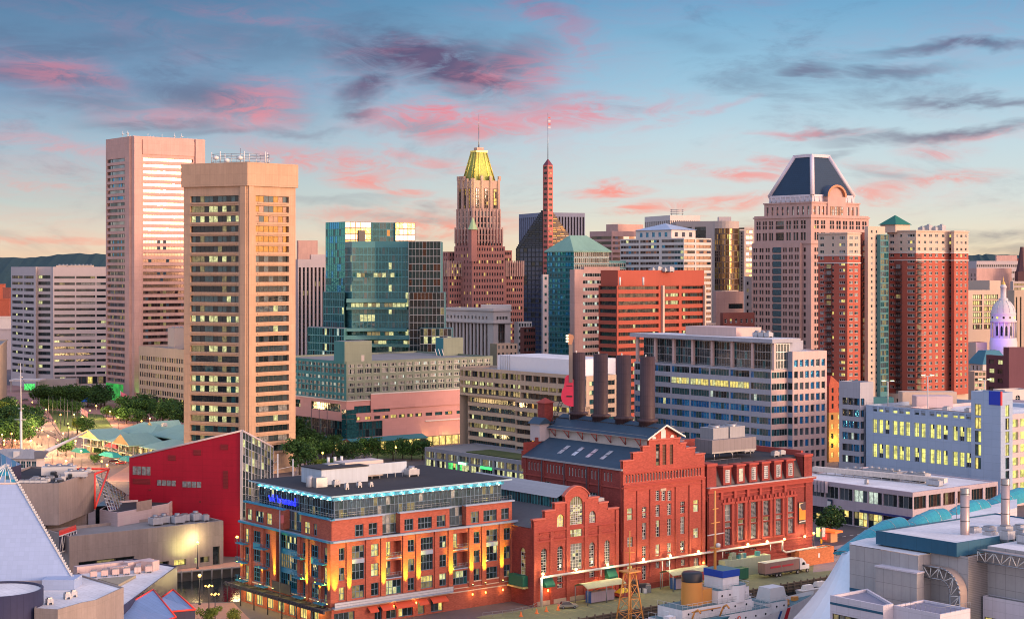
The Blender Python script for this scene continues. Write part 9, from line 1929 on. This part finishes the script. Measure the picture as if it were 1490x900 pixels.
  for (a,b) in zip(pts,pts[1:]):
   sk.face([W3(a,0),W3(b,0),W3(b,2.4),W3(a,2.4)],plain('brushed panel',(.48,.38,.33),.35,.4));mb.tube(W3(a),W3(b),.2,m_steel,5)
  for a,b in zip(inn,inn[1:]):mb.tube(W3(a),W3(b),.16,m_steel,5)
  def at(lst,s):
   tot=[math.hypot(b[0]-a[0],b[1]-a[1]) for a,b in zip(lst,lst[1:])];L_=sum(tot)*s
   for (a,b),l_ in zip(zip(lst,lst[1:]),tot):
    if L_<=l_+1e-6:return lerp(a,b,L_/l_)
    L_-=l_
   return lst[-1]
  n=int((span+zt_)/2.0)
  for k in range(n):a,b,c=at(pts,k/n),at(inn,k/n),at(pts,(k+1)/n);b2=at(inn,(k+1)/n);mb.tube(W3(a),W3(b),.09,f_white,4);mb.tube(W3(b) if k%2 else W3(a),W3(c) if k%2 else W3(b2),.11,f_white,4)
  B.part(mb,'curved_truss');B.part(sk,'curved_cladding')
  # stacks
 ms=plain('brushed stack',(.42,.33,.31),.35,.5)
 for px,pt,Y,zb in ((1404,710,339,26.6),(1463,696,350,26.2)):
  q_=P(px,Y);mb=MB();zz=Z(pt,Y);r_=.9;mb.lathe((*q_,0),[(r_,zb),(r_,zz),(r_-.12,zz),(r_-.12,zz-2)],ms,20)
  for h in (.3,.6,.88):mb.lathe((*q_,0),[(r_+.01,zb+(zz-zb)*h),(r_+.05,zb+(zz-zb)*h),(r_+.05,zb+(zz-zb)*h+.12),(r_+.01,zb+(zz-zb)*h+.12)],f_dark,20)
  B.part(mb,'exhaust_stack');mb=MB();mb.lathe((*q_,0),[(r_+.03,zz-1.3),(r_+.03,zz)],f_alu,20);B.part(mb,'stack_collar')
 for k in range(14):q_=add(add(t3,U,8+5*(k//5)),V,6+4*(k%5));unit(B.root,*q_,zt+1.5,2.5,2,1+.3*(k%3))
 mb=MB();q_=P(1392,358);mb.tube((*q_,zp),(*q_,zp+4.5),.07,m_steel,4);B.part(mb,'antenna')
 B.done()
 # white tensile skirt and teal vaults
 mten=plain('white tensile fabric',(.72,.80,.88),.5,var=.05);root=empty('tensile_canopy',(*P(1215,345),0),'sweeping white tensile canopy below teal vaulted roof lights at the lower right','canopy')
 mb=MB();prof=[(1240,802),(1225,804),(1219,815),(1212,827),(1204,840),(1194,853),(1182,868),(1169,883),(1155,898),(1140,915)];Ys=352;pr=[(*P(x,Ys-1.2*i),Z(y,Ys-1.2*i)) for i,(x,y) in enumerate(prof)];rt=[(*P(1242,Ys-4-.9*i),Z(802+12*i,Ys-4-.9*i)) for i in range(10)]
 for i in range(9):
  for k in range(6):f=lambda a,b,t:tuple(Vector(a).lerp(Vector(b),t)+Vector((0,2.2*math.sin(math.pi*t),0)));mb.face([f(pr[i+1],rt[i+1],k/6),f(pr[i+1],rt[i+1],(k+1)/6),f(pr[i],rt[i],(k+1)/6),f(pr[i],rt[i],k/6)],mten)
 for a,b in zip(pr,pr[1:]):mb.face([a,b,(b[0]+6,b[1]+9,b[2]-2),(a[0]+6,a[1]+9,a[2]-1)],mten)
 mb.build('fabric',root);mv=wall('teal vault glass',(.03,.28,.36),.1,.3,joint=(1.6,60),jd=.6)
 for j,(x0,y0,x1,y1,Y,rad) in enumerate(((1228,806,1310,768,354,3.6),(1310,773,1372,752,372,3.0),(1372,757,1430,738,390,3.0),(1430,740,1500,722,412,3.4))):
  mb=MB();a=Vector((*P(x0,Y),Z(y0,Y)-.2));b=Vector((*P(x1,Y+16),Z(y1,Y+16)-.2));ax=(b-a).normalized();side=Vector((ax.y,-ax.x,0)).normalized();N=8
  rng=[[a.lerp(b,s)+side*(-math.cos(math.pi*k/N)*rad*.75)+Vector((0,0,1))*(math.sin(math.pi*k/N)*rad*h) for k in range(N+1)] for s,h in ((0,.25),(.2,.6),(.45,.85),(.75,.95),(1,.75))]
  for r0_,r1_ in zip(rng,rng[1:]):
   for k in range(N):mb.face([tuple(r0_[k]),tuple(r0_[k+1]),tuple(r1_[k+1]),tuple(r1_[k])],mv)
  for k in range(N):mb.face([tuple(a),tuple(rng[0][k+1]),tuple(rng[0][k])],mv);mb.face([tuple(b),tuple(rng[-1][k]),tuple(rng[-1][k+1])],g_dark)
  mb.build('vault',root)
  mb=MB()
  for s_ in rng:mb.path([tuple(x) for x in s_],.09,f_alu,4)
  mb.build('vault_rib',root)
 mb=MB();q=[P(1236,352),P(1480,420),P(1480,404),P(1270,340)];mb.prism([q[0],q[3],q[2],q[1]],0,23.0,m_w,r_white);mb.build('base_block',root)
east_pier()
# ================================================================ the cutter
def ship():
 c0=51.0;S=lambda a,b,z:(*fp(a,c0+b),z);root=empty('ship',(*fp(0,c0),-2.2),'white coastguard style cutter with an ochre funnel and striped bow moored in the harbour','ship')
 mw=wall('white ship paint',(.78,.77,.76),.10,.4,streak=.12,joint=(2.4,1.2),jd=.95);mo=plain('ochre ship paint',(.62,.27,.06),.4);mdk=wall('teal deck',(.10,.19,.21),.15,.7);mbk=plain('black paint',(.015,.015,.018),.4);mblu=plain('royal blue dodger',(.01,.06,.38),.6)
 hb=lambda a:6.0*(1-max(0,(a-8)/36.)**1.9)*(1-max(0,(-a-30)/30.)**2*.5) if a<44 else 0;dz=lambda a:3.0+max(0,a-4)**2*.0018
 mb=MB();st_=[-50+2*i for i in range(47)];
 for a,b in zip(st_,st_[1:]):
  for s in (-1,1):
   q=[S(a,s*hb(a)*.82,-3),S(b,s*hb(b)*.82,-3),S(b,s*hb(b),dz(b)+.9),S(a,s*hb(a),dz(a)+.9)];m=mw
   mb.face(q if s>0 else q[::-1],m)
 mb.face([S(-50,-hb(-50)*.82,-3),S(-50,hb(-50)*.82,-3),S(-50,hb(-50),3.9),S(-50,-hb(-50),3.9)],mw);mb.build('hull',root)
 mb=MB()
 for a,b in zip(st_,st_[1:]):mb.face([S(a,-hb(a)*.98,dz(a)),S(b,-hb(b)*.98,dz(b)),S(b,hb(b)*.98,dz(b)),S(a,hb(a)*.98,dz(a))][::-1],mdk)
 mb.build('deck',root)
 for a,wd,col in ((28,1.5,(.6,.02,.03)),(26.6,.8,(.7,.7,.7)),(25.2,.9,(.01,.10,.35))):
  mb=MB();f=lambda x,z:(*fp(x,c0+hb(x)*(.82+.18*(z+3)/(dz(x)+3.9))+.05),z);mb.face([f(a-2.4,-.5),f(a-2.4+wd,-.5),f(a+wd,dz(a)+.8),f(a,dz(a)+.8)],plain('bow stripe %s'%(col,),col,.4));mb.build('bow_stripe',root)
 def house(a0,a1,w,z0,z1,nm,m=mw,ports=0,top=mdk):
  mb=MB();f=[fp(a0,c0+w),fp(a1,c0+w),fp(a1,c0-w),fp(a0,c0-w)];mb.prism(f,z0,z1,m,top);o=mb.build(nm,root)
  if ports:
   for k in range(ports):p=MB();q=S(a0+(a1-a0)*(k+.5)/ports,w+.03,(z0+z1)/2+.2);p.tube(q,(q[0]+N_[0]*.05,q[1]+N_[1]*.05,q[2]),.24,g_dark,8);p.build('porthole',o)
  mb=MB();rail(mb,f[0],f[1],z1,1.05,f_white,int((a1-a0)/1.5));rail(mb,f[0],f[1],z1,.55,f_white,1);rail(mb,f[1],f[2],z1,1.05,f_white,4);rail(mb,f[3],f[0],z1,1.05,f_white,4);mb.build('deck_railing',o);return f
 house(-34,-12,4.4,3,6.2,'aft_deckhouse',ports=8);house(-6,22,4.6,3,5.9,'main_deckhouse',ports=9);house(-4,17,3.8,5.9,8.3,'upper_deckhouse',ports=6);house(7,16.5,3.4,8.3,11.0,'bridge_house',ports=4);house(22,29,3.2,4,6.4,'fore_deckhouse',ports=3)
 mb=MB();c=[fp(13.5+3.6*math.cos(t),c0+4.2*math.sin(t)) for t in [2*math.pi*k/14 for k in range(14)]];mb.prism(c,8.0,11.6,mw,mdk,bottom=True);mb.build('rounded_bridge_front',root)
 mb=MB();f=[fp(9,c0+2.8),fp(14,c0+2.8),fp(14,c0-2.8),fp(9,c0-2.8)];mb.prism(f,11.0,13.6,mw,mdk);wh=mb.build('wheelhouse',root);mb=MB();mb.prism(inset(f,-.12),13.5,15.0,mblu,mdk);mb.build('blue_dodger',wh)
 mb=MB();q=fp(2.5,c0);mb.lathe((*q,0),[(2.4,8.2),(2.25,13.2)],mo,22);mb.lathe((*q,0),[(2.3,13.2),(2.25,14.9),(1.9,15.2),(0,15.2)],mbk,22);fu=mb.build('funnel',root);mb=MB();mb.abox(*fp(5.2,c0),8.2,3.4,3.2,3.2,mo,GA);mb.build('funnel_casing',fu)
 mb=MB();q=fp(9.5,c0);mb.tube((*q,8),(*q,32),.38,mo,8,.2);mb.build('main_mast',root)
 for z,w in ((19,2.6),(22.5,4.6),(25,2.4),(28,1.6)):mb=MB();mb.tube((q[0]-U[0]*w/2,q[1]-U[1]*w/2,z),(q[0]+U[0]*w*.6,q[1]+U[1]*w*.6,z+.1),.13,mo if z!=22.5 else f_white,5);mb.build('yard',root)
 mb=MB();mb.abox(q[0],q[1],19.5,1.6,1.6,.3,mo,GA);mb.lathe((q[0]+.6,q[1]-.6,19.8),[(0,0),(.5,.1),(.5,.8),(0,1)],f_white,10);mb.build('mast_platform',root)
 # lattice mast aft
 q=fp(-15.5,c0);zt=17.2;mb=MB();cor=[add(add(q,U,sx*2.2),V,sy*2.0) for sx,sy in ((-1,-1),(1,-1),(1,1),(-1,1))];top=[lerp(p,q,.62) for p in cor]
 for i in range(4):
  mb.tube((*cor[i],6.2),(*top[i],zt),.17,mo,5)
  for k in range(4):t0,t1=k/4,(k+1)/4;a=lerp((*cor[i],6.2),(*top[i],zt),t0);b=lerp((*cor[(i+1)%4],6.2),(*top[(i+1)%4],zt),t1);mb.tube(a,b,.08,mo,4);mb.tube(a,lerp((*cor[(i+1)%4],6.2),(*top[(i+1)%4],zt),t0),.08,mo,4)
 mb.abox(q[0],q[1],zt,3.4,3.2,.25,mo,GA);rail(mb,add(add(q,U,-1.6),N_,1.5),add(add(q,U,1.6),N_,1.5),zt,1,mo,4);mb.tube((*q,zt),(*q,zt+8.5),.12,mo,5);mb.tube((q[0]-1,q[1],zt+4),(q[0]+1,q[1],zt+4),.08,mo,4);mb.build('lattice_mast',root)
 # covered gun, davits, boat, vents
 mb=MB();f=inset([fp(24.5,c0+2.2),fp(30,c0+2.2),fp(30,c0-2.2),fp(24.5,c0-2.2)],0);mb.frustum(f,6.3,inset(f,.5),9.2,f_white);mb.build('covered_gun',root)
 for a in (-2,6.5):mb=MB();mb.path([S(a,4.4,5.9),S(a,5.4,8.0),S(a,6.4,8.6),S(a,7.2,8.0)],.2,mo,6);mb.build('davit',root)
 mb=MB();mb.tube(S(-2,4.6,7.8),S(6.5,4.6,7.8),.16,mo,5);mb.build('davit_rail',root)
 mb=MB();f=[fp(-2.5,c0+6.6),fp(1,c0+7.2),fp(5,c0+7.2),fp(7.5,c0+6.4),fp(5,c0+5.4),fp(0,c0+5.4)];mb.frustum(inset(f,.5),4.9,f,6.1,plain('teal boat cover',(.03,.16,.2),.6));mb.build('ship_boat',root)
 for a,b,h in ((-9,1.5,2.2),(-10.5,-1,1.8),(-7,2.5,1.5),(31,1,1.6),(20,-2,2)):mb=MB();x=fp(a,c0+b);mb.path([(*x,3),(*x,3+h),(x[0]+.7,x[1],3.5+h)],.35,mo,8);mb.build('ventilator',root)
 for a,b,z in ((12,4.75,4.8),(-30,4.5,4.6),(1,4.7,4.6)):mb=MB();x=S(a,b,z);mb.tube(x,(x[0]+N_[0]*.12,x[1]+N_[1]*.12,z),.5,plain('life ring',(.7,.08,.03),.5),12);mb.tube(x,(x[0]+N_[0]*.16,x[1]+N_[1]*.16,z),.28,f_white,10);mb.build('life_ring',root)
 for a,b,w_,h in ((-3,-1,2.4,1.5),(-6,2,2,1.2),(18.5,1.5,1.6,1.3),(20.5,-1,1.4,1.8),(17,-2,1.2,1.5)):mb=MB();x=fp(a,c0+b);mb.abox(*x,5.9 if a<22 else 4,w_,w_*.8,h,mw,GA);mb.build('deck_locker',root)
 for a in (33,36):mb=MB();x=fp(a,c0-1);mb.abox(*x,dz(a),1.6,.9,.9,mo,GA);mb.build('windlass',root)
 # small white boats berthed ahead
 for i,(px,py,ln,lb) in enumerate(((1178,858,8,'small white motor boat berthed beyond the cutter bow'),(1196,853,9,'larger white motor boat half hidden by the white canopy'))):
  q=G(px,py,-1.6);r_=empty('motor_boat',(*q,-2.2),lb,'boat','small boats beyond the cutter');f=[add(add(q,U,x*ln),V,y*1.3) for x,y in ((-.5,-1),(.25,-1),(.55,0),(.25,1),(-.5,1))];mb=MB();mb.frustum(inset(f,.25),-2.3,f,-1.2,f_white);mb.build('hull',r_);mb=MB();g=[add(add(q,U,x*ln),V,y*.9) for x,y in ((-.3,-1),(.1,-1),(.1,1),(-.3,1))];mb.frustum(g,-1.2,inset(g,.3),-.1,f_white);mb.build('cabin',r_)
ship()
# ================================================================ trees, lamps, flags
def leafmat(name,a,b):
 m,t,bs=newmat(name);g=t.n('ShaderNodeNewGeometry');o=t.n('ShaderNodeObjectInfo');f=t.m('ADD',t.m('MULTIPLY',t.noise(g.outputs['Position'],.9,3,.6),1.0),t.m('MULTIPLY',o.outputs['Random'],.35));t.put(bs.inputs['Base Color'],t.ramp(f,[(.35,a),(.95,b)]))
 bs.inputs['Roughness'].default_value=.8;bs.inputs['Specular IOR Level'].default_value=.2;return m
lm=leafmat('tree leaves',(.012,.042,.018),(.06,.14,.03));lmy=leafmat('lamplit tree leaves',(.07,.13,.02),(.22,.25,.04));bark=plain('bark',(.07,.05,.04),.9)  # second leaf material is paler: lamplight put into its colour
def tree_mesh(seed,m,conical=False,n=1500):
 r=random.Random(seed);mb=MB();lumps=[(r.uniform(-.3,.3),r.uniform(-.3,.3),r.uniform(.42,.86),r.uniform(.16,.28)) for _ in range(11)]
 if conical:lumps=[(0,0,.18+.075*k,.30*(1-.085*k)) for k in range(11)]
 for i in range(n):
  x,y,z,s=r.choice(lumps);d=Vector((r.gauss(0,1),r.gauss(0,1),r.gauss(0,1))).normalized()*s*(r.random()**.35);c=Vector((x,y,z))+d;e=r.uniform(.018,.038)
  a=Vector((r.gauss(0,1),r.gauss(0,1),r.gauss(0,1))).normalized();b=a.orthogonal().normalized();q=a.cross(b);mb.face([tuple(c+b*e+q*e*.6),tuple(c-b*e+q*e*.5),tuple(c-b*e*.8-q*e),tuple(c+b*e-q*e*.7)],m)
 return mb
TM=[]
for k in range(5):
 cr=tree_mesh(20+k,lm if k!=3 else lmy,k==4);o=cr.build('crown',uv=False);tb=MB();r=random.Random(k);tb.tube((0,0,0),(0,0,.35),.03,bark,6,.022)
 for j in range(5):a=r.random()*6.28;tb.tube((0,0,.28+.03*j),(.2*math.cos(a),.2*math.sin(a),.55+.05*j),.014,bark,4,.005)
 p=tb.build('trunk',uv=False);TM.append((o.data,p.data));bpy.data.objects.remove(o);bpy.data.objects.remove(p)
def tree(px,py,h,k,lb,grp,w=1.0):
 q=G(px,py);root=empty('tree',(*q,0),lb,'tree',grp);s=rnd.uniform(.9,1.1)
 for me,nm in ((TM[k][0],'crown'),(TM[k][1],'trunk')):
  o=bpy.data.objects.new(nm,me);COL.objects.link(o);o.parent=root;o.scale=(h*1.25*w,h*1.25*w,h*s);o.rotation_euler=(0,0,rnd.random()*6.28)
T1=[(58,588),(68,590),(77,590),(87,592),(97,590),(107,592),(117,591),(128,592),(139,590),(147,594),(152,590)]
for i,(x,y) in enumerate(T1):tree(x,y,11.5,i%3,'dark leafy tree in the dense row before the wide low office','trees before the wide low office',1.1)
T2=[(72,600),(83,602),(94,601),(104,603),(66,597),(113,604)]
for i,(x,y) in enumerate(T2):tree(x,y,7,(i+1)%3,'smaller tree behind the row of plaza flagpoles','smaller trees by the flagpoles')
T3=[(186,611),(196,612),(206,612),(213,609),(237,617),(246,619),(256,619),(262,622),(228,613),(184,616),(200,618)]
for i,(x,y) in enumerate(T3):tree(x,y,12 if i<8 else 8,i%3,'leafy tree in front of the low beige office beside the five sided tower','trees before the low beige office',1.05)
for x,y,h,k,lb in ((155,607,6.5,0,'small round tree left of the bright green one'),(165,610,6.5,3,'small bright green tree near the blue umbrella'),(176,612,6,1,'small dark tree right of the bright green one')):tree(x,y,h,k,lb,None)
T4=[(2,630),(12,634),(24,628),(36,634),(4,648),(18,650),(30,646),(42,640),(-4,618),(8,612),(44,632)]
for i,(x,y) in enumerate(T4):tree(x,y,12,(0,1,2,3,0)[i%5],'leafy lamplit tree around the ship mast at the left edge','trees around the ship mast',1.1)
for x,y,h,k,lb in ((96,663,8,0,'round tree under the long bowsprit'),(113,630,7,3,'yellow green tree by the plaza lamps left of the pavilion'),(124,634,8,1,'green tree at the left end of the pavilion'),(138,676,4,2,'low shrub tree before the pavilion awnings'),(147,668,5,1,'small tree before the pavilion terrace')):tree(x,y,h,k,lb,None)
T5=[(449,664),(438,655),(462,660),(474,668),(498,673),(513,675),(530,669),(549,669),(572,669),(586,667),(599,669),(615,668),(444,680),(436,690),(484,664)]
for i,(x,y) in enumerate(T5):tree(x,y,8.5 if x>460 else 13,i%3,'street tree in the row before the pink hotel podium','street trees before the hotel',.85)
for x,y,h,k,lb in ((467,690,7,3,'small lamplit yellow tree beside the warm street lamp'),(481,690,6.5,2,'small dark tree right of the yellow lamplit one'),(1208,781,9,0,'dark round street tree before the shopping mall'),(1318,769,6,3,'yellow green tree at the corner of the shopping mall'),(304,908,4.6,3,'bright green tree at the bottom edge by the cluster lamp'),(338,909,3.6,3,'bright green shrub at the bottom edge beside the condominium steps')):tree(x,y,h,k,lb,None)
for i,(x,y) in enumerate(((620,696),(639,698),(661,700),(682,703))):tree(x,y,5.2,4,'small conical shrub along the glass shop pavilion','conical shrubs by the shop pavilion',.8)
# plaza lamps: one is built, the rest are copies with their parts
def lamp_proto(h,globes,rad=.42):
 root=empty('street_lamp',(0,0,0),'lamp','lamp');mb=MB();mb.tube((0,0,0),(0,0,h),.14,m_dkgl,6,.09);mb.lathe((0,0,0),[(.35,0),(.3,.5),(.14,.8)],m_dkgl,8);mb.build('pole',root)
 for x,y in globes:mb=MB();lampbulb(mb,(x,y,h+rad),rad,e_warm,10);mb.build('globe',root)
 return root
def dup(src,q,lb,grp):
 o=src.copy();COL.objects.link(o);o.location=(*q,0);o['label']=lb
 if grp:o['group']=grp
 for ch in src.children:c=ch.copy();COL.objects.link(c);c.parent=o
 return o
pr_=lamp_proto(6.5,[(0,0)]);first=True
LP_=[(6,651),(6,657),(22,651),(29.5,655),(44,652),(35,665),(40,629),(46.5,627),(47,631),(46,651),(55.5,625),(54,636),(61,637),(52,668),(76,665),(23.6,619),(25,636),(12,620),(3,642),(17,640),(60,612),(88,612),(120,616),(131,605),(160,607),(172,616),(108,612),(99,626),(140,598),(206,622),(218,618),(244,624),(30,600),(20,596),(10,594),(47,592),(67,604),(80,622),(92,640),(100,632),(110,652),(84,650),(70,644),(128,642),(118,668),(105,676),(96,684),(148,684),(156,690)]
for i,(x,y) in enumerate(LP_):
 q=G(x,y+11 if y<640 else y+13);lb='glowing globe lamp among the many on the brick waterfront plaza'
 if first:pr_.location=(*q,0);pr_['label']=lb;pr_['group']='globe lamps on the brick plaza';first=False
 else:dup(pr_,q,lb,'globe lamps on the brick plaza')
 if i%2==0:l=bpy.data.lights.new('plaza_light','POINT');lo=bpy.data.objects.new('plaza_light',l);COL.objects.link(lo);lo.location=(*q,7.6);l.energy=16000;l.color=(1,.62,.28);l.shadow_soft_size=2.6
for x,y,lb in ((469.5,684,'warm globe lamp beside the small yellow tree'),(514,672,'pale globe lamp at the left end of the lawn before the hotel'),(576,675,'pale globe lamp in the middle of the lawn before the hotel'),(290.5,879,'tall single lamp standing at the edge of the water inlet'),(345,818,'pale lamp on the promenade at the foot of the crimson building'),(287.5,827,'pale lamp on the promenade before the concrete hall'),(1184,812,'lamp post behind the orange brick shed')):
 q=G(x,y);dup(pr_,q,lb,None);l=bpy.data.lights.new('lamp_light','POINT');lo=bpy.data.objects.new('lamp_light',l);COL.objects.link(lo);lo.location=(*q,7.7);l.energy=2200;l.color=(1,.75,.35);l.shadow_soft_size=1.2
q=G(304,892);cl=lamp_proto(6.2,[(-.8,0),(.8,0),(0,-.8),(0,.8),(0,0)],.22);cl.location=(*q,0);cl['label']='cluster of warm globe lamps on one post by the bright green tree';q2=G(313,905);dup(cl,q2,'second cluster of globe lamps at the bottom edge by the condominium',None)
l=bpy.data.lights.new('cluster_light','POINT');lo=bpy.data.objects.new('cluster_light',l);COL.objects.link(lo);lo.location=(*q,8);l.energy=1600;l.color=(1,.75,.3);l.shadow_soft_size=1.2
# flagpoles
def flagpole(px,py,top,lb,grp=None,col=None):
 q=G(px,py);z=Z(top,q[1]);root=empty('flagpole',(*q,0),lb,'flagpole',grp);mb=MB();mb.tube((*q,0),(*q,z),.22,m_dkgl if col is None else f_white,6,.12);mb.build('pole',root);mb=MB()
 m=plain('flag %s'%(col,),col or (.35,.10,.16),.8)
 for k in range(4):x0,x1=q[0]+.9*k,q[0]+.9*(k+1);mb.face([(x0,q[1]+.3*math.sin(k),z-3.4-.5*k),(x1,q[1]+.3*math.sin(k+1),z-3.4-.5*(k+1)),(x1,q[1]+.3*math.sin(k+1),z-.4-.5*(k+1)),(x0,q[1]+.3*math.sin(k),z-.4-.5*k)],m)
 if col:mb.build('flag',root)
for i,(x,y,t) in enumerate(((57.5,612,578),(71,614,575),(77,615,576),(83,616,580),(88,617,577),(94,619,579),(98,622,581),(105,625,580),(112,632,585),(123.5,622,585),(137,615,588),(150,612,590))):flagpole(x,y,t,'slender dark flagpole among those standing on the brick plaza','flagpoles on the plaza',None)
flagpole(175.5,598,568,'white flagpole with a flag at the foot of the tallest tower',None,(.5,.12,.2));flagpole(118,612,592,'white pole with a large drooping flag left of the blue umbrella',None,(.55,.25,.28))
for x,y,t,lb in ((453,661,592,'white flagpole nearest the five sided tower before the hotel'),(464.5,660,592,'middle white flagpole before the hotel'),(476,661,595,'third white flagpole before the hotel')):flagpole(x,y,t,lb,None,None)
q=G(129,592);root=empty('umbrella',(*q,0),'bright blue square umbrella on the plaza under the dark trees','umbrella');mb=MB();mb.lathe((*q,0),[(4.6,3.4),(2.5,5.0),(.1,6.2)],plain('bright blue canvas',(.01,.12,.6),.7),8,False);mb.build('canopy',root);mb=MB();mb.tube((*q,0),(*q,6),.12,f_white,5);mb.build('pole',root)
# cars and signals in the streets
for i,(x,y,a,c,lb) in enumerate(((20,590,20,(.5,.5,.5),'pale car on the far plaza road by the dark trees'),(36,583,200,(.05,.05,.06),'dark car on the far plaza road'),(505,685,30,(.55,.55,.56),'white car in the street before the small lawn'),(1222,806,40,(.12,.13,.15),'dark car waiting at the crossing right of the brick shed'),(440,700,60,(.45,.45,.46),'pale car parked behind the condominium roof by the trees'))):vehicle('car',lb,'car',x,y,a,4.5,1.8,1.5,c)
q=G(1195,812);root=empty('traffic_signal',(*q,0),'black traffic signal post with green and white banners at the crossing','traffic signal');mb=MB();mb.tube((*q,0),(*q,9),.12,m_dkgl,6);mb.build('post',root);mb=MB();mb.abox(q[0],q[1],4.2,.5,.4,1.2,plain('signal yellow',(.7,.35,.02),.5));mb.build('signal_head',root)
mb=MB();mb.box((q[0]-1.3,q[1],6),(1.0,0,0),(0,.06,0),(0,0,2.6),emit('green banner',(.3,.7,.2),.5));mb.build('banner',root);mb=MB();mb.box((q[0]+.2,q[1],6),(.9,0,0),(0,.06,0),(0,0,2.6),f_white);mb.build('banner',root)
for k in range(26):
 t=k/25;a,b=(-97,439.2),(-36.5,472.1);p=lerp(a,b,t);p=(p[0]+.3,p[1]-1.0);mb=MB();mb.tube((*p,-3),(*p,.7),.25,plain('pale timber pile',(.30,.26,.22),.9),6);tag(mb.build('inlet_pile',loc=(*p,-3)),'pale timber pile along the promenade edge of the water inlet','pile','timber piles along the inlet promenade')
mb=MB();mb.tube((-97,438.1,.35),(-36.5,471,.35),.22,plain('pale timber rail',(.34,.30,.26),.9),6);tag(mb.build('inlet_fender',loc=(-97,433,0)),'pale timber fender rail along the promenade edge of the inlet','fender')
# further office roofs and small blocks filling the city floor between the towers
rr=random.Random(5)
for i,(px,w,top,Y,m,lb) in enumerate(((1000,60,600,560,m_beige,'low grey roof glimpsed behind the power station gable'),(1235,30,640,640,m_beige,'low grey block at the foot of the garage stair block'),(640,60,560,900,m_tan,'tan block hidden behind the hotel roofline'),(860,40,556,800,m_rose,'rose block glimpsed between the chimneys'))):
 f=rect(px-w/2,px,px+w/2,Y,GA);z1=max(6,Z(top,Y)-14);B=Bld('low_building',lb,f[1],m,ymax=400);w_=dist(f[1],f[2]);B.block(f,0,z1,{1:rows(0,z1,max(2,int(z1/3.8)),1.8,cols(w_,5,2),st(K_off,None,0,1,0))});B.done()
